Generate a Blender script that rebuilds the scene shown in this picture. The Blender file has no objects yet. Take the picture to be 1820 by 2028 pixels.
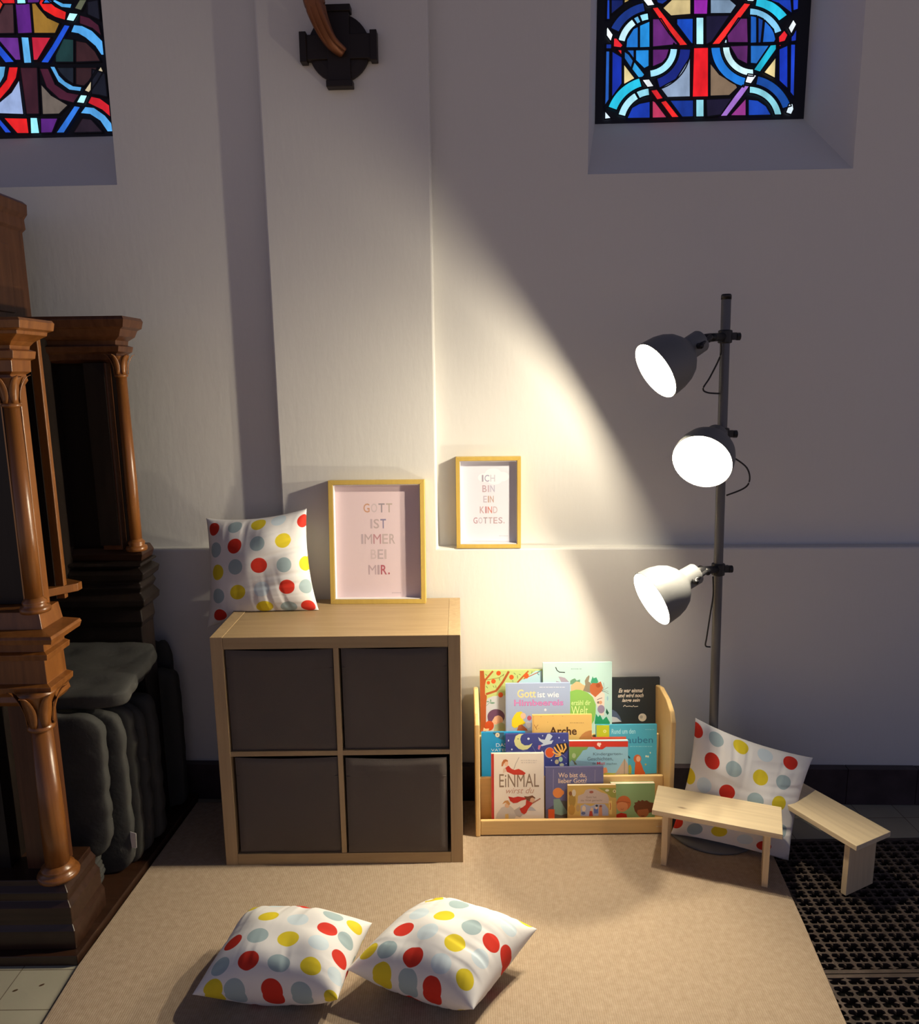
import bpy, bmesh, math, random
import numpy as np
from mathutils import Vector, Matrix, noise
random.seed(4)
C = bpy.context.scene.collection
SC = bpy.context.scene
R = math.radians

# ---------------------------------------------------------------- camera, world, exposure
cam_d = bpy.data.cameras.new('camera'); cam = bpy.data.objects.new('camera', cam_d); C.objects.link(cam)
F_PX = 1501.5
cam_d.sensor_fit = 'HORIZONTAL'; cam_d.sensor_width = 36.0; cam_d.lens = 36.0*F_PX/1820.0
cam_d.clip_start = .05; cam_d.clip_end = 60
cam.location = (.7685, -2.2067, 1.5543)
_yaw, _pit, _rol = .0006, .1808, .0125
_f = Vector((-math.sin(_yaw)*math.cos(_pit), math.cos(_yaw)*math.cos(_pit), -math.sin(_pit)))
_r = Vector((math.cos(_yaw), math.sin(_yaw), 0)); _d = _f.cross(_r)
_rr = _r*math.cos(_rol)+_d*math.sin(_rol); _dd = _d*math.cos(_rol)-_r*math.sin(_rol)
cam.rotation_euler = Matrix((_rr, -_dd, -_f)).transposed().to_euler()
SC.camera = cam
SC.view_settings.view_transform = 'Standard'; SC.view_settings.look = 'None'
SC.view_settings.exposure = 0.10; SC.view_settings.gamma = 1.0
SC.view_settings.use_curve_mapping = False

world = bpy.data.worlds.new('church_gloom'); SC.world = world; world.use_nodes = True
WORLD_RGB = (.108, .118, .196); WORLD_STR = 1.0
bgn = world.node_tree.nodes['Background']; bgn.inputs[0].default_value = (*WORLD_RGB, 1); bgn.inputs[1].default_value = WORLD_STR
# a dark vault above, the far dim nave with its windows around the horizon
_n = world.node_tree.nodes; _l = world.node_tree.links.new
_tc = _n.new('ShaderNodeTexCoord'); _sp = _n.new('ShaderNodeSeparateXYZ'); _ab = _n.new('ShaderNodeMath'); _ab.operation = 'ABSOLUTE'
_mr = _n.new('ShaderNodeMapRange'); _mr.inputs[1].default_value = .1; _mr.inputs[2].default_value = .9; _mr.inputs[3].default_value = 1.42; _mr.inputs[4].default_value = .12
_l(_tc.outputs['Generated'], _sp.inputs[0]); _l(_sp.outputs['Z'], _ab.inputs[0]); _l(_ab.outputs[0], _mr.inputs[0]); _l(_mr.outputs[0], bgn.inputs[1])
_cm = _n.new('ShaderNodeMapRange'); _cm.inputs[1].default_value = -.25; _cm.inputs[2].default_value = .15; _l(_sp.outputs['Z'], _cm.inputs[0])
_mx = _n.new('ShaderNodeMix'); _mx.data_type = 'RGBA'; _mx.inputs[6].default_value = (.30, .215, .16, 1); _mx.inputs[7].default_value = (*WORLD_RGB, 1)
_l(_cm.outputs[0], _mx.inputs[0]); _l(_mx.outputs[2], bgn.inputs[0])

LAMP_RGB = (1.0, .87, .65)
LAMP_W = {'top': 20.0, 'middle': 28.0, 'bottom': 10.0}
BEAM_W = {'top': 34.0, 'middle': 28.0, 'bottom': 7.0}

# ---------------------------------------------------------------- helpers
def srgb(h):
    h = h.lstrip('#'); v = [int(h[i:i+2], 16)/255 for i in (0, 2, 4)]
    return tuple(c/12.92 if c <= .04045 else ((c+.055)/1.055)**2.4 for c in v)
_m = {}
def mat(name, col=None, rough=.6, metal=0, emit=None, estr=0, bump=0, bscale=200, spec=.4, var=0, vscale=8, stretch=(1,1,1)):
    if name in _m: return _m[name]
    m = bpy.data.materials.new(name); m.use_nodes = True; nt = m.node_tree; b = nt.nodes['Principled BSDF']
    c = srgb(col) if isinstance(col, str) else (col or (.5, .5, .5))
    b.inputs['Base Color'].default_value = (*c, 1); b.inputs['Roughness'].default_value = rough
    b.inputs['Metallic'].default_value = metal; b.inputs['Specular IOR Level'].default_value = spec
    if emit is not None:
        b.inputs['Emission Color'].default_value = (*(srgb(emit) if isinstance(emit, str) else emit), 1); b.inputs['Emission Strength'].default_value = estr
    if bump or var:
        tc = nt.nodes.new('ShaderNodeTexCoord'); mp = nt.nodes.new('ShaderNodeMapping'); mp.inputs['Scale'].default_value = stretch
        nt.links.new(tc.outputs['Object'], mp.inputs['Vector'])
        if bump:
            n = nt.nodes.new('ShaderNodeTexNoise'); n.inputs['Scale'].default_value = bscale; n.inputs['Detail'].default_value = 4
            nt.links.new(mp.outputs[0], n.inputs['Vector'])
            bp = nt.nodes.new('ShaderNodeBump'); bp.inputs['Strength'].default_value = bump; bp.inputs['Distance'].default_value = .004
            nt.links.new(n.outputs['Fac'], bp.inputs['Height']); nt.links.new(bp.outputs[0], b.inputs['Normal'])
        if var:
            n2 = nt.nodes.new('ShaderNodeTexNoise'); n2.inputs['Scale'].default_value = vscale; n2.inputs['Detail'].default_value = 5
            nt.links.new(mp.outputs[0], n2.inputs['Vector'])
            rp = nt.nodes.new('ShaderNodeValToRGB'); e = rp.color_ramp.elements
            e[0].position = .3; e[1].position = .7
            e[0].color = (*[x*(1-var) for x in c], 1); e[1].color = (*[min(1, x*(1+var*.6)) for x in c], 1)
            nt.links.new(n2.outputs['Fac'], rp.inputs[0]); nt.links.new(rp.outputs[0], b.inputs['Base Color'])
    _m[name] = m; return m
def wood(name, col, dark=.25, rough=.45, axis='x', scale=6, knots=False, spec=.4):
    if name in _m: return _m[name]
    m = bpy.data.materials.new(name); m.use_nodes = True; nt = m.node_tree; b = nt.nodes['Principled BSDF']
    c = srgb(col); L = nt.links.new
    tc = nt.nodes.new('ShaderNodeTexCoord'); mp = nt.nodes.new('ShaderNodeMapping')
    s = {'x': (.6, 12, 12), 'y': (12, .6, 12), 'z': (12, 12, .6)}[axis]; mp.inputs['Scale'].default_value = s
    L(tc.outputs['Object'], mp.inputs['Vector'])
    n = nt.nodes.new('ShaderNodeTexNoise'); n.inputs['Scale'].default_value = scale; n.inputs['Detail'].default_value = 6; n.inputs['Roughness'].default_value = .6; n.inputs['Distortion'].default_value = .4
    L(mp.outputs[0], n.inputs['Vector'])
    rp = nt.nodes.new('ShaderNodeValToRGB'); e = rp.color_ramp.elements; e[0].position = .32; e[1].position = .66
    e[0].color = (c[0]*(1-dark), c[1]*(1-dark*1.15), c[2]*(1-dark*1.3), 1); e[1].color = (*c, 1)
    L(n.outputs['Fac'], rp.inputs[0]); out = rp.outputs[0]
    if knots:
        v = nt.nodes.new('ShaderNodeTexVoronoi'); v.inputs['Scale'].default_value = 7; mp2 = nt.nodes.new('ShaderNodeMapping')
        mp2.inputs['Scale'].default_value = {'x': (.7, 2, 2), 'y': (2, .7, 2), 'z': (2, 2, .7)}[axis]
        L(tc.outputs['Object'], mp2.inputs['Vector']); L(mp2.outputs[0], v.inputs['Vector'])
        r2 = nt.nodes.new('ShaderNodeValToRGB'); f = r2.color_ramp.elements; f[0].position = .03; f[0].color = (.25, .12, .04, 1); f[1].position = .09; f[1].color = (1, 1, 1, 1)
        L(v.outputs['Distance'], r2.inputs[0])
        mx = nt.nodes.new('ShaderNodeMix'); mx.data_type = 'RGBA'; mx.blend_type = 'MULTIPLY'; mx.inputs[0].default_value = .7
        L(out, mx.inputs[6]); L(r2.outputs[0], mx.inputs[7]); out = mx.outputs[2]
    L(out, b.inputs['Base Color']); b.inputs['Roughness'].default_value = rough; b.inputs['Specular IOR Level'].default_value = spec
    bp = nt.nodes.new('ShaderNodeBump'); bp.inputs['Strength'].default_value = .12; bp.inputs['Distance'].default_value = .002
    L(n.outputs['Fac'], bp.inputs['Height']); L(bp.outputs[0], b.inputs['Normal'])
    _m[name] = m; return m

class MB:
    """collects geometry, links ONE mesh object"""
    def __init__(s): s.v = []; s.f = []; s.m = []
    def add(s, V, F, mi=0, M=None):
        o = len(s.v)
        s.v += [tuple((M @ Vector(p)) if M is not None else p) for p in V]
        s.f += [tuple(i+o for i in f) for f in F]; s.m += [mi]*len(F); return s
    def box(s, x0, x1, y0, y1, z0, z1, mi=0, M=None):
        V = [(x0,y0,z0),(x1,y0,z0),(x1,y1,z0),(x0,y1,z0),(x0,y0,z1),(x1,y0,z1),(x1,y1,z1),(x0,y1,z1)]
        return s.add(V, [(0,3,2,1),(4,5,6,7),(0,1,5,4),(1,2,6,5),(2,3,7,6),(3,0,4,7)], mi, M)
    def prism(s, P, a0, a1, axis='y', mi=0, M=None):
        n = len(P)
        g = {'y': lambda p, a: (p[0], a, p[1]), 'x': lambda p, a: (a, p[0], p[1]), 'z': lambda p, a: (p[0], p[1], a)}[axis]
        V = [g(p, a0) for p in P]+[g(p, a1) for p in P]
        F = [tuple(range(n)), tuple(range(2*n-1, n-1, -1))]+[(i, i+n, (i+1) % n+n, (i+1) % n) for i in range(n)]
        return s.add(V, F, mi, M)
    def lathe(s, P, seg=24, mi=0, M=None, cap=True):
        V = []; F = []
        for r, z in P:
            V += [(r*math.cos(2*math.pi*k/seg), r*math.sin(2*math.pi*k/seg), z) for k in range(seg)]
        for i in range(len(P)-1):
            for k in range(seg):
                a = i*seg+k; b = i*seg+(k+1) % seg; F.append((a, b, b+seg, a+seg))
        if cap:
            F.append(tuple(range(seg-1, -1, -1))); F.append(tuple(range((len(P)-1)*seg, len(P)*seg)))
        return s.add(V, F, mi, M)
    def tube(s, pts, r, seg=10, mi=0, M=None):
        pts = [Vector(p) for p in pts]; rs = r if isinstance(r, (list, tuple)) else [r]*len(pts); V = []; F = []
        up = Vector((0, 0, 1))
        for i, p in enumerate(pts):
            t = (pts[min(i+1, len(pts)-1)]-pts[max(i-1, 0)]).normalized()
            a = t.cross(up if abs(t.dot(up)) < .95 else Vector((1, 0, 0))).normalized(); b = t.cross(a)
            V += [tuple(p+a*math.cos(2*math.pi*k/seg)*rs[i]+b*math.sin(2*math.pi*k/seg)*rs[i]) for k in range(seg)]
        for i in range(len(pts)-1):
            for k in range(seg):
                q = i*seg+k; w = i*seg+(k+1) % seg; F.append((q, w, w+seg, q+seg))
        F.append(tuple(range(seg-1, -1, -1))); F.append(tuple(range((len(pts)-1)*seg, len(pts)*seg)))
        return s.add(V, F, mi, M)
    def build(s, name, mats, parent=None, bevel=0, smooth=False, loc=None):
        me = bpy.data.meshes.new(name); me.from_pydata(s.v, [], s.f)
        mats = mats if isinstance(mats, (list, tuple)) else [mats]
        for m in mats: me.materials.append(m)
        for p, mi in zip(me.polygons, s.m): p.material_index = mi; p.use_smooth = bool(smooth)
        bm = bmesh.new(); bm.from_mesh(me); bmesh.ops.recalc_face_normals(bm, faces=bm.faces); bm.to_mesh(me); bm.free()
        o = bpy.data.objects.new(name, me); C.objects.link(o)
        if parent: o.parent = parent
        if loc: o.location = loc
        if bevel:
            b = o.modifiers.new('bevel', 'BEVEL'); b.width = bevel; b.segments = 2; b.limit_method = 'ANGLE'; b.angle_limit = R(40)
        if smooth == 'auto':
            for p in me.polygons: p.use_smooth = True
            e = o.modifiers.new('wn', 'WEIGHTED_NORMAL')
        return o
def tag(o, label=None, cat=None, group=None, kind=None):
    if label: o['label'] = label
    if cat: o['category'] = cat
    if group: o['group'] = group
    if kind: o['kind'] = kind
    return o
def empty(name, loc, rot=(0, 0, 0), **k):
    o = bpy.data.objects.new(name, None); C.objects.link(o); o.location = loc; o.rotation_euler = rot; o.empty_display_size = .05
    return tag(o, **k)
def copy_thing(o, parent=None):
    c = o.copy(); C.objects.link(c); c.parent = parent
    for ch in list(o.children): copy_thing(ch, c)
    return c
def smooth_path(P, n=8):
    P = [Vector(p) for p in P]; Q = [P[0]]+P+[P[-1]]; out = []
    for i in range(1, len(Q)-2):
        for k in range(n):
            t = k/n; a, b, c, d = Q[i-1:i+3]
            out.append(.5*((2*b)+(c-a)*t+(2*a-5*b+4*c-d)*t*t+(3*b-a-3*c+d)*t**3))
    out.append(P[-1]); return out

# flat printing (lettering and drawn shapes) laid on a sheet; local x right, local z up, facing -y
def text_faces(body, bold=0, slant=0):
    cu = bpy.data.curves.new('t', 'FONT'); cu.body = body; cu.size = 1; cu.offset = .012*bold; cu.shear = .35*slant; cu.resolution_u = 3
    o = bpy.data.objects.new('t', cu); C.objects.link(o)
    dg = bpy.context.evaluated_depsgraph_get(); me = bpy.data.meshes.new_from_object(o.evaluated_get(dg))
    V = [tuple(v.co) for v in me.vertices]; F = [tuple(p.vertices) for p in me.polygons]
    bpy.data.objects.remove(o); bpy.data.curves.remove(cu); bpy.data.meshes.remove(me)
    return V, F
def fit_text(mb, body, x0, z0, x1, z1, y, mi, bold=0, slant=0):
    V, F = text_faces(body, bold, slant)
    if not V: return
    ax0 = min(v[0] for v in V); ax1 = max(v[0] for v in V); ay0 = min(v[1] for v in V); ay1 = max(v[1] for v in V)
    sx = (x1-x0)/(ax1-ax0); sy = (z1-z0)/(ay1-ay0)
    mb.add([(x0+(v[0]-ax0)*sx, y, z0+(v[1]-ay0)*sy) for v in V], F, mi)
def stroke(mb, P, w, y, mi):
    P = [Vector((a, b)) for a, b in P]; L = []; Rr = []
    for i, p in enumerate(P):
        t = (P[min(i+1, len(P)-1)]-P[max(i-1, 0)])
        if t.length < 1e-6: t = Vector((1, 0))
        t.normalize(); n = Vector((-t.y, t.x))*w/2; L.append(p+n); Rr.append(p-n)
    V = [(q.x, y, q.y) for q in L+Rr]; n = len(P)
    mb.add(V, [(i, i+1, n+i+1, n+i) for i in range(n-1)], mi)
def printing(name, shapes, parent, y0=-.00008, step=-.000012, rough=.45):
    mb = MB(); mats = []; idx = {}
    for k, s in enumerate(shapes):
        col = s[0]
        if col not in idx: idx[col] = len(mats); mats.append(mat('ink_'+col.strip('#'), col, rough=rough))
        y = y0+step*k; mi = idx[col]
        if s[1] == 'p': mb.add([(a/1000, y, b/1000) for a, b in s[2]], [tuple(range(len(s[2])))], mi)
        elif s[1] == 's': stroke(mb, [(a/1000, b/1000) for a, b in s[2]], s[3]/1000, y, mi)
        elif s[1] == 't':
            b = s[3]; fit_text(mb, s[2], b[0]/1000, b[1]/1000, b[2]/1000, b[3]/1000, y, mi, s[4], s[5])
    return mb.build(name, mats, parent)
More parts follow.
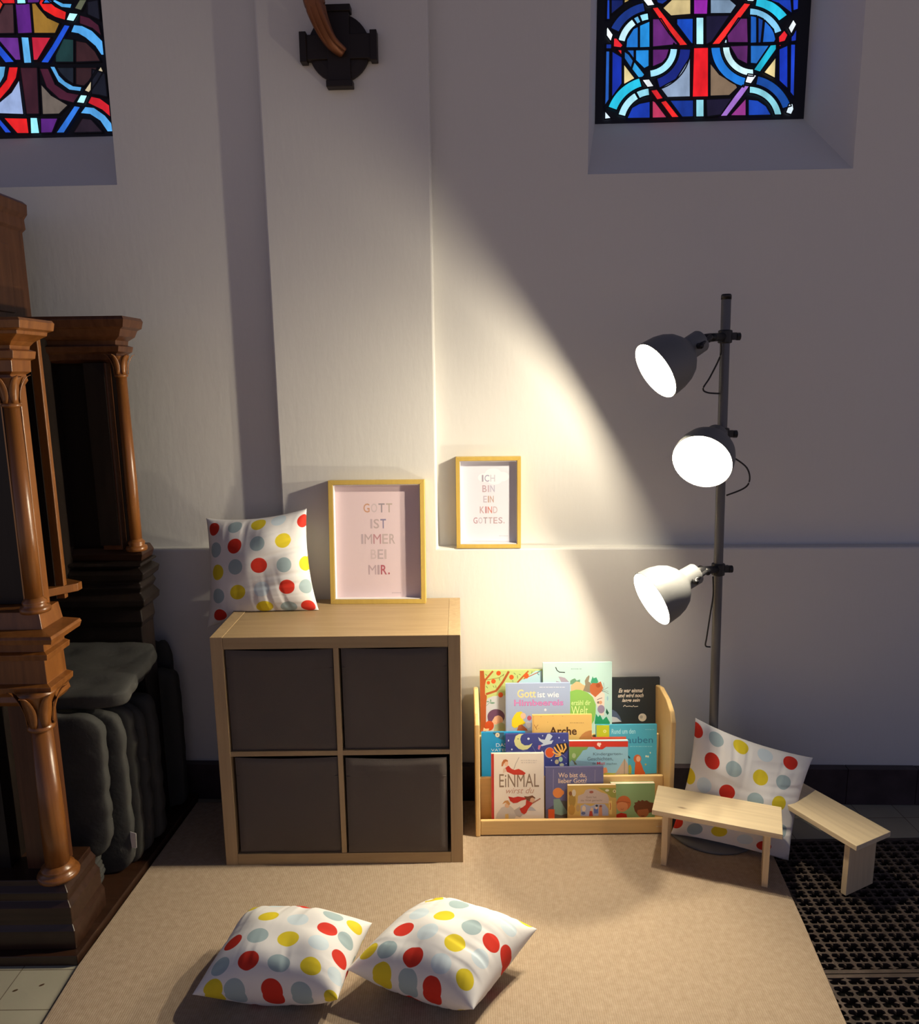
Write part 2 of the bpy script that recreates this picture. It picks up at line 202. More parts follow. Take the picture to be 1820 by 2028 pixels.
BOOKS = {
 'tree': (832.2,331.0,262.0,231.2,247.9,9.0,'#bccf86',[('#b5d8e4', 'p', [(134.4, 201.8), (169.5, 223.5), (200.2, 244.3), (223.2, 244.0), (222.6, 127.1), (133.9, 128.2)]), ('#c6cfdc', 'p', [(20.0, 129.6), (26.8, 145.2), (46.5, 153.8), (90.3, 155.5), (134.1, 155.0), (133.1, 20.8), (18.9, 22.2)]), ('#a8562b', 'p', [(0.5, 247.0), (14.7, 246.8), (17.0, 218.8), (22.6, 213.4), (18.5, 194.3), (18.2, 165.4), (18.6, 160.9), (24.7, 154.1), (21.7, 120.7), (20.0, 22.2), (0.5, 22.5)]), ('#a8562b', 's', [(19.8, 213.2), (47.4, 245.1)], 6.6), ('#a8562b', 's', [(21.4, 160.9), (57.7, 172.7), (82.0, 204.6), (104.2, 243.2)], 8.2), ('#b0622f', 's', [(134.4, 201.8), (154.2, 223.7), (174.0, 243.5)], 5.8), ('#b0622f', 's', [(156.4, 214.8), (213.3, 240.8)], 3.1), ('#8d6a34', 's', [(25.2, 213.1), (69.0, 220.4), (84.4, 231.3)], 1.9), ('#dc5a24', 'p', [(75.7, 237.0), (75.4, 239.2), (74.6, 241.3), (73.3, 243.0), (71.6, 244.4), (69.6, 245.2), (67.4, 245.5), (65.3, 245.2), (63.3, 244.4), (61.5, 243.0), (60.2, 241.3), (59.4, 239.2), (59.1, 237.0), (59.4, 234.9), (60.2, 232.8), (61.5, 231.1), (63.3, 229.7), (65.3, 228.9), (67.4, 228.6), (69.6, 228.9), (71.6, 229.7), (73.3, 231.1), (74.6, 232.8), (75.4, 234.9)]), ('#dc5a24', 'p', [(121.7, 222.0), (121.4, 224.3), (120.6, 226.5), (119.3, 228.3), (117.5, 229.7), (115.5, 230.6), (113.4, 230.9), (111.2, 230.6), (109.2, 229.7), (107.5, 228.3), (106.2, 226.5), (105.4, 224.3), (105.1, 222.0), (105.4, 219.7), (106.2, 217.6), (107.5, 215.7), (109.2, 214.3), (111.2, 213.4), (113.4, 213.1), (115.5, 213.4), (117.5, 214.3), (119.3, 215.7), (120.6, 217.6), (121.4, 219.7)]), ('#dc5a24', 'p', [(175.5, 226.3), (175.1, 228.8), (174.2, 231.3), (172.8, 233.3), (170.9, 234.9), (168.7, 235.9), (166.3, 236.2), (163.9, 235.9), (161.7, 234.9), (159.8, 233.3), (158.3, 231.3), (157.4, 228.8), (157.1, 226.3), (157.4, 223.7), (158.3, 221.3), (159.8, 219.2), (161.7, 217.6), (163.9, 216.6), (166.3, 216.3), (168.7, 216.6), (170.9, 217.6), (172.8, 219.2), (174.2, 221.3), (175.1, 223.7)]), ('#dc5a24', 'p', [(57.1, 207.7), (56.8, 209.9), (56.0, 211.9), (54.7, 213.7), (52.9, 215.0), (50.9, 215.9), (48.8, 216.2), (46.6, 215.9), (44.6, 215.0), (42.9, 213.7), (41.6, 211.9), (40.8, 209.9), (40.5, 207.7), (40.8, 205.5), (41.6, 203.5), (42.9, 201.7), (44.6, 200.4), (46.6, 199.6), (48.8, 199.3), (50.9, 199.6), (52.9, 200.4), (54.7, 201.7), (56.0, 203.5), (56.8, 205.5)]), ('#dc5a24', 'p', [(36.7, 202.6), (36.5, 204.2), (35.9, 205.7), (34.9, 207.0), (33.7, 208.0), (32.2, 208.6), (30.6, 208.8), (29.0, 208.6), (27.5, 208.0), (26.3, 207.0), (25.3, 205.7), (24.7, 204.2), (24.5, 202.6), (24.7, 201.0), (25.3, 199.5), (26.3, 198.2), (27.5, 197.2), (29.0, 196.6), (30.6, 196.4), (32.2, 196.6), (33.7, 197.2), (34.9, 198.2), (35.9, 199.5), (36.5, 201.0)]), ('#dc5a24', 'p', [(82.7, 158.0), (82.4, 160.4), (81.5, 162.6), (80.1, 164.6), (78.3, 166.1), (76.2, 167.0), (73.9, 167.3), (71.7, 167.0), (69.6, 166.1), (67.7, 164.6), (66.3, 162.6), (65.5, 160.4), (65.2, 158.0), (65.5, 155.5), (66.3, 153.3), (67.7, 151.3), (69.6, 149.9), (71.7, 148.9), (73.9, 148.6), (76.2, 148.9), (78.3, 149.9), (80.1, 151.3), (81.5, 153.3), (82.4, 155.5)]), ('#4a7040', 's', [(20.0, 234.3), (26.5, 228.7)], 1.8), ('#4a7040', 's', [(86.6, 234.6), (82.2, 225.8)], 1.8), ('#4a7040', 's', [(121.6, 237.5), (128.1, 231.8)], 1.8), ('#4a7040', 's', [(140.1, 232.8), (146.6, 229.4)], 1.8), ('#4a7040', 's', [(187.1, 242.2), (184.9, 233.4)], 1.8), ('#4a7040', 's', [(21.7, 190.9), (28.2, 183.1)], 1.8), ('#4a7040', 's', [(56.7, 192.7), (57.7, 182.7)], 1.8), ('#4a7040', 's', [(70.1, 220.3), (71.1, 210.3)], 1.8), ('#4a7040', 's', [(134.6, 228.4), (135.6, 217.3)], 1.8), ('#4a7040', 's', [(117.0, 210.9), (119.1, 204.2)], 1.8), ('#4a7040', 's', [(46.9, 191.7), (51.2, 185.0)], 1.8), ('#2a7f88', 's', [(206.8, 239.1), (216.6, 243.4)], 2.7), ('#2a7f88', 's', [(205.7, 235.3), (212.2, 228.6)], 2.3), ('#6f9c90', 's', [(22.1, 118.4), (35.4, 131.7)], 1.6), ('#6f9c90', 'p', [(52.9, 128.9), (52.6, 129.7), (51.7, 130.5), (50.3, 131.1), (48.5, 131.6), (46.4, 131.9), (44.1, 132.0), (41.8, 131.9), (39.7, 131.6), (37.9, 131.1), (36.5, 130.5), (35.6, 129.7), (35.3, 128.9), (35.6, 128.1), (36.5, 127.3), (37.9, 126.7), (39.7, 126.2), (41.8, 125.9), (44.1, 125.8), (46.4, 125.9), (48.5, 126.2), (50.3, 126.7), (51.7, 127.3), (52.6, 128.1)]), ('#6f9c90', 'p', [(32.6, 134.0), (32.4, 134.6), (31.9, 135.1), (31.1, 135.6), (30.1, 135.9), (29.0, 136.2), (27.7, 136.2), (26.5, 136.2), (25.3, 135.9), (24.3, 135.6), (23.6, 135.1), (23.1, 134.6), (22.9, 134.0), (23.1, 133.4), (23.6, 132.9), (24.3, 132.4), (25.3, 132.1), (26.5, 131.8), (27.7, 131.8), (29.0, 131.8), (30.1, 132.1), (31.1, 132.4), (31.9, 132.9), (32.4, 133.4)]), ('#6f9c90', 'p', [(40.2, 137.2), (40.2, 138.6), (40.0, 139.9), (39.6, 141.0), (39.2, 141.9), (38.6, 142.4), (38.1, 142.6), (37.5, 142.4), (37.0, 141.9), (36.5, 141.0), (36.2, 139.9), (35.9, 138.6), (35.9, 137.2), (35.9, 135.8), (36.2, 134.5), (36.5, 133.4), (37.0, 132.6), (37.5, 132.1), (38.1, 131.9), (38.6, 132.1), (39.2, 132.6), (39.6, 133.4), (40.0, 134.5), (40.2, 135.8)]), ('#6b4868', 'p', [(87.9, 78.9), (86.9, 85.9), (83.7, 92.5), (78.8, 98.2), (72.4, 102.5), (64.8, 105.2), (56.8, 106.2), (48.7, 105.2), (41.2, 102.5), (34.8, 98.2), (29.8, 92.5), (26.7, 85.9), (25.7, 78.9), (26.7, 71.8), (29.8, 65.2), (34.8, 59.6), (41.2, 55.2), (48.7, 52.5), (56.8, 51.6), (64.8, 52.5), (72.4, 55.2), (78.8, 59.6), (83.7, 65.2), (86.9, 71.8)]), ('#ecbc9c', 'p', [(81.7, 65.4), (81.0, 70.0), (79.0, 74.3), (75.8, 78.0), (71.6, 80.9), (66.7, 82.7), (61.5, 83.3), (56.3, 82.7), (51.4, 80.9), (47.2, 78.0), (44.0, 74.3), (42.0, 70.0), (41.3, 65.4), (42.0, 60.7), (44.0, 56.4), (47.2, 52.7), (51.4, 49.9), (56.3, 48.1), (61.5, 47.5), (66.7, 48.1), (71.6, 49.9), (75.8, 52.7), (79.0, 56.4), (81.0, 60.7)]), ('#6b4868', 'p', [(26.1, 75.9), (43.9, 102.5), (76.7, 99.9), (78.8, 89.8), (67.8, 84.3), (52.4, 78.9), (42.4, 62.3), (29.2, 57.9)]), ('#c67a60', 's', [(52.2, 56.5), (58.8, 54.2), (64.3, 56.4)], 1.0), ('#a7b79a', 'p', [(52.1, 48.7), (76.3, 57.4), (88.3, 50.5), (88.1, 21.3), (47.5, 21.8)]), ('#c4522a', 'p', [(48.8, 45.6), (48.2, 50.2), (46.6, 54.5), (44.0, 58.3), (40.6, 61.1), (36.6, 62.9), (32.3, 63.5), (28.1, 62.9), (24.1, 61.1), (20.7, 58.3), (18.1, 54.5), (16.4, 50.2), (15.9, 45.6), (16.4, 40.9), (18.1, 36.6), (20.7, 32.9), (24.1, 30.1), (28.1, 28.3), (32.3, 27.6), (36.6, 28.3), (40.6, 30.1), (44.0, 32.9), (46.6, 36.6), (48.2, 40.9)]), ('#f2caa8', 'p', [(12.5, 39.1), (19.1, 34.5), (32.2, 35.5), (28.9, 27.7), (9.1, 25.7)])]),
 'welt': (1056.9,320.0,262.0,246.3,276.7,10.0,'#bfe2de',[('#2c2f32', 's', [(45.2, 261.0), (50.6, 248.7), (59.2, 242.4), (78.8, 241.3)], 3.3), ('#a99fb0', 'p', [(54.8, 226.6), (65.7, 225.3), (78.7, 221.8), (93.9, 206.1), (93.9, 201.7), (47.1, 202.3), (47.1, 211.2), (65.6, 205.4)]), ('#6f9f7f', 'p', [(97.3, 210.3), (103.6, 215.5), (113.9, 219.6), (120.2, 211.1), (132.6, 215.2), (131.6, 197.2), (97.3, 197.6)]), ('#d8bd8e', 'p', [(99.3, 193.4), (107.7, 199.6), (119.1, 207.9), (130.5, 205.7), (140.9, 197.1), (151.3, 192.7), (149.2, 171.6), (99.3, 172.2)]), ('#8f8672', 'p', [(149.2, 209.7), (155.5, 222.3), (164.8, 230.6), (166.3, 224.3), (162.7, 207.4), (172.1, 200.9), (170.0, 165.0), (143.0, 173.8), (151.3, 194.9)]), ('#3f9c76', 'p', [(170.0, 205.2), (177.3, 226.2), (180.4, 218.8), (190.8, 221.8), (197.4, 207.0), (192.9, 197.5), (174.2, 197.7)]), ('#bb6840', 'p', [(167.9, 192.5), (176.2, 201.9), (192.9, 200.7), (206.4, 206.9), (214.7, 183.5), (209.5, 170.8), (186.6, 149.9), (171.0, 162.8), (166.9, 175.6)]), ('#a5512e', 'p', [(205.3, 192.2), (205.1, 194.1), (204.2, 196.0), (202.9, 197.5), (201.2, 198.8), (199.2, 199.5), (197.0, 199.8), (194.9, 199.5), (192.9, 198.8), (191.1, 197.5), (189.8, 196.0), (189.0, 194.1), (188.7, 192.2), (189.0, 190.2), (189.8, 188.4), (191.1, 186.8), (192.9, 185.6), (194.9, 184.8), (197.0, 184.5), (199.2, 184.8), (201.2, 185.6), (202.9, 186.8), (204.2, 188.4), (205.1, 190.2)]), ('#6b5a4c', 's', [(209.5, 173.0), (222.0, 168.6), (234.5, 162.0)], 1.1), ('#6b5a4c', 's', [(209.5, 173.0), (222.0, 179.2), (232.4, 185.4)], 1.1), ('#6b5a4c', 's', [(211.6, 170.8), (217.8, 187.7), (215.7, 202.5)], 1.1), ('#6b5a4c', 's', [(211.6, 170.8), (224.1, 172.8), (233.4, 170.5)], 0.9), ('#e9dace', 'p', [(172.1, 162.8), (186.6, 149.9), (209.5, 170.8), (220.3, 162.2), (217.9, 81.6), (203.3, 83.9), (192.9, 120.1)]), ('#7e6a66', 's', [(192.9, 140.3), (201.2, 144.4), (211.6, 147.1)], 2.6), ('#7e6a66', 'p', [(202.0, 130.7), (201.9, 131.9), (201.4, 133.0), (200.7, 134.0), (199.7, 134.7), (198.6, 135.2), (197.4, 135.4), (196.3, 135.2), (195.1, 134.7), (194.2, 134.0), (193.5, 133.0), (193.0, 131.9), (192.9, 130.7), (193.0, 129.5), (193.5, 128.4), (194.2, 127.4), (195.1, 126.7), (196.3, 126.2), (197.4, 126.0), (198.6, 126.2), (199.7, 126.7), (200.7, 127.4), (201.4, 128.4), (201.9, 129.5)]), ('#d9a27c', 'p', [(211.2, 130.6), (211.0, 132.2), (210.4, 133.8), (209.5, 135.1), (208.3, 136.1), (206.9, 136.7), (205.3, 137.0), (203.8, 136.7), (202.4, 136.1), (201.2, 135.1), (200.3, 133.8), (199.7, 132.2), (199.5, 130.6), (199.7, 129.0), (200.3, 127.4), (201.2, 126.1), (202.4, 125.1), (203.8, 124.4), (205.3, 124.2), (206.9, 124.4), (208.3, 125.1), (209.5, 126.1), (210.4, 127.4), (211.0, 129.0)]), ('#9c8ba8', 'p', [(220.3, 106.1), (219.9, 110.1), (218.6, 113.8), (216.6, 117.0), (213.9, 119.4), (210.8, 120.9), (207.4, 121.4), (204.1, 120.9), (201.0, 119.4), (198.3, 117.0), (196.2, 113.8), (195.0, 110.1), (194.5, 106.1), (195.0, 102.2), (196.2, 98.5), (198.3, 95.3), (201.0, 92.9), (204.1, 91.4), (207.4, 90.9), (210.8, 91.4), (213.9, 92.9), (216.6, 95.3), (218.6, 98.5), (219.9, 102.2)]), ('#8fc460', 'p', [(65.9, 130.2), (76.4, 153.4), (97.2, 172.2), (118.0, 178.3), (134.6, 177.1), (159.6, 167.2), (178.3, 150.0), (188.7, 122.3), (187.6, 90.5), (182.4, 65.0), (174.1, 52.3), (65.6, 53.7)]), ('#24604a', 'p', [(226.2, 109.1), (235.6, 92.0), (230.4, 84.6), (224.1, 94.2)]), ('#2b9a6c', 'p', [(184.5, 58.6), (188.7, 90.4), (197.0, 77.6), (203.3, 86.0), (213.7, 66.7), (226.2, 79.3), (238.7, 57.9), (238.7, 51.5), (184.5, 52.2)]), ('#9fc9d8', 'p', [(233.2, 145.1), (233.1, 147.3), (232.8, 149.4), (232.4, 151.1), (231.8, 152.5), (231.1, 153.3), (230.3, 153.6), (229.6, 153.3), (228.9, 152.5), (228.3, 151.1), (227.8, 149.4), (227.5, 147.3), (227.4, 145.1), (227.5, 142.9), (227.8, 140.9), (228.3, 139.1), (228.9, 137.8), (229.6, 136.9), (230.3, 136.7), (231.1, 136.9), (231.8, 137.8), (232.4, 139.1), (232.8, 140.9), (233.1, 142.9)]), ('#dcefa8', 't', 'erzähl dir', (101.2, 121.7, 170.0, 139.5), 1, 0), ('#e6f5b0', 't', 'Welt', (101.2, 87.3, 160.6, 118.4), 0, 0), ('#86a8a6', 's', [(100.5, 253.8), (105.7, 253.7)], 2.4), ('#86a8a6', 's', [(107.8, 253.7), (110.8, 253.7)], 2.4), ('#86a8a6', 's', [(112.9, 253.6), (117.0, 253.6)], 2.4), ('#86a8a6', 's', [(119.1, 253.6), (125.4, 253.5)], 2.4), ('#86a8a6', 's', [(127.5, 253.5), (129.9, 253.4)], 2.4), ('#86a8a6', 's', [(132.1, 253.4), (137.2, 253.3)], 2.4)]),
 'black': (1265.7,331.0,262.0,211.5,215.0,12.0,'#303538',[('#55627e', 'p', [(19.5, 102.1), (42.1, 98.6), (55.1, 90.9), (67.7, 73.7), (75.0, 54.4), (19.6, 50.8)]), ('#c9ced8', 'p', [(19.5, 72.2), (42.2, 73.0), (57.2, 69.6), (74.0, 54.4), (19.6, 50.8)]), ('#ecdfcc', 't', 'Es war einmal', (63.4, 160.7, 152.0, 176.0), 2, 1), ('#ecdfcc', 't', 'und wird noch', (61.3, 143.1, 153.2, 157.5), 2, 1), ('#ecdfcc', 't', 'lange sein', (75.5, 122.7, 139.9, 139.4), 2, 1), ('#ecdfcc', 's', [(80.2, 109.4), (86.4, 115.1), (90.6, 110.1), (103.2, 111.3), (113.6, 109.0), (116.7, 113.6), (119.9, 108.9), (133.5, 110.2)], 2.4), ('#ddd4c4', 'p', [(163.6, 69.1), (163.1, 72.8), (161.6, 76.3), (159.3, 79.3), (156.2, 81.6), (152.7, 83.1), (148.9, 83.6), (145.1, 83.1), (141.6, 81.6), (138.5, 79.3), (136.2, 76.3), (134.7, 72.8), (134.3, 69.1), (134.7, 65.3), (136.2, 61.8), (138.5, 58.8), (141.6, 56.5), (145.1, 55.0), (148.9, 54.5), (152.7, 55.0), (156.2, 56.5), (159.3, 58.8), (161.6, 61.8), (163.1, 65.3)]), ('#b5ada0', 'p', [(150.6, 70.6), (150.4, 72.1), (149.8, 73.6), (149.0, 74.8), (147.9, 75.8), (146.5, 76.4), (145.1, 76.6), (143.7, 76.4), (142.4, 75.8), (141.3, 74.8), (140.4, 73.6), (139.9, 72.1), (139.7, 70.6), (139.9, 69.0), (140.4, 67.6), (141.3, 66.4), (142.4, 65.4), (143.7, 64.8), (145.1, 64.6), (146.5, 64.8), (147.9, 65.4), (149.0, 66.4), (149.8, 67.6), (150.4, 69.0)])]),
 'himbeereis': (922.5,306.0,262.0,229.3,209.2,10.0,'#a5b6d8',[('#8d9cc8', 's', [(4.8, 206.9), (3.3, 19.8)], 1.6), ('#f0de98', 't', 'Gott', (41.9, 157.3, 107.6, 186.9), 1, 0), ('#f7f7fa', 't', 'ist wie', (113.5, 157.7, 189.4, 177.1), 1, 0), ('#a8449a', 't', 'Himbeereis', (30.0, 127.3, 205.4, 150.1), 2, 0), ('#dc8cc8', 't', 'Himbeereis', (30.9, 128.2, 204.5, 149.5), 0, 0), ('#dfe4f2', 's', [(120.2, 194.5), (132.0, 194.3)], 2.3), ('#dfe4f2', 's', [(134.1, 194.3), (140.9, 194.2)], 2.3), ('#dfe4f2', 's', [(143.0, 194.2), (152.3, 194.1)], 2.3), ('#dfe4f2', 's', [(154.4, 194.0), (168.7, 193.9)], 2.3), ('#dfe4f2', 's', [(170.7, 193.8), (176.3, 193.8)], 2.3), ('#dfe4f2', 's', [(178.4, 193.7), (190.2, 193.6)], 2.3), ('#dfe4f2', 's', [(192.3, 193.6), (199.1, 193.5)], 2.3), ('#dfe4f2', 's', [(201.2, 193.5), (210.5, 193.3)], 2.3), ('#efd72c', 'p', [(30.6, 95.0), (39.4, 104.8), (54.6, 108.0), (65.4, 99.0), (58.8, 89.1), (63.0, 74.6), (70.6, 66.7), (62.9, 60.2), (49.9, 57.0), (41.1, 50.5), (30.2, 47.3), (21.2, 55.1), (21.3, 77.3)]), ('#edc0a8', 'p', [(71.8, 91.3), (71.5, 94.1), (70.5, 96.8), (69.0, 99.1), (67.0, 100.9), (64.6, 102.0), (62.1, 102.3), (59.5, 102.0), (57.2, 100.9), (55.2, 99.1), (53.6, 96.8), (52.6, 94.1), (52.3, 91.3), (52.6, 88.4), (53.6, 85.7), (55.2, 83.4), (57.2, 81.7), (59.5, 80.5), (62.1, 80.2), (64.6, 80.5), (67.0, 81.7), (69.0, 83.4), (70.5, 85.7), (71.5, 88.4)]), ('#c65a74', 'p', [(91.6, 83.2), (91.3, 85.5), (90.5, 87.7), (89.3, 89.5), (87.7, 90.9), (85.8, 91.8), (83.7, 92.1), (81.7, 91.8), (79.8, 90.9), (78.2, 89.5), (77.0, 87.7), (76.2, 85.5), (75.9, 83.2), (76.2, 80.9), (77.0, 78.8), (78.2, 76.9), (79.8, 75.5), (81.7, 74.7), (83.7, 74.3), (85.8, 74.7), (87.7, 75.5), (89.3, 76.9), (90.5, 78.8), (91.3, 80.9)]), ('#cfd0e0', 'p', [(69.5, 67.9), (80.4, 72.2), (89.1, 65.4), (89.0, 52.1), (80.2, 45.5), (71.6, 54.5)]), ('#a8603f', 'p', [(38.9, 38.3), (45.5, 57.1), (56.4, 60.9), (62.9, 54.6), (73.7, 45.6), (78.0, 37.8)]), ('#e3eaf6', 'p', [(145.4, 112.4), (145.2, 113.7), (144.8, 114.9), (144.1, 115.9), (143.2, 116.6), (142.1, 117.1), (141.0, 117.3), (139.9, 117.1), (138.8, 116.6), (137.9, 115.9), (137.3, 114.9), (136.8, 113.7), (136.7, 112.4), (136.8, 111.2), (137.3, 110.0), (137.9, 109.0), (138.8, 108.2), (139.9, 107.7), (141.0, 107.6), (142.1, 107.7), (143.2, 108.2), (144.1, 109.0), (144.8, 110.0), (145.2, 111.2)])]),
 'arche': (1013.1,253.0,142.0,208.9,232.5,10.0,'#e3bd72',[('#c98f52', 's', [(4.7, 229.5), (4.2, 143.0)], 1.8), ('#54361f', 't', 'Arche', (59.3, 159.4, 155.9, 188.9), 2, 0), ('#c0824a', 'p', [(164.7, 148.3), (173.9, 160.8), (186.2, 170.0), (198.5, 174.1), (208.4, 175.4), (208.4, 143.6), (164.7, 144.2)]), ('#9a5c36', 's', [(6.6, 197.7), (16.2, 180.1)], 1.8), ('#9a5c36', 's', [(11.9, 186.7), (20.5, 197.6)], 1.6), ('#c59a55', 'p', [(31.8, 225.9), (31.8, 226.3), (31.6, 226.6), (31.4, 226.9), (31.1, 227.2), (30.7, 227.3), (30.3, 227.4), (29.9, 227.3), (29.6, 227.2), (29.3, 226.9), (29.0, 226.6), (28.9, 226.3), (28.8, 225.9), (28.9, 225.5), (29.0, 225.1), (29.3, 224.8), (29.6, 224.5), (29.9, 224.4), (30.3, 224.3), (30.7, 224.4), (31.1, 224.5), (31.4, 224.8), (31.6, 225.1), (31.8, 225.5)]), ('#c59a55', 'p', [(55.3, 206.3), (55.2, 206.7), (55.1, 207.1), (54.8, 207.4), (54.5, 207.7), (54.2, 207.8), (53.8, 207.9), (53.4, 207.8), (53.0, 207.7), (52.7, 207.4), (52.5, 207.1), (52.3, 206.7), (52.3, 206.3), (52.3, 205.9), (52.5, 205.6), (52.7, 205.2), (53.0, 205.0), (53.4, 204.8), (53.8, 204.8), (54.2, 204.8), (54.5, 205.0), (54.8, 205.2), (55.1, 205.6), (55.2, 205.9)]), ('#c59a55', 'p', [(73.6, 228.6), (73.5, 229.0), (73.4, 229.4), (73.1, 229.7), (72.8, 229.9), (72.5, 230.1), (72.1, 230.1), (71.7, 230.1), (71.3, 229.9), (71.0, 229.7), (70.8, 229.4), (70.6, 229.0), (70.6, 228.6), (70.6, 228.2), (70.8, 227.8), (71.0, 227.5), (71.3, 227.3), (71.7, 227.1), (72.1, 227.1), (72.5, 227.1), (72.8, 227.3), (73.1, 227.5), (73.4, 227.8), (73.5, 228.2)]), ('#c59a55', 'p', [(98.1, 196.6), (98.0, 197.0), (97.9, 197.4), (97.6, 197.7), (97.3, 197.9), (97.0, 198.1), (96.6, 198.1), (96.2, 198.1), (95.8, 197.9), (95.5, 197.7), (95.3, 197.4), (95.1, 197.0), (95.1, 196.6), (95.1, 196.2), (95.3, 195.8), (95.5, 195.5), (95.8, 195.3), (96.2, 195.1), (96.6, 195.1), (97.0, 195.1), (97.3, 195.3), (97.6, 195.5), (97.9, 195.8), (98.0, 196.2)]), ('#c59a55', 'p', [(24.1, 184.4), (24.1, 184.8), (23.9, 185.2), (23.7, 185.5), (23.4, 185.7), (23.0, 185.9), (22.6, 185.9), (22.2, 185.9), (21.9, 185.7), (21.5, 185.5), (21.3, 185.2), (21.2, 184.8), (21.1, 184.4), (21.2, 184.0), (21.3, 183.6), (21.5, 183.3), (21.9, 183.1), (22.2, 182.9), (22.6, 182.9), (23.0, 182.9), (23.4, 183.1), (23.7, 183.3), (23.9, 183.6), (24.1, 184.0)]), ('#c59a55', 'p', [(107.8, 227.1), (107.7, 227.5), (107.6, 227.9), (107.4, 228.2), (107.0, 228.4), (106.7, 228.6), (106.3, 228.6), (105.9, 228.6), (105.6, 228.4), (105.2, 228.2), (105.0, 227.9), (104.9, 227.5), (104.8, 227.1), (104.9, 226.7), (105.0, 226.3), (105.2, 226.0), (105.6, 225.8), (105.9, 225.6), (106.3, 225.6), (106.7, 225.6), (107.0, 225.8), (107.4, 226.0), (107.6, 226.3), (107.7, 226.7)]), ('#b8925a', 's', [(132.1, 203.1), (138.4, 203.0)], 2.4), ('#b8925a', 's', [(140.5, 203.0), (144.2, 203.0)], 2.4), ('#b8925a', 's', [(146.3, 202.9), (151.3, 202.9)], 2.4), ('#b8925a', 's', [(153.5, 202.8), (161.1, 202.8)], 2.4), ('#b8925a', 's', [(163.3, 202.7), (166.3, 202.7)], 2.4), ('#b8925a', 's', [(168.4, 202.7), (174.7, 202.6)], 2.4), ('#b8925a', 's', [(176.9, 202.6), (180.5, 202.5)], 2.4)]),
 'vater': (833.4,241.0,142.0,153.5,178.3,10.0,'#2391cc',[('#36617c', 'p', [(39.1, 177.8), (79.8, 177.8), (79.6, 149.7), (68.0, 152.5), (50.6, 163.0)]), ('#dcd2b4', 'p', [(64.2, 168.5), (64.0, 170.6), (63.2, 172.6), (62.0, 174.4), (60.4, 175.7), (58.5, 176.5), (56.5, 176.8), (54.5, 176.5), (52.6, 175.7), (51.0, 174.4), (49.8, 172.6), (49.0, 170.6), (48.7, 168.5), (49.0, 166.3), (49.8, 164.3), (51.0, 162.6), (52.6, 161.3), (54.5, 160.4), (56.5, 160.2), (58.5, 160.4), (60.4, 161.3), (62.0, 162.6), (63.2, 164.3), (64.0, 166.3)]), ('#36617c', 'p', [(58.4, 168.5), (58.3, 169.0), (58.2, 169.5), (57.8, 169.9), (57.4, 170.2), (57.0, 170.4), (56.5, 170.5), (56.0, 170.4), (55.5, 170.2), (55.1, 169.9), (54.8, 169.5), (54.6, 169.0), (54.5, 168.5), (54.6, 168.0), (54.8, 167.5), (55.1, 167.1), (55.5, 166.8), (56.0, 166.6), (56.5, 166.5), (57.0, 166.6), (57.4, 166.8), (57.8, 167.1), (58.2, 167.5), (58.3, 168.0)]), ('#dfe6f2', 't', 'DAS', (51.2, 126.1, 88.2, 138.7), 0, 0), ('#dfe6f2', 't', 'VATER', (33.8, 109.2, 92.9, 119.2), 0, 0)]),
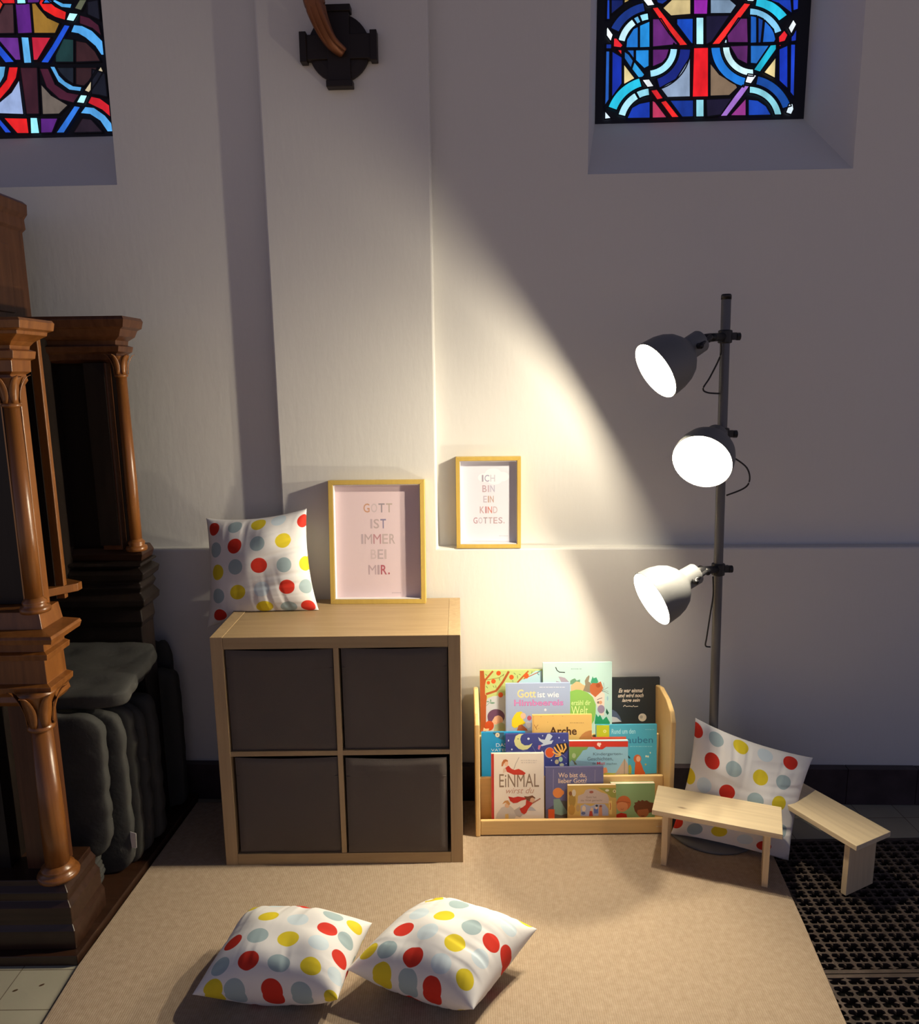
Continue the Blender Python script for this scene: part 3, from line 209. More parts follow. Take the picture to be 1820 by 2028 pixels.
 'moon': (917.3,229.0,142.0,219.6,177.2,9.0,'#3c4488',[('#d9d99a', 'p', [(47.3, 176.7), (35.6, 169.9), (29.7, 152.2), (33.5, 136.3), (45.0, 124.3), (60.4, 119.2), (75.9, 121.9), (87.5, 131.7), (93.8, 143.9), (81.8, 136.7), (66.3, 135.9), (54.8, 144.0), (51.0, 157.8), (55.0, 171.6), (63.7, 176.7)]), ('#333344', 'p', [(45.2, 159.5), (45.2, 160.1), (45.0, 160.6), (44.8, 161.1), (44.4, 161.4), (44.1, 161.6), (43.7, 161.7), (43.3, 161.6), (42.9, 161.4), (42.6, 161.1), (42.3, 160.6), (42.2, 160.1), (42.1, 159.5), (42.2, 159.0), (42.3, 158.4), (42.6, 158.0), (42.9, 157.6), (43.3, 157.4), (43.7, 157.3), (44.1, 157.4), (44.4, 157.6), (44.8, 158.0), (45.0, 158.4), (45.2, 159.0)]), ('#5f68a0', 'p', [(0.5, 115.0), (12.0, 117.8), (27.5, 113.6), (46.8, 116.4), (66.2, 118.1), (85.5, 113.9), (85.4, 106.0), (0.5, 107.0)]), ('#c6d3e4', 'p', [(145.7, 175.4), (153.5, 176.7), (164.0, 167.3), (153.3, 150.6), (166.9, 153.4), (160.1, 140.7), (141.7, 136.5), (126.2, 132.2), (121.4, 136.2), (132.0, 141.0), (117.6, 152.1), (113.2, 165.0), (124.4, 156.5), (136.9, 155.2)]), ('#d07a8a', 'p', [(114.6, 135.3), (125.3, 137.1), (116.9, 119.0), (112.2, 123.1)]), ('#9aa3c8', 's', [(93.3, 133.6), (104.8, 111.7)], 0.9), ('#b9a0b4', 'p', [(170.2, 109.1), (169.6, 114.1), (167.9, 118.8), (165.2, 122.8), (161.7, 125.9), (157.6, 127.8), (153.2, 128.5), (148.8, 127.8), (144.6, 125.9), (141.1, 122.8), (138.4, 118.8), (136.7, 114.1), (136.1, 109.1), (136.7, 104.1), (138.4, 99.4), (141.1, 95.4), (144.6, 92.3), (148.8, 90.3), (153.2, 89.7), (157.6, 90.3), (161.7, 92.3), (165.2, 95.4), (167.9, 99.4), (169.6, 104.1)]), ('#da5a2a', 'p', [(169.2, 109.5), (168.7, 114.0), (167.2, 118.2), (164.8, 121.8), (161.7, 124.6), (158.0, 126.3), (154.1, 126.9), (150.2, 126.3), (146.6, 124.6), (143.5, 121.8), (141.1, 118.2), (139.6, 114.0), (139.0, 109.5), (139.6, 105.0), (141.1, 100.7), (143.5, 97.1), (146.6, 94.4), (150.2, 92.6), (154.1, 92.0), (158.0, 92.6), (161.7, 94.4), (164.8, 97.1), (167.2, 100.7), (168.7, 105.0)]), ('#332a2c', 'p', [(170.7, 132.6), (182.3, 140.4), (213.2, 143.9), (218.9, 120.1), (201.5, 102.5), (189.9, 100.7), (174.4, 112.8)]), ('#eeb85c', 's', [(163.8, 112.9), (176.3, 103.8), (192.8, 102.6)], 5.3), ('#eeb85c', 's', [(169.1, 128.7), (178.3, 114.7), (190.9, 105.6)], 5.3), ('#eeb85c', 's', [(178.8, 139.4), (186.1, 124.5), (193.8, 109.6)], 5.3), ('#eeb85c', 's', [(192.9, 137.9), (198.1, 124.4), (195.3, 110.5)], 5.3), ('#eeb85c', 's', [(205.9, 141.1), (210.3, 126.2), (199.6, 109.5)], 5.3), ('#eeb85c', 's', [(172.4, 96.0), (186.0, 96.8), (193.7, 102.6)], 5.3), ('#8a8cae', 's', [(193.8, 104.6), (211.1, 88.5)], 2.1), ('#a9c7a8', 'p', [(198.7, 84.8), (198.5, 87.2), (197.8, 89.4), (196.7, 91.3), (195.2, 92.7), (193.6, 93.6), (191.8, 93.9), (190.0, 93.6), (188.3, 92.7), (186.8, 91.3), (185.7, 89.4), (185.0, 87.2), (184.8, 84.8), (185.0, 82.4), (185.7, 80.2), (186.8, 78.4), (188.3, 76.9), (190.0, 76.0), (191.8, 75.7), (193.6, 76.0), (195.2, 76.9), (196.7, 78.4), (197.8, 80.2), (198.5, 82.4)]), ('#c0b492', 'p', [(185.1, 76.1), (184.9, 78.2), (184.2, 80.2), (183.1, 81.9), (181.7, 83.3), (180.0, 84.1), (178.2, 84.4), (176.4, 84.1), (174.7, 83.3), (173.2, 81.9), (172.1, 80.2), (171.4, 78.2), (171.2, 76.1), (171.4, 73.9), (172.1, 71.9), (173.2, 70.2), (174.7, 68.8), (176.4, 68.0), (178.2, 67.7), (180.0, 68.0), (181.7, 68.8), (183.1, 70.2), (184.2, 71.9), (184.9, 73.9)]), ('#b9c0ae', 'p', [(203.3, 64.9), (203.0, 66.5), (202.3, 67.9), (201.0, 69.1), (199.4, 70.1), (197.6, 70.7), (195.6, 70.9), (193.6, 70.7), (191.7, 70.1), (190.1, 69.1), (188.9, 67.9), (188.1, 66.5), (187.8, 64.9), (188.1, 63.4), (188.9, 61.9), (190.1, 60.7), (191.7, 59.8), (193.6, 59.2), (195.6, 59.0), (197.6, 59.2), (199.4, 59.8), (201.0, 60.7), (202.3, 61.9), (203.0, 63.4)]), ('#dbe2f2', 'p', [(12.3, 154.0), (12.3, 155.0), (12.1, 156.0), (11.8, 156.8), (11.4, 157.4), (10.9, 157.8), (10.4, 158.0), (9.9, 157.8), (9.4, 157.4), (9.0, 156.8), (8.7, 156.0), (8.5, 155.0), (8.5, 154.0), (8.5, 153.0), (8.7, 152.0), (9.0, 151.2), (9.4, 150.6), (9.9, 150.2), (10.4, 150.1), (10.9, 150.2), (11.4, 150.6), (11.8, 151.2), (12.1, 152.0), (12.3, 153.0)]), ('#dbe2f2', 'p', [(84.2, 159.5), (84.1, 160.5), (83.7, 161.4), (83.0, 162.3), (82.1, 162.9), (81.1, 163.3), (80.0, 163.4), (78.9, 163.3), (77.9, 162.9), (77.0, 162.3), (76.3, 161.4), (75.9, 160.5), (75.7, 159.5), (75.9, 158.4), (76.3, 157.5), (77.0, 156.7), (77.9, 156.0), (78.9, 155.6), (80.0, 155.5), (81.1, 155.6), (82.1, 156.0), (83.0, 156.7), (83.7, 157.5), (84.1, 158.4)]), ('#dbe2f2', 'p', [(24.5, 122.2), (24.4, 123.0), (24.1, 123.8), (23.7, 124.5), (23.1, 125.0), (22.4, 125.3), (21.7, 125.4), (21.0, 125.3), (20.4, 125.0), (19.8, 124.5), (19.4, 123.8), (19.1, 123.0), (19.0, 122.2), (19.1, 121.4), (19.4, 120.6), (19.8, 120.0), (20.4, 119.5), (21.0, 119.2), (21.7, 119.0), (22.4, 119.2), (23.1, 119.5), (23.7, 120.0), (24.1, 120.6), (24.4, 121.4)]), ('#dbe2f2', 'p', [(130.8, 169.7), (130.8, 170.4), (130.6, 171.0), (130.4, 171.5), (130.1, 171.9), (129.7, 172.2), (129.3, 172.3), (128.9, 172.2), (128.5, 171.9), (128.2, 171.5), (128.0, 171.0), (127.8, 170.4), (127.7, 169.7), (127.8, 169.0), (128.0, 168.4), (128.2, 167.9), (128.5, 167.5), (128.9, 167.2), (129.3, 167.1), (129.7, 167.2), (130.1, 167.5), (130.4, 167.9), (130.6, 168.4), (130.8, 169.0)]), ('#dbe2f2', 'p', [(188.2, 162.1), (188.1, 162.8), (187.9, 163.5), (187.6, 164.0), (187.2, 164.5), (186.7, 164.7), (186.2, 164.8), (185.7, 164.7), (185.3, 164.5), (184.9, 164.0), (184.6, 163.5), (184.4, 162.8), (184.3, 162.1), (184.4, 161.4), (184.6, 160.7), (184.9, 160.1), (185.3, 159.7), (185.7, 159.4), (186.2, 159.3), (186.7, 159.4), (187.2, 159.7), (187.6, 160.1), (187.9, 160.7), (188.1, 161.4)]), ('#dbe2f2', 'p', [(205.5, 152.0), (205.5, 152.7), (205.3, 153.4), (205.1, 153.9), (204.7, 154.4), (204.4, 154.6), (204.0, 154.7), (203.6, 154.6), (203.2, 154.4), (202.9, 153.9), (202.6, 153.4), (202.5, 152.7), (202.4, 152.0), (202.5, 151.3), (202.6, 150.6), (202.9, 150.0), (203.2, 149.6), (203.6, 149.3), (204.0, 149.2), (204.4, 149.3), (204.7, 149.6), (205.1, 150.0), (205.3, 150.6), (205.5, 151.3)]), ('#dbe2f2', 'p', [(161.7, 81.6), (161.7, 82.3), (161.5, 82.8), (161.2, 83.3), (160.8, 83.7), (160.3, 83.9), (159.8, 84.0), (159.3, 83.9), (158.8, 83.7), (158.4, 83.3), (158.1, 82.8), (157.9, 82.3), (157.9, 81.6), (157.9, 81.0), (158.1, 80.4), (158.4, 80.0), (158.8, 79.6), (159.3, 79.3), (159.8, 79.3), (160.3, 79.3), (160.8, 79.6), (161.2, 80.0), (161.5, 80.4), (161.7, 81.0)]), ('#dbe2f2', 'p', [(128.8, 113.4), (128.8, 114.1), (128.6, 114.8), (128.3, 115.3), (127.9, 115.8), (127.5, 116.0), (127.1, 116.1), (126.6, 116.0), (126.2, 115.8), (125.8, 115.3), (125.6, 114.8), (125.4, 114.1), (125.3, 113.4), (125.4, 112.6), (125.6, 112.0), (125.8, 111.4), (126.2, 111.0), (126.6, 110.7), (127.1, 110.6), (127.5, 110.7), (127.9, 111.0), (128.3, 111.4), (128.6, 112.0), (128.8, 112.6)]), ('#dbe2f2', 'p', [(212.2, 69.7), (212.2, 70.2), (212.0, 70.7), (211.8, 71.1), (211.4, 71.4), (211.1, 71.6), (210.7, 71.7), (210.3, 71.6), (209.9, 71.4), (209.6, 71.1), (209.3, 70.7), (209.2, 70.2), (209.1, 69.7), (209.2, 69.2), (209.3, 68.7), (209.6, 68.3), (209.9, 68.0), (210.3, 67.8), (210.7, 67.7), (211.1, 67.8), (211.4, 68.0), (211.8, 68.3), (212.0, 68.7), (212.2, 69.2)])]),
 'redback': (1218.9,235.5,142.0,119.8,158.3,4.0,'#b5482f',[]),
 'kinder': (1137.8,223.0,142.0,205.2,152.3,12.0,'#8fbcd0',[('#7fa0b4', 'p', [(0.5, 86.0), (83.5, 76.6), (120.0, 67.8), (120.0, 25.1), (0.5, 26.6)]), ('#c2b848', 'p', [(111.9, 39.8), (152.5, 36.2), (204.7, 39.7), (204.7, 24.0), (111.9, 25.2)]), ('#7c9e56', 'p', [(0.5, 132.0), (67.3, 131.2), (61.2, 121.5), (48.0, 118.6), (38.9, 104.1), (28.8, 91.8), (20.6, 79.4), (10.5, 85.8), (0.5, 75.6)]), ('#a9b98a', 'p', [(23.5, 100.3), (23.3, 102.6), (22.6, 104.8), (21.5, 106.7), (20.1, 108.2), (18.4, 109.1), (16.6, 109.4), (14.8, 109.1), (13.2, 108.2), (11.7, 106.7), (10.6, 104.8), (10.0, 102.6), (9.7, 100.3), (10.0, 97.9), (10.6, 95.7), (11.7, 93.8), (13.2, 92.4), (14.8, 91.5), (16.6, 91.1), (18.4, 91.5), (20.1, 92.4), (21.5, 93.8), (22.6, 95.7), (23.3, 97.9)]), ('#5c5d4a', 'p', [(6.4, 87.9), (19.6, 79.5), (27.7, 67.9), (18.6, 68.0), (15.5, 77.4)]), ('#bda590', 'p', [(156.5, 26.7), (180.8, 67.0), (192.9, 87.7), (204.7, 66.7), (204.7, 33.4), (172.8, 31.8)]), ('#5f6a55', 's', [(192.9, 87.7), (192.0, 31.5)], 1.5), ('#dc8d62', 'p', [(119.0, 55.3), (129.1, 57.3), (134.6, 40.6), (119.0, 34.5)]), ('#c8382a', 'p', [(0.5, 151.8), (204.7, 149.1), (204.7, 129.4), (128.0, 130.4), (115.9, 121.4), (95.6, 121.7), (85.5, 130.9), (0.5, 132.0)]), ('#f4d8cc', 'p', [(106.6, 139.7), (106.4, 141.3), (105.9, 142.8), (105.2, 144.0), (104.2, 145.0), (103.0, 145.7), (101.7, 145.9), (100.5, 145.7), (99.3, 145.0), (98.3, 144.0), (97.5, 142.8), (97.0, 141.3), (96.9, 139.7), (97.0, 138.0), (97.5, 136.5), (98.3, 135.3), (99.3, 134.3), (100.5, 133.6), (101.7, 133.4), (103.0, 133.6), (104.2, 134.3), (105.2, 135.3), (105.9, 136.5), (106.4, 138.0)]), ('#f4d8cc', 'p', [(111.4, 140.6), (111.3, 141.8), (111.0, 142.9), (110.4, 143.8), (109.6, 144.6), (108.7, 145.0), (107.8, 145.2), (106.9, 145.0), (106.0, 144.6), (105.2, 143.8), (104.6, 142.9), (104.3, 141.8), (104.2, 140.6), (104.3, 139.4), (104.6, 138.3), (105.2, 137.4), (106.0, 136.7), (106.9, 136.2), (107.8, 136.1), (108.7, 136.2), (109.6, 136.7), (110.4, 137.4), (111.0, 138.3), (111.3, 139.4)]), ('#f4d8cc', 'p', [(108.2, 134.0), (108.1, 135.1), (107.8, 136.1), (107.4, 136.9), (106.8, 137.6), (106.1, 138.0), (105.4, 138.2), (104.6, 138.0), (104.0, 137.6), (103.4, 136.9), (102.9, 136.1), (102.6, 135.1), (102.5, 134.0), (102.6, 132.9), (102.9, 131.9), (103.4, 131.1), (104.0, 130.4), (104.6, 130.0), (105.4, 129.9), (106.1, 130.0), (106.8, 130.4), (107.4, 131.1), (107.8, 131.9), (108.1, 132.9)]), ('#4a5f6e', 't', 'Kindergarten-', (83.5, 97.4, 185.8, 110.2), 0, 0), ('#4a5f6e', 't', 'Geschichten,', (63.6, 79.9, 152.4, 94.8), 0, 0), ('#46586a', 't', 'die', (80.4, 67.9, 92.0, 76.5), 1, 0), ('#c43c4c', 't', 'Mut', (96.6, 67.1, 125.0, 77.7), 1, 0), ('#55707c', 't', 'machen', (130.1, 66.4, 165.6, 74.3), 0, 0)]),
 'glauben': (1233.8,240.0,142.0,213.3,200.5,8.0,'#4aa5c0',[('#b9c22c', 'p', [(2.0, 199.7), (46.8, 199.1), (46.8, 157.1), (2.0, 157.7)]), ('#dfe09a', 'p', [(36.4, 177.5), (36.2, 178.9), (35.7, 180.3), (34.8, 181.5), (33.7, 182.4), (32.4, 182.9), (30.9, 183.1), (29.5, 182.9), (28.2, 182.4), (27.0, 181.5), (26.2, 180.3), (25.6, 178.9), (25.4, 177.5), (25.6, 176.0), (26.2, 174.7), (27.0, 173.5), (28.2, 172.6), (29.5, 172.1), (30.9, 171.9), (32.4, 172.1), (33.7, 172.6), (34.8, 173.5), (35.7, 174.7), (36.2, 176.0)]), ('#b9c22c', 'p', [(33.4, 177.5), (33.3, 178.1), (33.0, 178.7), (32.7, 179.3), (32.1, 179.6), (31.6, 179.9), (30.9, 180.0), (30.3, 179.9), (29.7, 179.6), (29.2, 179.3), (28.8, 178.7), (28.6, 178.1), (28.5, 177.5), (28.6, 176.8), (28.8, 176.2), (29.2, 175.7), (29.7, 175.3), (30.3, 175.1), (30.9, 175.0), (31.6, 175.1), (32.1, 175.3), (32.7, 175.7), (33.0, 176.2), (33.3, 176.8)]), ('#a5d8e2', 't', 'Rund um den', (55.0, 167.8, 138.0, 185.5), 1, 0), ('#2b6a8c', 't', 'Glauben', (73.3, 133.8, 199.1, 157.3), 0, 0), ('#86c5d2', 's', [(119.2, 122.2), (129.0, 122.1)], 2.4), ('#86c5d2', 's', [(131.1, 122.1), (136.8, 122.0)], 2.4), ('#86c5d2', 's', [(138.9, 122.0), (146.7, 121.9)], 2.4), ('#86c5d2', 's', [(148.8, 121.8), (160.7, 121.7)], 2.4), ('#86c5d2', 's', [(162.8, 121.7), (167.4, 121.6)], 2.4), ('#86c5d2', 's', [(169.6, 121.6), (179.4, 121.4)], 2.4), ('#86c5d2', 's', [(181.5, 121.4), (187.2, 121.3)], 2.4), ('#86c5d2', 's', [(189.3, 121.3), (196.7, 121.2)], 2.4), ('#86c5d2', 's', [(173.0, 181.9), (177.0, 181.9)], 2.4), ('#86c5d2', 's', [(179.1, 181.9), (181.4, 181.8)], 2.4), ('#86c5d2', 's', [(183.5, 181.8), (186.7, 181.8)], 2.4), ('#86c5d2', 's', [(188.8, 181.7), (193.6, 181.7)], 2.4), ('#86c5d2', 's', [(195.7, 181.7), (197.6, 181.6)], 2.4), ('#86c5d2', 's', [(199.7, 181.6), (203.7, 181.6)], 2.4), ('#7d6a4c', 'p', [(100.7, 24.5), (141.6, 21.4), (212.8, 25.6), (212.8, 12.6), (100.8, 14.0)]), ('#b3a83a', 'p', [(113.9, 53.6), (121.1, 57.7), (125.2, 45.1), (124.2, 24.2), (114.0, 24.3)]), ('#1f3d44', 'p', [(112.8, 91.3), (121.0, 80.8), (119.0, 78.7), (112.8, 82.9)]), ('#c4663a', 'p', [(159.0, 77.3), (158.5, 81.4), (157.2, 85.1), (155.0, 88.4), (152.2, 90.9), (149.0, 92.5), (145.5, 93.0), (142.0, 92.5), (138.8, 90.9), (136.0, 88.4), (133.8, 85.1), (132.5, 81.4), (132.0, 77.3), (132.5, 73.3), (133.8, 69.5), (136.0, 66.2), (138.8, 63.7), (142.0, 62.2), (145.5, 61.6), (149.0, 62.2), (152.2, 63.7), (155.0, 66.2), (157.2, 69.5), (158.5, 73.3)]), ('#e8aa86', 'p', [(155.9, 77.3), (155.7, 79.9), (154.9, 82.3), (153.8, 84.4), (152.2, 86.0), (150.5, 87.0), (148.6, 87.3), (146.7, 87.0), (144.9, 86.0), (143.4, 84.4), (142.2, 82.3), (141.5, 79.9), (141.2, 77.3), (141.5, 74.7), (142.2, 72.3), (143.4, 70.2), (144.9, 68.6), (146.7, 67.6), (148.6, 67.2), (150.5, 67.6), (152.2, 68.6), (153.8, 70.2), (154.9, 72.3), (155.7, 74.7)]), ('#cc5a2a', 'p', [(138.4, 65.9), (155.8, 65.7), (161.9, 50.9), (166.1, 38.3), (173.3, 25.7), (170.2, 14.8), (135.5, 15.2), (136.4, 45.0)]), ('#dde4c8', 'p', [(178.9, 86.3), (178.8, 87.3), (178.6, 88.2), (178.1, 89.0), (177.5, 89.6), (176.8, 90.0), (176.1, 90.1), (175.3, 90.0), (174.7, 89.6), (174.1, 89.0), (173.6, 88.2), (173.3, 87.3), (173.2, 86.3), (173.3, 85.4), (173.6, 84.5), (174.1, 83.7), (174.7, 83.1), (175.3, 82.7), (176.1, 82.6), (176.8, 82.7), (177.5, 83.1), (178.1, 83.7), (178.6, 84.5), (178.8, 85.4)]), ('#dde4c8', 'p', [(185.5, 85.2), (185.4, 86.2), (185.1, 87.1), (184.6, 87.9), (184.0, 88.5), (183.4, 88.8), (182.6, 89.0), (181.9, 88.8), (181.2, 88.5), (180.6, 87.9), (180.1, 87.1), (179.9, 86.2), (179.8, 85.2), (179.9, 84.2), (180.1, 83.3), (180.6, 82.5), (181.2, 81.9), (181.9, 81.6), (182.6, 81.4), (183.4, 81.6), (184.0, 81.9), (184.6, 82.5), (185.1, 83.3), (185.4, 84.2)]), ('#dde4c8', 'p', [(192.3, 98.7), (192.3, 99.5), (192.1, 100.2), (191.7, 100.8), (191.3, 101.2), (190.8, 101.5), (190.3, 101.6), (189.8, 101.5), (189.3, 101.2), (188.9, 100.8), (188.5, 100.2), (188.3, 99.5), (188.3, 98.7), (188.3, 97.9), (188.5, 97.2), (188.9, 96.6), (189.3, 96.2), (189.8, 95.9), (190.3, 95.8), (190.8, 95.9), (191.3, 96.2), (191.7, 96.6), (192.1, 97.2), (192.3, 97.9)]), ('#c9b25a', 'p', [(177.0, 57.1), (176.9, 57.9), (176.6, 58.7), (176.2, 59.4), (175.6, 60.0), (174.9, 60.3), (174.2, 60.4), (173.4, 60.3), (172.7, 60.0), (172.1, 59.4), (171.7, 58.7), (171.4, 57.9), (171.3, 57.1), (171.4, 56.2), (171.7, 55.4), (172.1, 54.7), (172.7, 54.2), (173.4, 53.8), (174.2, 53.7), (174.9, 53.8), (175.6, 54.2), (176.2, 54.7), (176.6, 55.4), (176.9, 56.2)])]),
 'einmal': (865.6,167.0,22.0,179.6,253.1,10.0,'#eadfd2',[('#b4332c', 'p', [(0.5, 252.6), (8.7, 252.6), (7.6, 14.1), (0.5, 14.3)]), ('#8a7460', 't', 'EiNMAL', (26.4, 134.6, 162.4, 181.1), 0, 0), ('#be8f78', 't', 'wirst du', (49.6, 112.2, 145.8, 132.5), 0, 1), ('#e8be9e', 'p', [(57.7, 218.2), (57.5, 220.8), (56.8, 223.3), (55.7, 225.4), (54.3, 227.0), (52.7, 228.0), (50.9, 228.3), (49.1, 228.0), (47.5, 227.0), (46.1, 225.4), (45.0, 223.3), (44.3, 220.8), (44.1, 218.2), (44.3, 215.6), (45.0, 213.1), (46.1, 211.0), (47.5, 209.4), (49.1, 208.4), (50.9, 208.1), (52.7, 208.4), (54.3, 209.4), (55.7, 211.0), (56.8, 213.1), (57.5, 215.6)]), ('#b06a3c', 'p', [(33.7, 208.1), (35.7, 221.3), (41.5, 231.0), (49.1, 232.8), (56.7, 228.8), (56.3, 224.0), (49.1, 225.4), (42.3, 217.3), (39.0, 208.6)]), ('#c0382a', 'p', [(47.5, 202.6), (58.4, 210.9), (67.8, 199.5), (79.2, 195.0), (92.6, 198.6), (105.8, 192.2), (117.5, 183.2), (111.4, 177.1), (75.3, 178.3), (63.9, 183.9), (52.6, 188.9)]), ('#9a938e', 's', [(76.4, 197.4), (83.2, 216.8), (94.7, 239.1)], 1.6), ('#dcc4b0', 'p', [(39.3, 197.9), (46.0, 203.6), (50.7, 189.9), (39.2, 184.2)]), ('#cfc5bc', 's', [(100.4, 228.3), (107.6, 228.2)], 2.8), ('#cfc5bc', 's', [(110.0, 228.2), (114.2, 228.1)], 2.8), ('#cfc5bc', 's', [(116.6, 228.1), (122.3, 228.0)], 2.8), ('#cfc5bc', 's', [(124.7, 228.0), (133.5, 227.9)], 2.8), ('#cfc5bc', 's', [(135.9, 227.8), (139.3, 227.8)], 2.8), ('#cfc5bc', 's', [(141.8, 227.8), (149.0, 227.7)], 2.8), ('#cfc5bc', 's', [(151.4, 227.6), (155.6, 227.6)], 2.8), ('#cfc5bc', 's', [(102.2, 220.5), (108.7, 220.4)], 3.2), ('#cfc5bc', 's', [(111.4, 220.4), (115.2, 220.3)], 3.2), ('#cfc5bc', 's', [(117.9, 220.3), (123.1, 220.2)], 3.2), ('#cfc5bc', 's', [(125.8, 220.2), (133.7, 220.1)], 3.2), ('#cfc5bc', 's', [(136.4, 220.0), (139.5, 220.0)], 3.2), ('#cfc5bc', 's', [(142.2, 220.0), (148.7, 219.9)], 3.2), ('#cfc5bc', 's', [(151.4, 219.9), (153.5, 219.8)], 3.2), ('#c9c1ba', 'p', [(13.0, 23.9), (17.0, 41.5), (32.4, 62.9), (47.7, 68.6), (63.0, 68.5), (74.4, 58.5), (82.8, 32.8), (77.9, 23.1)]), ('#b9b0aa', 'p', [(74.3, 52.6), (97.3, 66.1), (101.0, 52.3), (108.6, 40.4), (97.0, 27.7), (83.7, 32.8)]), ('#bcbcc0', 'p', [(122.0, 51.0), (131.6, 65.6), (139.3, 63.6), (152.5, 50.6)]), ('#e2b894', 'p', [(60.5, 70.5), (60.3, 72.8), (59.5, 75.0), (58.2, 76.8), (56.5, 78.2), (54.6, 79.1), (52.5, 79.4), (50.5, 79.1), (48.5, 78.2), (46.9, 76.8), (45.6, 75.0), (44.8, 72.8), (44.5, 70.5), (44.8, 68.3), (45.6, 66.1), (46.9, 64.3), (48.5, 62.9), (50.5, 62.0), (52.5, 61.7), (54.6, 62.0), (56.5, 62.9), (58.2, 64.3), (59.5, 66.1), (60.3, 68.3)]), ('#cf9558', 'p', [(35.4, 75.1), (44.1, 86.4), (55.5, 88.6), (63.4, 76.3), (59.6, 70.1), (47.8, 80.8)]), ('#dcba72', 'p', [(45.6, 39.2), (57.1, 41.0), (57.3, 23.3), (45.5, 23.5)]), ('#c02c22', 'p', [(56.6, 102.3), (74.7, 97.7), (89.9, 101.5), (112.8, 97.6), (119.4, 91.3), (101.3, 87.2), (87.9, 79.5), (74.5, 78.1), (63.1, 86.1)]), ('#7a4a30', 'p', [(110.9, 102.2), (124.2, 101.0), (139.5, 104.8), (149.4, 96.8), (141.3, 93.0), (129.9, 84.3), (119.4, 88.9)]), ('#e0b290', 'p', [(147.4, 88.1), (147.1, 90.4), (146.3, 92.5), (145.1, 94.3), (143.4, 95.7), (141.5, 96.6), (139.4, 96.9), (137.3, 96.6), (135.4, 95.7), (133.7, 94.3), (132.5, 92.5), (131.7, 90.4), (131.4, 88.1), (131.7, 85.8), (132.5, 83.7), (133.7, 81.9), (135.4, 80.5), (137.3, 79.6), (139.4, 79.3), (141.5, 79.6), (143.4, 80.5), (145.1, 81.9), (146.3, 83.7), (147.1, 85.8)]), ('#7a4a30', 's', [(129.0, 99.0), (139.5, 101.8), (149.0, 93.9)], 3.2), ('#c03022', 'p', [(118.4, 89.3), (129.8, 83.3), (142.2, 77.3), (131.7, 66.6), (124.0, 55.9), (118.1, 43.2), (110.5, 38.0), (101.0, 44.4), (95.0, 58.2), (106.8, 64.0), (116.4, 71.7)]), ('#a8705a', 's', [(139.3, 76.9), (152.7, 85.0), (167.1, 93.6)], 4.3)]),
 'wobist': (1051.7,181.0,22.0,200.0,195.5,9.0,'#6a6992',[('#8e8aaa', 's', [(27.9, 188.3), (26.6, 105.8)], 2.5), ('#85819f', 's', [(171.2, 185.2), (170.4, 137.8)], 3.0), ('#5a5468', 'p', [(0.5, 43.0), (23.5, 58.5), (54.2, 77.9), (100.2, 73.3), (100.1, 10.1), (0.5, 11.4)]), ('#edd2b4', 't', 'Wo bist du,', (44.7, 155.9, 141.5, 175.3), 1, 0), ('#edd2b4', 't', 'lieber Gott?', (44.6, 138.6, 142.3, 155.5), 1, 0), ('#5c5a58', 'p', [(54.2, 75.9), (92.6, 71.5), (92.4, 12.2), (32.9, 13.0), (33.0, 30.8)]), ('#82a092', 'p', [(27.4, 82.1), (48.5, 83.9), (61.8, 58.0), (79.0, 32.1), (54.1, 24.6), (29.1, 30.8)]), ('#e58c48', 'p', [(60.5, 104.6), (59.9, 109.3), (58.1, 113.7), (55.3, 117.4), (51.7, 120.3), (47.4, 122.1), (42.8, 122.7), (38.3, 122.1), (34.0, 120.3), (30.4, 117.4), (27.6, 113.7), (25.8, 109.3), (25.2, 104.6), (25.8, 99.9), (27.6, 95.6), (30.4, 91.8), (34.0, 88.9), (38.3, 87.1), (42.8, 86.5), (47.4, 87.1), (51.7, 88.9), (55.3, 91.8), (58.1, 95.6), (59.9, 99.9)]), ('#e58c48', 'p', [(64.1, 105.4), (63.9, 107.4), (63.4, 109.3), (62.6, 111.0), (61.6, 112.2), (60.4, 113.0), (59.1, 113.3), (57.8, 113.0), (56.6, 112.2), (55.6, 111.0), (54.8, 109.3), (54.3, 107.4), (54.1, 105.4), (54.3, 103.4), (54.8, 101.5), (55.6, 99.8), (56.6, 98.6), (57.8, 97.8), (59.1, 97.5), (60.4, 97.8), (61.6, 98.6), (62.6, 99.8), (63.4, 101.5), (63.9, 103.4)]), ('#dc5a28', 'p', [(9.1, 46.9), (31.1, 46.6), (31.0, 11.0), (9.5, 11.3)])]),
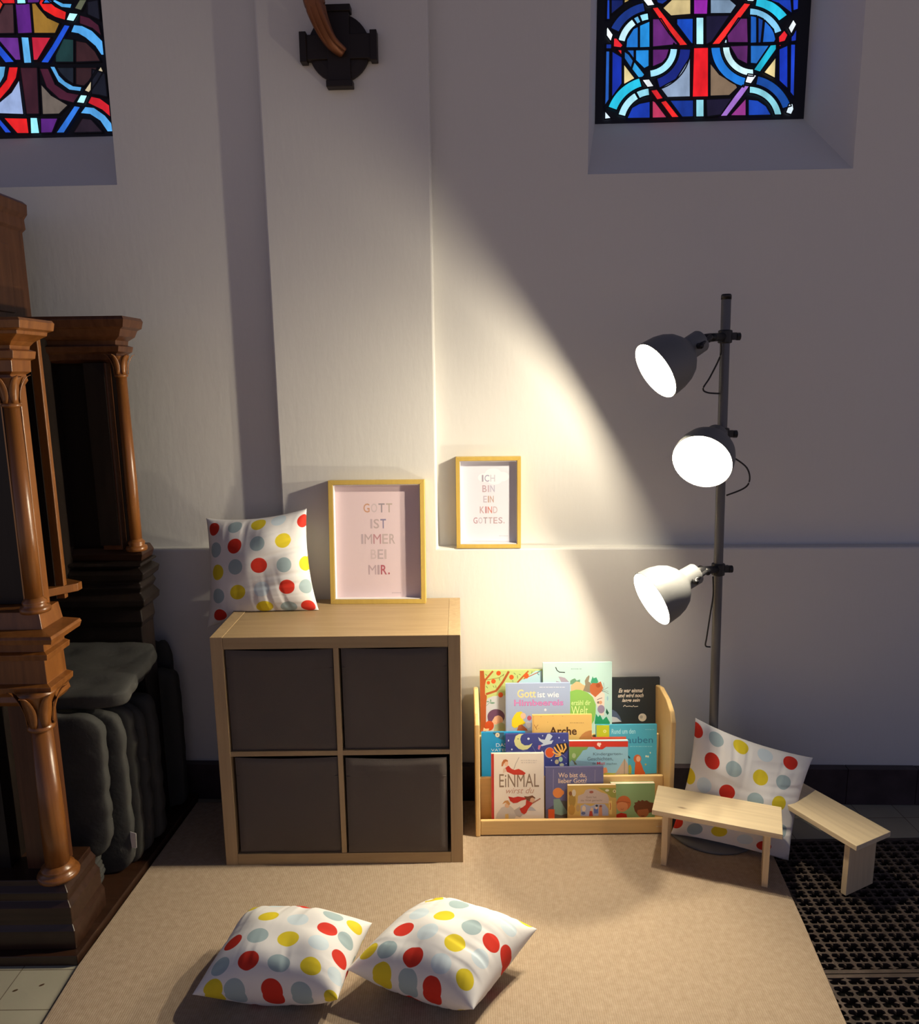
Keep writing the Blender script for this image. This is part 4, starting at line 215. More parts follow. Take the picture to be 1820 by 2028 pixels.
 'welt2': (1125.4,162.0,22.0,166.0,140.9,12.0,'#cfa95c',[('#9c9c48', 'p', [(103.5, 131.7), (165.5, 129.9), (165.5, 95.0), (149.4, 97.3), (127.4, 117.1)]), ('#a8863e', 'p', [(27.6, 89.7), (27.1, 96.6), (25.9, 103.1), (24.0, 108.6), (21.6, 112.8), (18.7, 115.5), (15.6, 116.4), (12.5, 115.5), (9.6, 112.8), (7.1, 108.6), (5.2, 103.1), (4.0, 96.6), (3.6, 89.7), (4.0, 82.8), (5.2, 76.4), (7.1, 70.8), (9.6, 66.6), (12.5, 63.9), (15.6, 63.0), (18.7, 63.9), (21.6, 66.6), (24.0, 70.8), (25.9, 76.4), (27.1, 82.8)]), ('#d9cbb4', 'p', [(28.4, 114.3), (28.2, 117.5), (27.5, 120.4), (26.4, 123.0), (25.0, 124.9), (23.4, 126.2), (21.6, 126.6), (19.9, 126.2), (18.2, 124.9), (16.8, 123.0), (15.7, 120.4), (15.1, 117.5), (14.8, 114.3), (15.1, 111.1), (15.7, 108.1), (16.8, 105.6), (18.2, 103.6), (19.9, 102.4), (21.6, 102.0), (23.4, 102.4), (25.0, 103.6), (26.4, 105.6), (27.5, 108.1), (28.2, 111.1)]), ('#8d5a34', 'p', [(15.2, 112.4), (15.0, 114.4), (14.5, 116.3), (13.6, 117.9), (12.4, 119.1), (11.1, 119.9), (9.6, 120.2), (8.2, 119.9), (6.8, 119.1), (5.7, 117.9), (4.8, 116.3), (4.2, 114.4), (4.0, 112.4), (4.2, 110.4), (4.8, 108.5), (5.7, 106.9), (6.8, 105.6), (8.2, 104.9), (9.6, 104.6), (11.1, 104.9), (12.4, 105.6), (13.6, 106.9), (14.5, 108.5), (15.0, 110.4)]), ('#b8893c', 'p', [(25.5, 54.8), (25.1, 59.6), (23.9, 64.0), (22.0, 67.9), (19.5, 70.8), (16.6, 72.7), (13.5, 73.3), (10.4, 72.7), (7.5, 70.8), (5.0, 67.9), (3.1, 64.0), (1.9, 59.6), (1.5, 54.8), (1.9, 50.0), (3.1, 45.5), (5.0, 41.7), (7.5, 38.7), (10.4, 36.9), (13.5, 36.3), (16.6, 36.9), (19.5, 38.7), (22.0, 41.7), (23.9, 45.5), (25.1, 50.0)]), ('#c5b0a4', 'p', [(35.6, 103.8), (55.5, 111.8), (61.6, 124.0), (75.5, 128.0), (95.5, 125.7), (115.4, 115.2), (135.4, 108.8), (141.4, 94.3), (143.4, 75.8), (33.5, 77.2)]), ('#a85c48', 'p', [(88.7, 116.6), (88.4, 117.8), (87.7, 118.9), (86.6, 119.8), (85.1, 120.5), (83.4, 121.0), (81.5, 121.1), (79.6, 121.0), (77.9, 120.5), (76.4, 119.8), (75.3, 118.9), (74.6, 117.8), (74.3, 116.6), (74.6, 115.4), (75.3, 114.4), (76.4, 113.4), (77.9, 112.7), (79.6, 112.3), (81.5, 112.1), (83.4, 112.3), (85.1, 112.7), (86.6, 113.4), (87.7, 114.4), (88.4, 115.4)]), ('#a9a9bd', 'p', [(44.5, 68.8), (59.5, 74.8), (79.5, 66.3), (95.5, 74.3), (127.4, 73.9), (139.4, 57.3), (140.5, 27.4), (44.4, 28.6)]), ('#86705f', 't', 'Gott hat', (63.1, 95.3, 99.1, 102.6), 0, 0), ('#86705f', 't', 'die Welt gemacht', (45.1, 82.2, 118.6, 90.9), 0, 0), ('#b99a6a', 'p', [(42.3, 60.7), (42.0, 63.9), (41.4, 66.9), (40.3, 69.4), (38.9, 71.4), (37.2, 72.6), (35.5, 73.0), (33.7, 72.6), (32.1, 71.4), (30.7, 69.4), (29.6, 66.9), (28.9, 63.9), (28.7, 60.7), (28.9, 57.5), (29.6, 54.5), (30.7, 52.0), (32.1, 50.0), (33.7, 48.8), (35.5, 48.3), (37.2, 48.8), (38.9, 50.0), (40.3, 52.0), (41.4, 54.5), (42.0, 57.5)]), ('#e0c9a8', 'p', [(62.3, 58.4), (62.0, 61.0), (61.4, 63.5), (60.3, 65.6), (58.9, 67.3), (57.2, 68.3), (55.5, 68.7), (53.7, 68.3), (52.1, 67.3), (50.7, 65.6), (49.6, 63.5), (48.9, 61.0), (48.7, 58.4), (48.9, 55.7), (49.6, 53.2), (50.7, 51.1), (52.1, 49.5), (53.7, 48.4), (55.5, 48.1), (57.2, 48.4), (58.9, 49.5), (60.3, 51.1), (61.4, 53.2), (62.0, 55.7)]), ('#5b6690', 'p', [(61.0, 42.3), (60.8, 43.7), (60.1, 45.0), (58.9, 46.1), (57.4, 47.0), (55.7, 47.5), (53.8, 47.7), (52.0, 47.5), (50.2, 47.0), (48.8, 46.1), (47.6, 45.0), (46.9, 43.7), (46.6, 42.3), (46.9, 40.9), (47.6, 39.7), (48.8, 38.5), (50.2, 37.7), (52.0, 37.2), (53.8, 37.0), (55.7, 37.2), (57.4, 37.7), (58.9, 38.5), (60.1, 39.7), (60.8, 40.9)]), ('#dcb68e', 'p', [(86.9, 53.9), (86.7, 56.0), (86.3, 58.0), (85.6, 59.7), (84.7, 61.0), (83.6, 61.9), (82.5, 62.1), (81.3, 61.9), (80.3, 61.0), (79.3, 59.7), (78.6, 58.0), (78.2, 56.0), (78.1, 53.9), (78.2, 51.8), (78.6, 49.8), (79.3, 48.1), (80.3, 46.8), (81.3, 46.0), (82.5, 45.7), (83.6, 46.0), (84.7, 46.8), (85.6, 48.1), (86.3, 49.8), (86.7, 51.8)]), ('#b8402c', 'p', [(73.0, 31.4), (75.5, 49.9), (83.9, 49.8), (87.0, 31.2)]), ('#5f6fa8', 'p', [(89.5, 57.9), (104.5, 57.8), (105.0, 40.9), (90.4, 41.0)]), ('#e8c8a8', 'p', [(102.1, 60.9), (101.9, 62.2), (101.6, 63.4), (101.0, 64.4), (100.3, 65.2), (99.4, 65.7), (98.5, 65.9), (97.5, 65.7), (96.7, 65.2), (95.9, 64.4), (95.3, 63.4), (95.0, 62.2), (94.9, 60.9), (95.0, 59.6), (95.3, 58.4), (95.9, 57.4), (96.7, 56.6), (97.5, 56.1), (98.5, 56.0), (99.4, 56.1), (100.3, 56.6), (101.0, 57.4), (101.6, 58.4), (101.9, 59.6)]), ('#2d2f3a', 'p', [(104.3, 68.1), (104.1, 69.1), (103.7, 70.0), (103.0, 70.7), (102.1, 71.3), (101.0, 71.7), (99.9, 71.8), (98.7, 71.7), (97.7, 71.3), (96.7, 70.7), (96.0, 70.0), (95.6, 69.1), (95.5, 68.1), (95.6, 67.1), (96.0, 66.2), (96.7, 65.5), (97.7, 64.9), (98.7, 64.5), (99.9, 64.4), (101.0, 64.5), (102.1, 64.9), (103.0, 65.5), (103.7, 66.2), (104.1, 67.1)]), ('#c98a62', 'p', [(105.4, 31.0), (107.5, 63.9), (117.4, 63.8), (119.1, 30.8)]), ('#8a4a34', 'p', [(118.2, 66.9), (118.1, 67.9), (117.6, 68.8), (116.8, 69.5), (115.8, 70.1), (114.7, 70.5), (113.4, 70.6), (112.2, 70.5), (111.0, 70.1), (110.1, 69.5), (109.3, 68.8), (108.8, 67.9), (108.6, 66.9), (108.8, 65.9), (109.3, 65.0), (110.1, 64.3), (111.0, 63.7), (112.2, 63.3), (113.4, 63.2), (114.7, 63.3), (115.8, 63.7), (116.8, 64.3), (117.6, 65.0), (118.1, 65.9)]), ('#e8c670', 'p', [(140.4, 85.1), (151.8, 85.5), (152.5, 36.6), (143.5, 36.7)]), ('#c5663c', 's', [(145.4, 77.8), (147.4, 65.4), (145.4, 53.1)], 2.6), ('#d4a65c', 'p', [(3.4, 38.4), (55.4, 31.6), (147.5, 32.5), (147.5, 16.0), (3.4, 17.8)]), ('#e0dcc4', 'p', [(142.2, 122.1), (142.0, 123.2), (141.3, 124.1), (140.2, 125.0), (138.8, 125.6), (137.2, 126.1), (135.4, 126.2), (133.6, 126.1), (132.0, 125.6), (130.6, 125.0), (129.5, 124.1), (128.8, 123.2), (128.6, 122.1), (128.8, 121.0), (129.5, 120.0), (130.6, 119.2), (132.0, 118.5), (133.6, 118.1), (135.4, 118.0), (137.2, 118.1), (138.8, 118.5), (140.2, 119.2), (141.3, 120.0), (142.0, 121.0)]), ('#ded4a0', 'p', [(165.5, 118.7), (165.5, 120.2), (165.2, 121.6), (164.3, 122.8), (163.1, 123.7), (161.8, 124.2), (160.3, 124.4), (158.9, 124.2), (157.6, 123.7), (156.4, 122.8), (155.5, 121.6), (154.9, 120.2), (154.8, 118.7), (154.9, 117.2), (155.5, 115.8), (156.4, 114.6), (157.6, 113.7), (158.9, 113.1), (160.3, 113.0), (161.8, 113.1), (163.1, 113.7), (164.3, 114.6), (165.2, 115.8), (165.5, 117.2)]), ('#7c6a30', 'p', [(162.7, 118.7), (162.7, 119.3), (162.4, 119.9), (162.0, 120.4), (161.5, 120.8), (161.0, 121.1), (160.3, 121.2), (159.7, 121.1), (159.2, 120.8), (158.7, 120.4), (158.3, 119.9), (158.0, 119.3), (158.0, 118.7), (158.0, 118.1), (158.3, 117.5), (158.7, 117.0), (159.2, 116.6), (159.7, 116.3), (160.3, 116.2), (161.0, 116.3), (161.5, 116.6), (162.0, 117.0), (162.4, 117.5), (162.7, 118.1)])]),
 'kids': (1276.6,174.5,22.0,151.1,137.5,18.0,'#93b47e',[('#cf9462', 'p', [(0.7, 87.1), (18.8, 86.9), (18.9, 8.2), (0.8, 8.5)]), ('#c02a1e', 'p', [(18.9, 29.0), (34.9, 35.0), (53.0, 30.6), (58.1, 7.8), (18.9, 8.2)]), ('#cf703c', 'p', [(68.8, 69.0), (68.0, 75.8), (65.5, 82.2), (61.5, 87.7), (56.4, 91.9), (50.4, 94.5), (43.9, 95.4), (37.5, 94.5), (31.5, 91.9), (26.3, 87.7), (22.3, 82.2), (19.9, 75.8), (19.0, 69.0), (19.9, 62.1), (22.3, 55.8), (26.3, 50.3), (31.5, 46.1), (37.5, 43.5), (43.9, 42.6), (50.4, 43.5), (56.4, 46.1), (61.5, 50.3), (65.5, 55.8), (68.0, 62.1)]), ('#e09460', 'p', [(58.2, 56.6), (57.5, 61.6), (55.6, 66.2), (52.5, 70.1), (48.6, 73.1), (43.9, 75.0), (38.9, 75.7), (33.9, 75.0), (29.3, 73.1), (25.3, 70.1), (22.2, 66.2), (20.3, 61.6), (19.6, 56.6), (20.3, 51.7), (22.2, 47.1), (25.3, 43.2), (29.3, 40.2), (33.9, 38.3), (38.9, 37.6), (43.9, 38.3), (48.6, 40.2), (52.5, 43.2), (55.6, 47.1), (57.5, 51.7)]), ('#b0562c', 's', [(18.8, 72.4), (38.9, 75.2), (65.0, 69.8)], 3.0), ('#a8482c', 's', [(32.9, 48.4), (38.9, 46.3), (44.0, 49.3)], 1.5), ('#744428', 'p', [(78.1, 57.2), (83.1, 65.4), (79.0, 69.6), (91.1, 72.5), (93.1, 78.7), (102.1, 75.1), (107.1, 80.0), (115.2, 75.3), (123.2, 78.3), (133.3, 71.0), (147.3, 68.7), (147.5, 37.7), (127.4, 31.7), (91.2, 28.1), (82.1, 40.6)]), ('#b06a40', 'p', [(130.4, 36.1), (129.7, 41.2), (127.7, 45.9), (124.5, 50.0), (120.3, 53.1), (115.5, 55.1), (110.3, 55.7), (105.1, 55.1), (100.2, 53.1), (96.1, 50.0), (92.9, 45.9), (90.9, 41.2), (90.2, 36.1), (90.9, 31.0), (92.9, 26.3), (96.1, 22.2), (100.2, 19.1), (105.1, 17.1), (110.3, 16.4), (115.5, 17.1), (120.3, 19.1), (124.5, 22.2), (127.7, 26.3), (129.7, 31.0)]), ('#744428', 'p', [(89.1, 52.9), (107.2, 55.8), (127.3, 53.5), (127.3, 48.3), (93.2, 44.6)]), ('#5a2a1c', 's', [(104.3, 23.3), (109.7, 21.6), (115.4, 23.6)], 2.2)]),
}
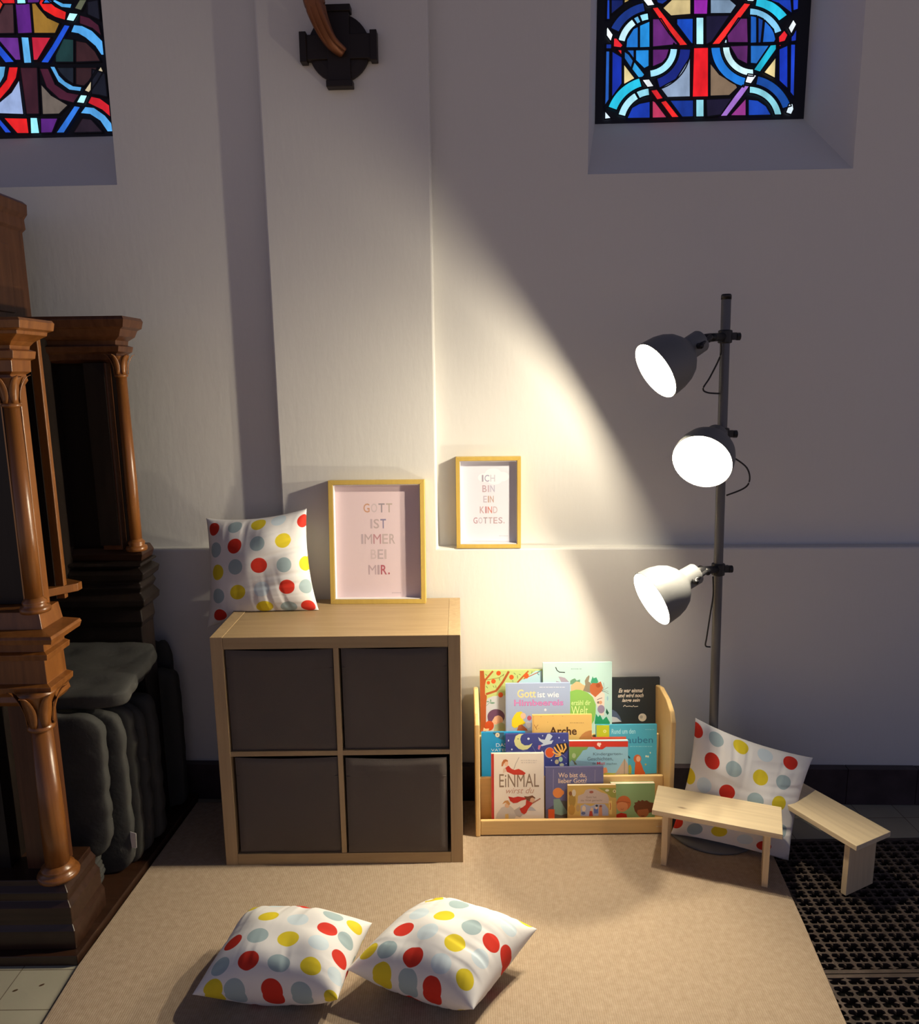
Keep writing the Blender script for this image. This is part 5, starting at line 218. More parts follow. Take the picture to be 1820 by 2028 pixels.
GLASS_RIGHT = [('#1640b8', [(394.1, 2851.9), (408.8, 2851.5), (410.3, 2787.0), (395.6, 2787.4)]), ('#0e2c8a', [(397.3, 2708.7), (418.1, 2708.2), (418.4, 2691.3), (397.7, 2691.8)]), ('#1e56b0', [(396.6, 2685.3), (412.1, 2684.9), (413.4, 2523.5), (395.9, 2501.6)]), ('#0e2a9c', [(419.8, 2684.7), (456.5, 2663.5), (458.8, 2575.3), (422.3, 2528.9)]), ('#c8a860', [(458.7, 2850.1), (485.1, 2849.3), (459.0, 2837.2)]), ('#0b1a58', [(412.9, 2851.4), (455.8, 2850.2), (456.2, 2834.1), (414.1, 2803.1)]), ('#13307c', [(534.7, 2809.3), (526.2, 2807.8), (517.9, 2805.7), (509.8, 2803.1), (501.9, 2800.0), (494.2, 2796.4), (486.9, 2792.3), (480.0, 2787.8), (473.3, 2782.8), (467.1, 2777.4), (461.4, 2771.6), (456.1, 2765.4), (451.2, 2758.9), (446.9, 2752.0), (443.1, 2744.9), (412.8, 2758.6), (417.6, 2767.5), (423.0, 2776.0), (429.1, 2784.1), (435.7, 2791.8), (443.0, 2799.1), (450.8, 2805.8), (459.0, 2812.1), (467.8, 2817.7), (476.9, 2822.8), (486.4, 2827.3), (496.3, 2831.2), (506.5, 2834.5), (516.9, 2837.0), (527.5, 2839.0)]), ('#8fd4ee', [(548.4, 2781.5), (546.6, 2781.3), (544.8, 2781.1), (543.0, 2780.8), (541.2, 2780.6), (539.4, 2780.3), (537.6, 2780.0), (535.8, 2779.6), (534.0, 2779.2), (532.3, 2778.8), (530.5, 2778.3), (528.8, 2777.8), (527.1, 2777.3), (525.4, 2776.8), (523.7, 2776.2), (513.3, 2798.5), (515.4, 2799.2), (517.6, 2799.9), (519.8, 2800.5), (522.0, 2801.1), (524.2, 2801.7), (526.4, 2802.2), (528.6, 2802.7), (530.9, 2803.2), (533.1, 2803.6), (535.4, 2803.9), (537.7, 2804.3), (539.9, 2804.6), (542.2, 2804.8), (544.5, 2805.0)]), ('#5fa8d4', [(520.5, 2775.1), (519.5, 2774.7), (518.5, 2774.3), (517.5, 2773.9), (516.6, 2773.4), (515.6, 2773.0), (514.6, 2772.6), (513.6, 2772.1), (512.7, 2771.6), (511.7, 2771.2), (510.8, 2770.7), (509.9, 2770.2), (508.9, 2769.7), (508.0, 2769.2), (507.1, 2768.7), (492.4, 2788.9), (493.6, 2789.6), (494.7, 2790.3), (495.9, 2790.9), (497.1, 2791.5), (498.3, 2792.1), (499.5, 2792.7), (500.7, 2793.3), (501.9, 2793.9), (503.1, 2794.4), (504.3, 2795.0), (505.6, 2795.5), (506.8, 2796.0), (508.1, 2796.5), (509.3, 2797.0)]), ('#c4ecf6', [(504.3, 2767.0), (500.1, 2764.2), (496.1, 2761.2), (492.3, 2758.0), (488.7, 2754.6), (485.3, 2751.0), (482.1, 2747.3), (479.2, 2743.4), (476.5, 2739.3), (474.0, 2735.1), (471.8, 2730.7), (469.9, 2726.3), (468.2, 2721.7), (466.8, 2717.1), (465.7, 2712.3), (440.1, 2718.0), (441.5, 2724.0), (443.3, 2729.8), (445.4, 2735.6), (447.9, 2741.2), (450.6, 2746.7), (453.7, 2752.0), (457.2, 2757.1), (460.9, 2762.0), (464.9, 2766.8), (469.2, 2771.3), (473.7, 2775.5), (478.5, 2779.6), (483.6, 2783.3), (488.8, 2786.8)]), ('#1a6cc0', [(468.8, 2693.2), (471.0, 2720.4), (493.6, 2755.0), (511.1, 2762.7), (513.2, 2692.1)]), ('#1f86d0', [(515.1, 2765.2), (551.7, 2778.8), (554.6, 2692.1), (517.3, 2691.9)]), ('#1a5cb0', [(468.9, 2686.7), (498.6, 2685.9), (499.5, 2654.1), (481.1, 2676.5)]), ('#1f80cc', [(503.3, 2685.8), (551.8, 2685.6), (553.6, 2630.8), (536.0, 2623.0), (504.3, 2651.3)]), ('#5c2068', [(560.3, 2785.6), (590.9, 2784.7), (620.5, 2743.5), (657.5, 2699.1), (563.4, 2692.9)]), ('#581c64', [(563.6, 2686.4), (623.8, 2685.9), (614.9, 2656.6), (600.7, 2640.6), (565.5, 2627.8)]), ('#1044b0', [(645.4, 2783.2), (703.9, 2783.2), (706.4, 2697.8), (698.6, 2702.4), (646.2, 2764.4)]), ('#6f90b8', [(638.5, 2704.0), (648.3, 2693.9), (635.4, 2693.2)]), ('#e42620', [(556.2, 2820.6), (577.8, 2823.2), (631.6, 2760.5), (690.0, 2695.6), (658.9, 2694.7), (620.8, 2735.4)]), ('#b8a474', [(594.4, 2818.4), (625.5, 2845.4), (692.6, 2843.5), (694.7, 2795.3), (624.6, 2791.9)]), ('#8f22a0', [(702.0, 2843.2), (753.2, 2841.8), (753.1, 2793.7), (704.0, 2795.0)]), ('#7288a0', [(760.2, 2841.6), (829.5, 2839.6), (853.7, 2820.3), (834.7, 2794.1), (762.4, 2795.6)]), ('#123088', [(570.0, 2846.9), (616.8, 2845.6), (593.9, 2830.2), (576.2, 2835.0)]), ('#a8e4f2', [(712.6, 2786.2), (740.7, 2785.4), (744.7, 2695.7), (716.5, 2696.5)]), ('#15102c', [(747.4, 2790.6), (832.0, 2789.4), (771.9, 2704.2), (751.8, 2695.5)]), ('#e42620', [(879.4, 2827.5), (904.0, 2823.7), (854.0, 2758.7), (799.9, 2695.4), (770.6, 2695.1), (819.2, 2754.3)]), ('#58205e', [(861.7, 2778.9), (893.7, 2778.0), (900.5, 2698.1), (829.0, 2700.0), (823.6, 2724.5)]), ('#53205a', [(900.9, 2690.5), (902.0, 2627.4), (865.9, 2644.7), (835.3, 2690.1)]), ('#a8c8d8', [(818.5, 2711.1), (824.9, 2712.0), (826.7, 2697.9), (815.0, 2698.2)]), ('#1656b0', [(902.6, 2786.9), (925.3, 2784.6), (930.4, 2696.2), (907.6, 2695.8)]), ('#0f3c90', [(929.5, 2782.4), (949.2, 2773.3), (945.0, 2695.9), (934.5, 2696.1)]), ('#1a5cb8', [(953.5, 2769.9), (986.2, 2739.0), (996.9, 2706.4), (991.7, 2696.8), (949.7, 2696.8)]), ('#1f66b8', [(908.0, 2689.8), (975.9, 2688.0), (934.3, 2627.6), (911.3, 2630.4)]), ('#78b8dc', [(991.7, 2724.0), (988.1, 2731.2), (983.9, 2738.1), (979.1, 2744.7), (973.7, 2751.0), (967.8, 2756.8), (961.5, 2762.3), (954.7, 2767.2), (947.5, 2771.6), (940.1, 2775.5), (932.3, 2778.8), (924.3, 2781.5), (916.2, 2783.6), (907.9, 2785.0), (899.6, 2785.8), (899.2, 2810.4), (909.7, 2809.4), (920.2, 2807.5), (930.6, 2804.9), (940.7, 2801.4), (950.6, 2797.2), (960.1, 2792.3), (969.2, 2786.7), (977.9, 2780.4), (985.9, 2773.6), (993.4, 2766.1), (1000.2, 2758.2), (1006.4, 2749.8), (1011.8, 2741.0), (1016.4, 2731.8)]), ('#24bcdc', [(1003.7, 2764.2), (999.0, 2769.6), (994.0, 2774.8), (988.7, 2779.7), (983.2, 2784.4), (977.4, 2788.8), (971.4, 2792.9), (965.1, 2796.7), (958.7, 2800.2), (952.1, 2803.5), (945.4, 2806.4), (938.6, 2808.9), (931.6, 2811.1), (924.5, 2813.0), (917.4, 2814.5), (921.9, 2847.9), (931.1, 2846.0), (940.1, 2843.6), (949.0, 2840.7), (957.8, 2837.5), (966.4, 2833.8), (974.8, 2829.6), (983.1, 2825.1), (991.0, 2820.2), (998.7, 2815.0), (1006.1, 2809.3), (1013.3, 2803.3), (1020.0, 2797.0), (1026.5, 2790.4), (1032.5, 2783.5)]), ('#1034a0', [(954.2, 2836.1), (1041.1, 2833.6), (1048.8, 2786.6), (998.5, 2821.5)]), ('#1838b4', [(1046.8, 2833.5), (1067.7, 2832.9), (1068.6, 2801.0), (1050.4, 2796.1)]), ('#1430a8', [(1048.9, 2713.1), (1054.4, 2718.3), (1067.9, 2742.1), (1068.5, 2699.1), (1050.0, 2696.9)]), ('#f2fbff', [(522.0, 2848.3), (555.4, 2847.3), (568.3, 2827.7), (541.4, 2825.3)]), ('#f2fbff', [(395.0, 2757.7), (402.0, 2763.5), (422.7, 2736.9), (415.0, 2713.2), (396.7, 2734.3)]), ('#f2fbff', [(1036.6, 2741.9), (1053.3, 2770.4), (1066.0, 2752.9), (1049.5, 2721.1)]), ('#d8f2f8', [(885.8, 2838.0), (919.5, 2837.1), (909.5, 2829.4), (888.5, 2831.6)]), ('#d82028', [(424.1, 2726.0), (435.4, 2725.7), (459.1, 2701.1), (451.0, 2692.6), (423.7, 2696.6)]), ('#d82028', [(436.9, 2687.5), (454.7, 2687.0), (455.3, 2666.2)]), ('#d82028', [(1004.6, 2713.7), (1024.2, 2735.8), (1038.0, 2719.3), (1028.9, 2699.0), (1007.0, 2694.2)]), ('#d82028', [(1007.3, 2688.8), (1019.0, 2689.6), (1011.5, 2678.9)]), ('#1d62ac', [(463.1, 2682.5), (480.0, 2671.1), (496.6, 2649.8), (488.5, 2624.2), (463.8, 2657.8)]), ('#2a90cc', [(499.7, 2647.6), (539.0, 2602.6), (531.0, 2593.9), (516.2, 2592.1), (491.5, 2621.4)]), ('#1ca8c4', [(978.2, 2688.5), (999.1, 2690.1), (1000.1, 2673.8), (947.1, 2599.9), (923.1, 2608.2)]), ('#9cd8ee', [(555.1, 2617.3), (563.2, 2618.2), (571.2, 2619.8), (578.9, 2622.2), (586.3, 2625.4), (593.2, 2629.2), (599.6, 2633.7), (605.4, 2638.8), (610.6, 2644.5), (615.0, 2650.7), (618.8, 2657.3), (621.7, 2664.3), (623.8, 2671.5), (625.1, 2679.0), (625.5, 2686.5), (652.1, 2685.0), (651.6, 2674.9), (649.9, 2665.0), (647.1, 2655.3), (643.2, 2646.0), (638.2, 2637.2), (632.3, 2628.9), (625.4, 2621.3), (617.6, 2614.5), (609.1, 2608.4), (599.9, 2603.3), (590.1, 2599.1), (579.8, 2595.9), (569.1, 2593.7), (558.2, 2592.5)]), ('#101f70', [(580.5, 2589.1), (590.1, 2591.8), (599.3, 2595.4), (608.1, 2599.8), (616.4, 2604.9), (624.1, 2610.7), (631.2, 2617.1), (637.6, 2624.1), (643.2, 2631.7), (648.0, 2639.7), (652.0, 2648.2), (655.1, 2656.9), (657.4, 2666.0), (658.8, 2675.2), (659.2, 2684.6), (698.1, 2682.3), (697.6, 2669.7), (695.8, 2657.3), (692.8, 2645.2), (688.6, 2633.4), (683.3, 2622.0), (676.8, 2611.2), (669.3, 2601.0), (660.7, 2591.5), (651.2, 2582.9), (640.8, 2575.0), (629.7, 2568.2), (617.9, 2562.3), (605.4, 2557.4), (592.5, 2553.7)]), ('#c8f0f6', [(835.6, 2686.4), (836.8, 2678.0), (839.1, 2669.7), (842.3, 2661.6), (846.5, 2653.8), (851.5, 2646.4), (857.4, 2639.6), (864.0, 2633.3), (871.3, 2627.7), (879.2, 2622.8), (887.5, 2618.8), (896.2, 2615.6), (905.2, 2613.3), (914.3, 2611.9), (923.4, 2611.5), (925.7, 2587.4), (913.6, 2587.9), (901.6, 2589.7), (889.8, 2592.7), (878.3, 2596.9), (867.3, 2602.3), (856.9, 2608.7), (847.3, 2616.1), (838.5, 2624.4), (830.8, 2633.5), (824.1, 2643.2), (818.6, 2653.5), (814.4, 2664.2), (811.4, 2675.1), (809.8, 2686.2)]), ('#1a72cc', [(802.8, 2686.2), (804.1, 2676.2), (806.5, 2666.3), (809.9, 2656.6), (814.2, 2647.1), (819.5, 2638.0), (825.6, 2629.3), (832.6, 2621.1), (840.3, 2613.5), (848.7, 2606.6), (857.8, 2600.3), (867.4, 2594.9), (877.4, 2590.3), (887.7, 2586.6), (898.4, 2583.7), (892.9, 2552.6), (879.1, 2556.3), (865.6, 2561.2), (852.6, 2567.2), (840.1, 2574.3), (828.4, 2582.4), (817.4, 2591.4), (807.4, 2601.3), (798.3, 2611.9), (790.4, 2623.3), (783.5, 2635.1), (777.9, 2647.5), (773.6, 2660.1), (770.5, 2673.0), (768.7, 2686.0)]), ('#e4181e', [(708.0, 2686.9), (761.0, 2686.6), (768.5, 2522.7), (710.3, 2523.0)]), ('#8496b0', [(698.1, 2657.2), (703.7, 2524.3), (621.5, 2524.1), (594.7, 2556.9), (650.2, 2584.3)]), ('#74604c', [(768.6, 2636.2), (803.5, 2597.0), (864.4, 2561.3), (870.8, 2551.2), (842.5, 2525.3), (773.8, 2524.8)]), ('#dcc88e', [(461.8, 2641.4), (504.3, 2590.7), (463.7, 2570.2)]), ('#dcc88e', [(1000.4, 2649.4), (1001.9, 2577.7), (959.5, 2598.5)]), ('#f4fcff', [(527.6, 2586.3), (555.0, 2587.8), (573.7, 2561.9), (548.7, 2559.2)]), ('#f4fcff', [(903.8, 2595.5), (937.0, 2590.9), (917.4, 2562.2), (894.7, 2567.2)]), ('#22b4d4', [(530.3, 2561.9), (521.6, 2559.5), (513.2, 2556.6), (505.1, 2553.1), (497.2, 2549.1), (489.7, 2544.6), (482.5, 2539.6), (475.7, 2534.1), (469.4, 2528.3), (463.5, 2522.0), (458.1, 2515.3), (453.2, 2508.3), (448.8, 2500.9), (445.0, 2493.3), (441.8, 2485.4), (409.3, 2497.1), (413.4, 2506.9), (418.2, 2516.5), (423.7, 2525.6), (429.8, 2534.4), (436.6, 2542.7), (443.9, 2550.6), (451.9, 2557.9), (460.3, 2564.7), (469.3, 2570.9), (478.7, 2576.5), (488.5, 2581.5), (498.7, 2585.9), (509.2, 2589.5), (520.0, 2592.5)]), ('#8cd0e2', [(558.2, 2532.3), (555.5, 2532.1), (552.8, 2531.8), (550.1, 2531.4), (547.4, 2531.0), (544.7, 2530.4), (542.1, 2529.9), (539.5, 2529.2), (536.9, 2528.5), (534.3, 2527.7), (531.8, 2526.8), (529.2, 2525.9), (526.8, 2524.9), (524.3, 2523.9), (521.9, 2522.8), (508.3, 2545.7), (511.4, 2547.1), (514.5, 2548.5), (517.7, 2549.7), (520.9, 2550.9), (524.1, 2552.0), (527.4, 2553.0), (530.7, 2553.9), (534.0, 2554.7), (537.4, 2555.4), (540.8, 2556.1), (544.2, 2556.7), (547.6, 2557.1), (551.1, 2557.5), (554.5, 2557.8)]), ('#a8e0ee', [(518.9, 2521.3), (514.0, 2518.6), (509.4, 2515.6), (505.0, 2512.4), (500.7, 2508.9), (496.8, 2505.2), (493.0, 2501.3), (489.5, 2497.2), (486.3, 2492.8), (483.4, 2488.3), (480.7, 2483.7), (478.3, 2478.9), (476.3, 2473.9), (474.5, 2468.8), (473.1, 2463.6), (446.1, 2470.5), (447.9, 2477.1), (450.2, 2483.6), (452.8, 2489.9), (455.8, 2496.0), (459.2, 2502.0), (463.0, 2507.7), (467.1, 2513.2), (471.5, 2518.4), (476.3, 2523.4), (481.4, 2528.1), (486.8, 2532.5), (492.4, 2536.6), (498.3, 2540.4), (504.5, 2543.8)]), ('#1034a4', [(560.4, 2513.3), (562.3, 2455.0), (478.1, 2457.0), (495.1, 2493.6), (521.7, 2507.0)]), ('#b83458', [(567.4, 2516.5), (578.4, 2511.2), (624.0, 2455.8), (569.4, 2455.4)]), ('#e02024', [(559.2, 2550.0), (583.5, 2552.8), (608.5, 2521.0), (584.8, 2516.6)]), ('#e42420', [(596.3, 2510.2), (617.0, 2515.3), (668.3, 2454.8), (640.2, 2453.7)]), ('#0e2e84', [(629.0, 2515.0), (715.4, 2514.0), (717.8, 2457.0), (676.6, 2456.8)]), ('#92d6e6', [(723.1, 2516.0), (752.8, 2515.3), (755.5, 2455.0), (725.7, 2454.5)]), ('#140e24', [(760.0, 2515.1), (854.8, 2517.3), (814.8, 2461.4), (765.6, 2455.8)]), ('#9c6cc4', [(888.1, 2558.5), (913.1, 2555.7), (890.0, 2523.1), (837.2, 2455.3), (811.6, 2454.8), (860.4, 2523.8)]), ('#8c3080', [(902.3, 2516.1), (905.6, 2455.9), (847.2, 2457.3)]), ('#133ca0', [(909.6, 2511.5), (944.2, 2507.3), (974.9, 2487.7), (995.8, 2454.9), (912.7, 2455.7)]), ('#84cad8', [(1006.9, 2452.0), (1004.6, 2460.8), (1001.4, 2469.4), (997.3, 2477.7), (992.4, 2485.7), (986.7, 2493.2), (980.3, 2500.2), (973.2, 2506.6), (965.6, 2512.4), (957.4, 2517.4), (948.8, 2521.7), (939.9, 2525.3), (930.7, 2528.0), (921.3, 2529.8), (911.9, 2530.8), (911.4, 2555.1), (923.4, 2553.9), (935.4, 2551.5), (947.1, 2548.1), (958.5, 2543.6), (969.4, 2538.1), (979.8, 2531.6), (989.6, 2524.3), (998.6, 2516.1), (1006.7, 2507.2), (1014.0, 2497.7), (1020.3, 2487.6), (1025.5, 2477.0), (1029.6, 2466.0), (1032.6, 2454.8)]), ('#114494', [(1033.3, 2476.2), (1029.4, 2484.7), (1025.0, 2493.0), (1019.9, 2501.0), (1014.2, 2508.6), (1008.0, 2515.9), (1001.2, 2522.7), (994.0, 2529.1), (986.3, 2535.0), (978.3, 2540.4), (969.8, 2545.3), (961.1, 2549.5), (952.1, 2553.2), (942.9, 2556.2), (933.5, 2558.6), (938.7, 2588.7), (950.4, 2585.6), (962.0, 2581.8), (973.3, 2577.2), (984.3, 2571.8), (994.9, 2565.8), (1005.1, 2559.0), (1014.7, 2551.6), (1023.8, 2543.6), (1032.3, 2534.9), (1040.1, 2525.8), (1047.3, 2516.2), (1053.7, 2506.2), (1059.3, 2495.8), (1064.2, 2485.0)]), ('#cfe0ea', [(1045.1, 2462.7), (1054.5, 2491.4), (1069.1, 2493.8), (1073.9, 2474.2), (1065.7, 2455.5)]), ('#cfe0f0', [(396.2, 2485.9), (423.3, 2458.8), (396.9, 2453.2)]), ('#1032b0', [(1008.3, 2673.6), (1039.0, 2685.8), (1048.3, 2541.3), (1014.8, 2569.7)]), ('#183cb8', [(1048.2, 2688.8), (1065.7, 2688.3), (1072.5, 2513.1), (1056.1, 2530.1)]), ('#0e2680', [(395.9, 2501.6), (404.4, 2495.8), (396.1, 2490.4)])]
GLASS_LEFT = [('#e63a1c', [(-1874.4, 2916.0), (-1778.0, 2913.3), (-1805.2, 2874.5), (-1887.2, 2817.0)]), ('#42262a', [(-1773.6, 2913.1), (-1749.2, 2912.4), (-1758.2, 2800.2), (-1851.8, 2801.1), (-1846.1, 2845.8), (-1806.0, 2867.9)]), ('#501a70', [(-1744.0, 2912.3), (-1688.5, 2910.7), (-1691.1, 2799.1), (-1746.5, 2798.6)]), ('#8c6622', [(-1682.6, 2910.6), (-1673.1, 2906.3), (-1655.7, 2880.2), (-1629.4, 2849.8), (-1585.2, 2829.4), (-1605.6, 2796.1), (-1685.6, 2798.3)]), ('#dc1e18', [(-1664.1, 2910.0), (-1622.8, 2908.9), (-1595.8, 2885.1), (-1556.4, 2866.3), (-1563.9, 2838.1), (-1599.8, 2849.0), (-1641.6, 2873.2)]), ('#4fa2dc', [(-1614.7, 2908.6), (-1593.3, 2908.0), (-1565.1, 2895.4), (-1532.0, 2893.2), (-1539.3, 2877.0), (-1574.0, 2881.2)]), ('#555844', [(-1504.1, 2905.5), (-1475.5, 2904.7), (-1501.3, 2868.7), (-1527.1, 2876.6)]), ('#b4f4ff', [(-1546.2, 2864.0), (-1512.6, 2859.8), (-1532.8, 2833.3), (-1561.9, 2838.7)]), ('#3c1222', [(-1509.3, 2855.7), (-1474.1, 2845.5), (-1441.5, 2819.9), (-1434.2, 2781.6), (-1466.7, 2809.0), (-1513.2, 2826.1)]), ('#4f9fe0', [(-1533.8, 2824.0), (-1502.7, 2819.9), (-1467.4, 2802.4), (-1432.0, 2766.5), (-1431.2, 2718.1), (-1442.3, 2718.4), (-1461.6, 2749.0), (-1495.9, 2778.2), (-1520.4, 2792.2), (-1548.8, 2797.9)]), ('#1a4ac4', [(-1569.0, 2825.0), (-1546.4, 2820.4), (-1595.1, 2755.8), (-1642.8, 2697.3), (-1672.6, 2699.5), (-1625.3, 2753.3)]), ('#5c267c', [(-1838.1, 2790.7), (-1744.8, 2787.2), (-1744.4, 2709.4), (-1765.4, 2709.9), (-1817.5, 2775.1)]), ('#1a4ac4', [(-1838.7, 2785.7), (-1818.8, 2765.1), (-1768.0, 2703.3), (-1804.0, 2702.2), (-1823.3, 2728.3), (-1843.3, 2749.0)]), ('#5aa8e0', [(-1735.3, 2788.6), (-1706.0, 2786.8), (-1704.7, 2698.3), (-1734.8, 2698.4)]), ('#b41c32', [(-1696.2, 2787.2), (-1621.9, 2783.9), (-1682.2, 2707.8), (-1698.0, 2707.5)]), ('#14302f', [(-1577.7, 2778.7), (-1539.1, 2774.4), (-1547.2, 2697.6), (-1616.3, 2699.4), (-1613.7, 2722.8)]), ('#341a1a', [(-1532.0, 2770.9), (-1493.7, 2763.2), (-1463.3, 2732.3), (-1446.2, 2698.3), (-1539.7, 2697.4)]), ('#5aa0d0', [(-1850.4, 2692.5), (-1803.4, 2691.3), (-1813.3, 2657.0), (-1835.9, 2627.0), (-1860.3, 2613.9)]), ('#d41818', [(-1792.4, 2688.7), (-1756.7, 2687.8), (-1768.9, 2649.1), (-1799.8, 2612.4), (-1842.5, 2574.1), (-1866.8, 2562.6), (-1862.5, 2596.8), (-1837.2, 2616.7), (-1807.0, 2646.7)]), ('#32121a', [(-1751.3, 2685.9), (-1685.6, 2684.3), (-1696.4, 2524.1), (-1745.8, 2524.6)]), ('#8fa2cc', [(-1867.6, 2555.8), (-1843.1, 2568.9), (-1793.5, 2602.0), (-1758.0, 2645.4), (-1755.4, 2523.8), (-1870.9, 2530.0)]), ('#5e544c', [(-1678.8, 2628.2), (-1643.7, 2588.1), (-1583.3, 2552.4), (-1620.7, 2522.3), (-1684.5, 2522.1)]), ('#3c1222', [(-1678.5, 2680.7), (-1644.8, 2679.8), (-1624.5, 2625.1), (-1582.4, 2596.8), (-1536.2, 2588.2), (-1561.9, 2558.7), (-1615.1, 2573.7), (-1659.5, 2615.8)]), ('#5098d0', [(-1639.1, 2686.5), (-1619.3, 2685.9), (-1606.1, 2655.2), (-1585.8, 2634.3), (-1557.5, 2618.3), (-1524.1, 2613.8), (-1531.4, 2597.3), (-1574.1, 2603.4), (-1612.5, 2631.6)]), ('#141a22', [(-1614.4, 2682.4), (-1549.0, 2680.8), (-1555.0, 2623.4), (-1578.0, 2637.5), (-1601.7, 2661.8)]), ('#281414', [(-1541.5, 2680.6), (-1459.4, 2678.5), (-1495.9, 2632.1), (-1516.4, 2615.6), (-1547.7, 2621.5)]), ('#bcac8c', [(-1446.7, 2682.2), (-1439.4, 2664.5), (-1466.3, 2628.0), (-1499.9, 2592.7), (-1517.9, 2600.3)]), ('#b4f6ff', [(-1532.5, 2587.1), (-1506.0, 2584.7), (-1522.5, 2555.7), (-1552.3, 2559.9)]), ('#c41822', [(-1493.6, 2581.0), (-1460.5, 2573.4), (-1427.1, 2548.6), (-1426.7, 2505.7), (-1457.0, 2532.2), (-1509.2, 2557.4)]), ('#4f9ad8', [(-1519.7, 2546.4), (-1486.2, 2542.2), (-1447.4, 2514.8), (-1424.8, 2486.7), (-1423.2, 2452.1), (-1444.0, 2452.5), (-1468.3, 2494.6), (-1503.8, 2517.8), (-1541.9, 2522.2)]), ('#2a6ccc', [(-1560.2, 2550.1), (-1536.0, 2545.7), (-1569.6, 2503.9), (-1608.9, 2455.6), (-1641.2, 2456.4)]), ('#1a40b4', [(-1869.8, 2538.6), (-1850.0, 2513.9), (-1806.8, 2460.8), (-1833.5, 2461.4), (-1853.1, 2489.0), (-1872.8, 2514.4)]), ('#d41a18', [(-1834.5, 2515.3), (-1743.5, 2511.4), (-1742.2, 2457.3), (-1788.0, 2458.3)]), ('#92e4f4', [(-1732.6, 2513.6), (-1704.6, 2512.6), (-1701.9, 2456.4), (-1736.6, 2456.5)]), ('#501c70', [(-1693.4, 2510.2), (-1626.0, 2508.7), (-1654.4, 2458.0), (-1697.9, 2457.7)]), ('#20141c', [(-1535.2, 2506.5), (-1501.6, 2502.3), (-1461.0, 2453.6), (-1574.6, 2456.2)]), ('#0f1018', [(-1480.6, 2672.3), (-1433.4, 2657.6), (-1432.0, 2576.1), (-1463.2, 2583.7), (-1492.9, 2587.8)]), ('#101018', [(-1476.1, 2898.2), (-1435.0, 2903.6), (-1434.5, 2834.6), (-1480.5, 2855.6)])]
PILLOWS = [('kallax', [[-0.111, 0.375, 1.072], [0.248, 0.33, 1.109], [0.287, 0.262, 0.768], [-0.116, 0.315, 0.696]], 0.078, (0.1, 0), [(-0.713, 0.738, 'R'), (-0.289, 0.762, 'B'), (0.122, 0.775, 'Y'), (0.458, 0.814, 'L'), (0.918, 0.713, 'R'), (-0.256, 0.401, 'R'), (0.145, 0.401, 'B'), (0.56, 0.401, 'Y'), (0.937, 0.323, 'L'), (-0.642, 0.368, 'B'), (-0.245, 0.056, 'B'), (0.145, 0.033, 'R'), (0.549, -0.011, 'B'), (0.937, -0.044, 'Y'), (-0.595, 0.0, 'Y'), (0.549, -0.39, 'R'), (0.87, -0.435, 'B'), (0.145, -0.368, 'L'), (-0.245, -0.368, 'Y'), (-0.606, -0.39, 'B'), (-0.618, -0.75, 'R'), (0.145, -0.713, 'Y'), (0.503, -0.788, 'B'), (0.814, -0.814, 'R')]), ('lamp', [[1.545, 0.155, 0.415], [1.93, 0.12, 0.285], [1.794, -0.052, 0.012], [1.468, 0.12, 0.012]], 0.055, (0.09, 0), [(-0.951, 0.788, 'R'), (-0.607, 0.788, 'B'), (-0.209, 0.826, 'Y'), (0.174, 0.813, 'L'), (0.584, 0.801, 'R'), (-0.631, 0.431, 'R'), (-0.291, 0.431, 'B'), (0.14, 0.419, 'Y'), (0.513, 0.443, 'B'), (-0.679, 0.023, 'L'), (-0.302, 0.035, 'R'), (0.128, 0.047, 'B'), (0.501, 0.093, 'Y'), (-0.97, 0.047, 'Y'), (-0.97, -0.715, 'R'), (-0.631, -0.751, 'B'), (-0.256, -0.691, 'Y'), (0.163, -0.739, 'L'), (0.478, -0.776, 'R'), (0.667, -0.372, 'B')]), ('floorleft', [[0.171, -0.334, 0.1], [0.522, -0.42, 0.12], [0.462, -0.633, 0.085], [0.093, -0.58, 0.055]], 0.1, (0.07, 0), [(-0.676, 0.605, 'Y'), (-0.308, 0.676, 'L'), (0.085, 0.664, 'R'), (0.515, 0.471, 'B'), (-0.223, 0.17, 'Y'), (0.159, 0.159, 'L'), (0.548, 0.117, 'R'), (0.819, 0.127, 'B'), (0.819, 0.504, 'Y'), (-0.212, -0.234, 'B'), (0.159, -0.223, 'Y'), (0.537, -0.212, 'L'), (0.85, -0.244, 'R'), (-0.537, -0.287, 'R'), (-0.212, -0.617, 'R'), (0.149, -0.617, 'B'), (0.526, -0.594, 'Y'), (0.866, -0.56, 'L'), (-0.582, -0.64, 'B'), (-0.628, -0.925, 'Y'), (-0.362, -0.953, 'B'), (0.085, -0.953, 'R'), (0.438, -0.953, 'B'), (0.85, -0.953, 'Y')]), ('floorright', [[0.655, -0.318, 0.1], [0.96, -0.425, 0.1], [0.786, -0.656, 0.075], [0.47, -0.545, 0.09]], 0.1, (0.07, 0), [(-0.438, 0.46, 'Y'), (-0.011, 0.373, 'B'), (0.138, 0.925, 'R'), (0.725, 0.405, 'L'), (0.751, 0.866, 'Y'), (-0.373, 0.0, 'L'), (-0.021, 0.021, 'Y'), (0.384, 0.0, 'B'), (0.7, -0.011, 'R'), (-0.394, -0.319, 'R'), (-0.042, -0.33, 'L'), (0.341, -0.341, 'Y'), (0.713, -0.319, 'L'), (0.953, 0.106, 'R'), (-0.427, -0.664, 'B'), (-0.053, -0.688, 'R'), (0.319, -0.664, 'L'), (0.676, -0.688, 'Y'), (-0.7, -0.688, 'Y'), (-0.394, -0.953, 'Y'), (-0.042, -0.953, 'B'), (0.287, -0.953, 'R')])]
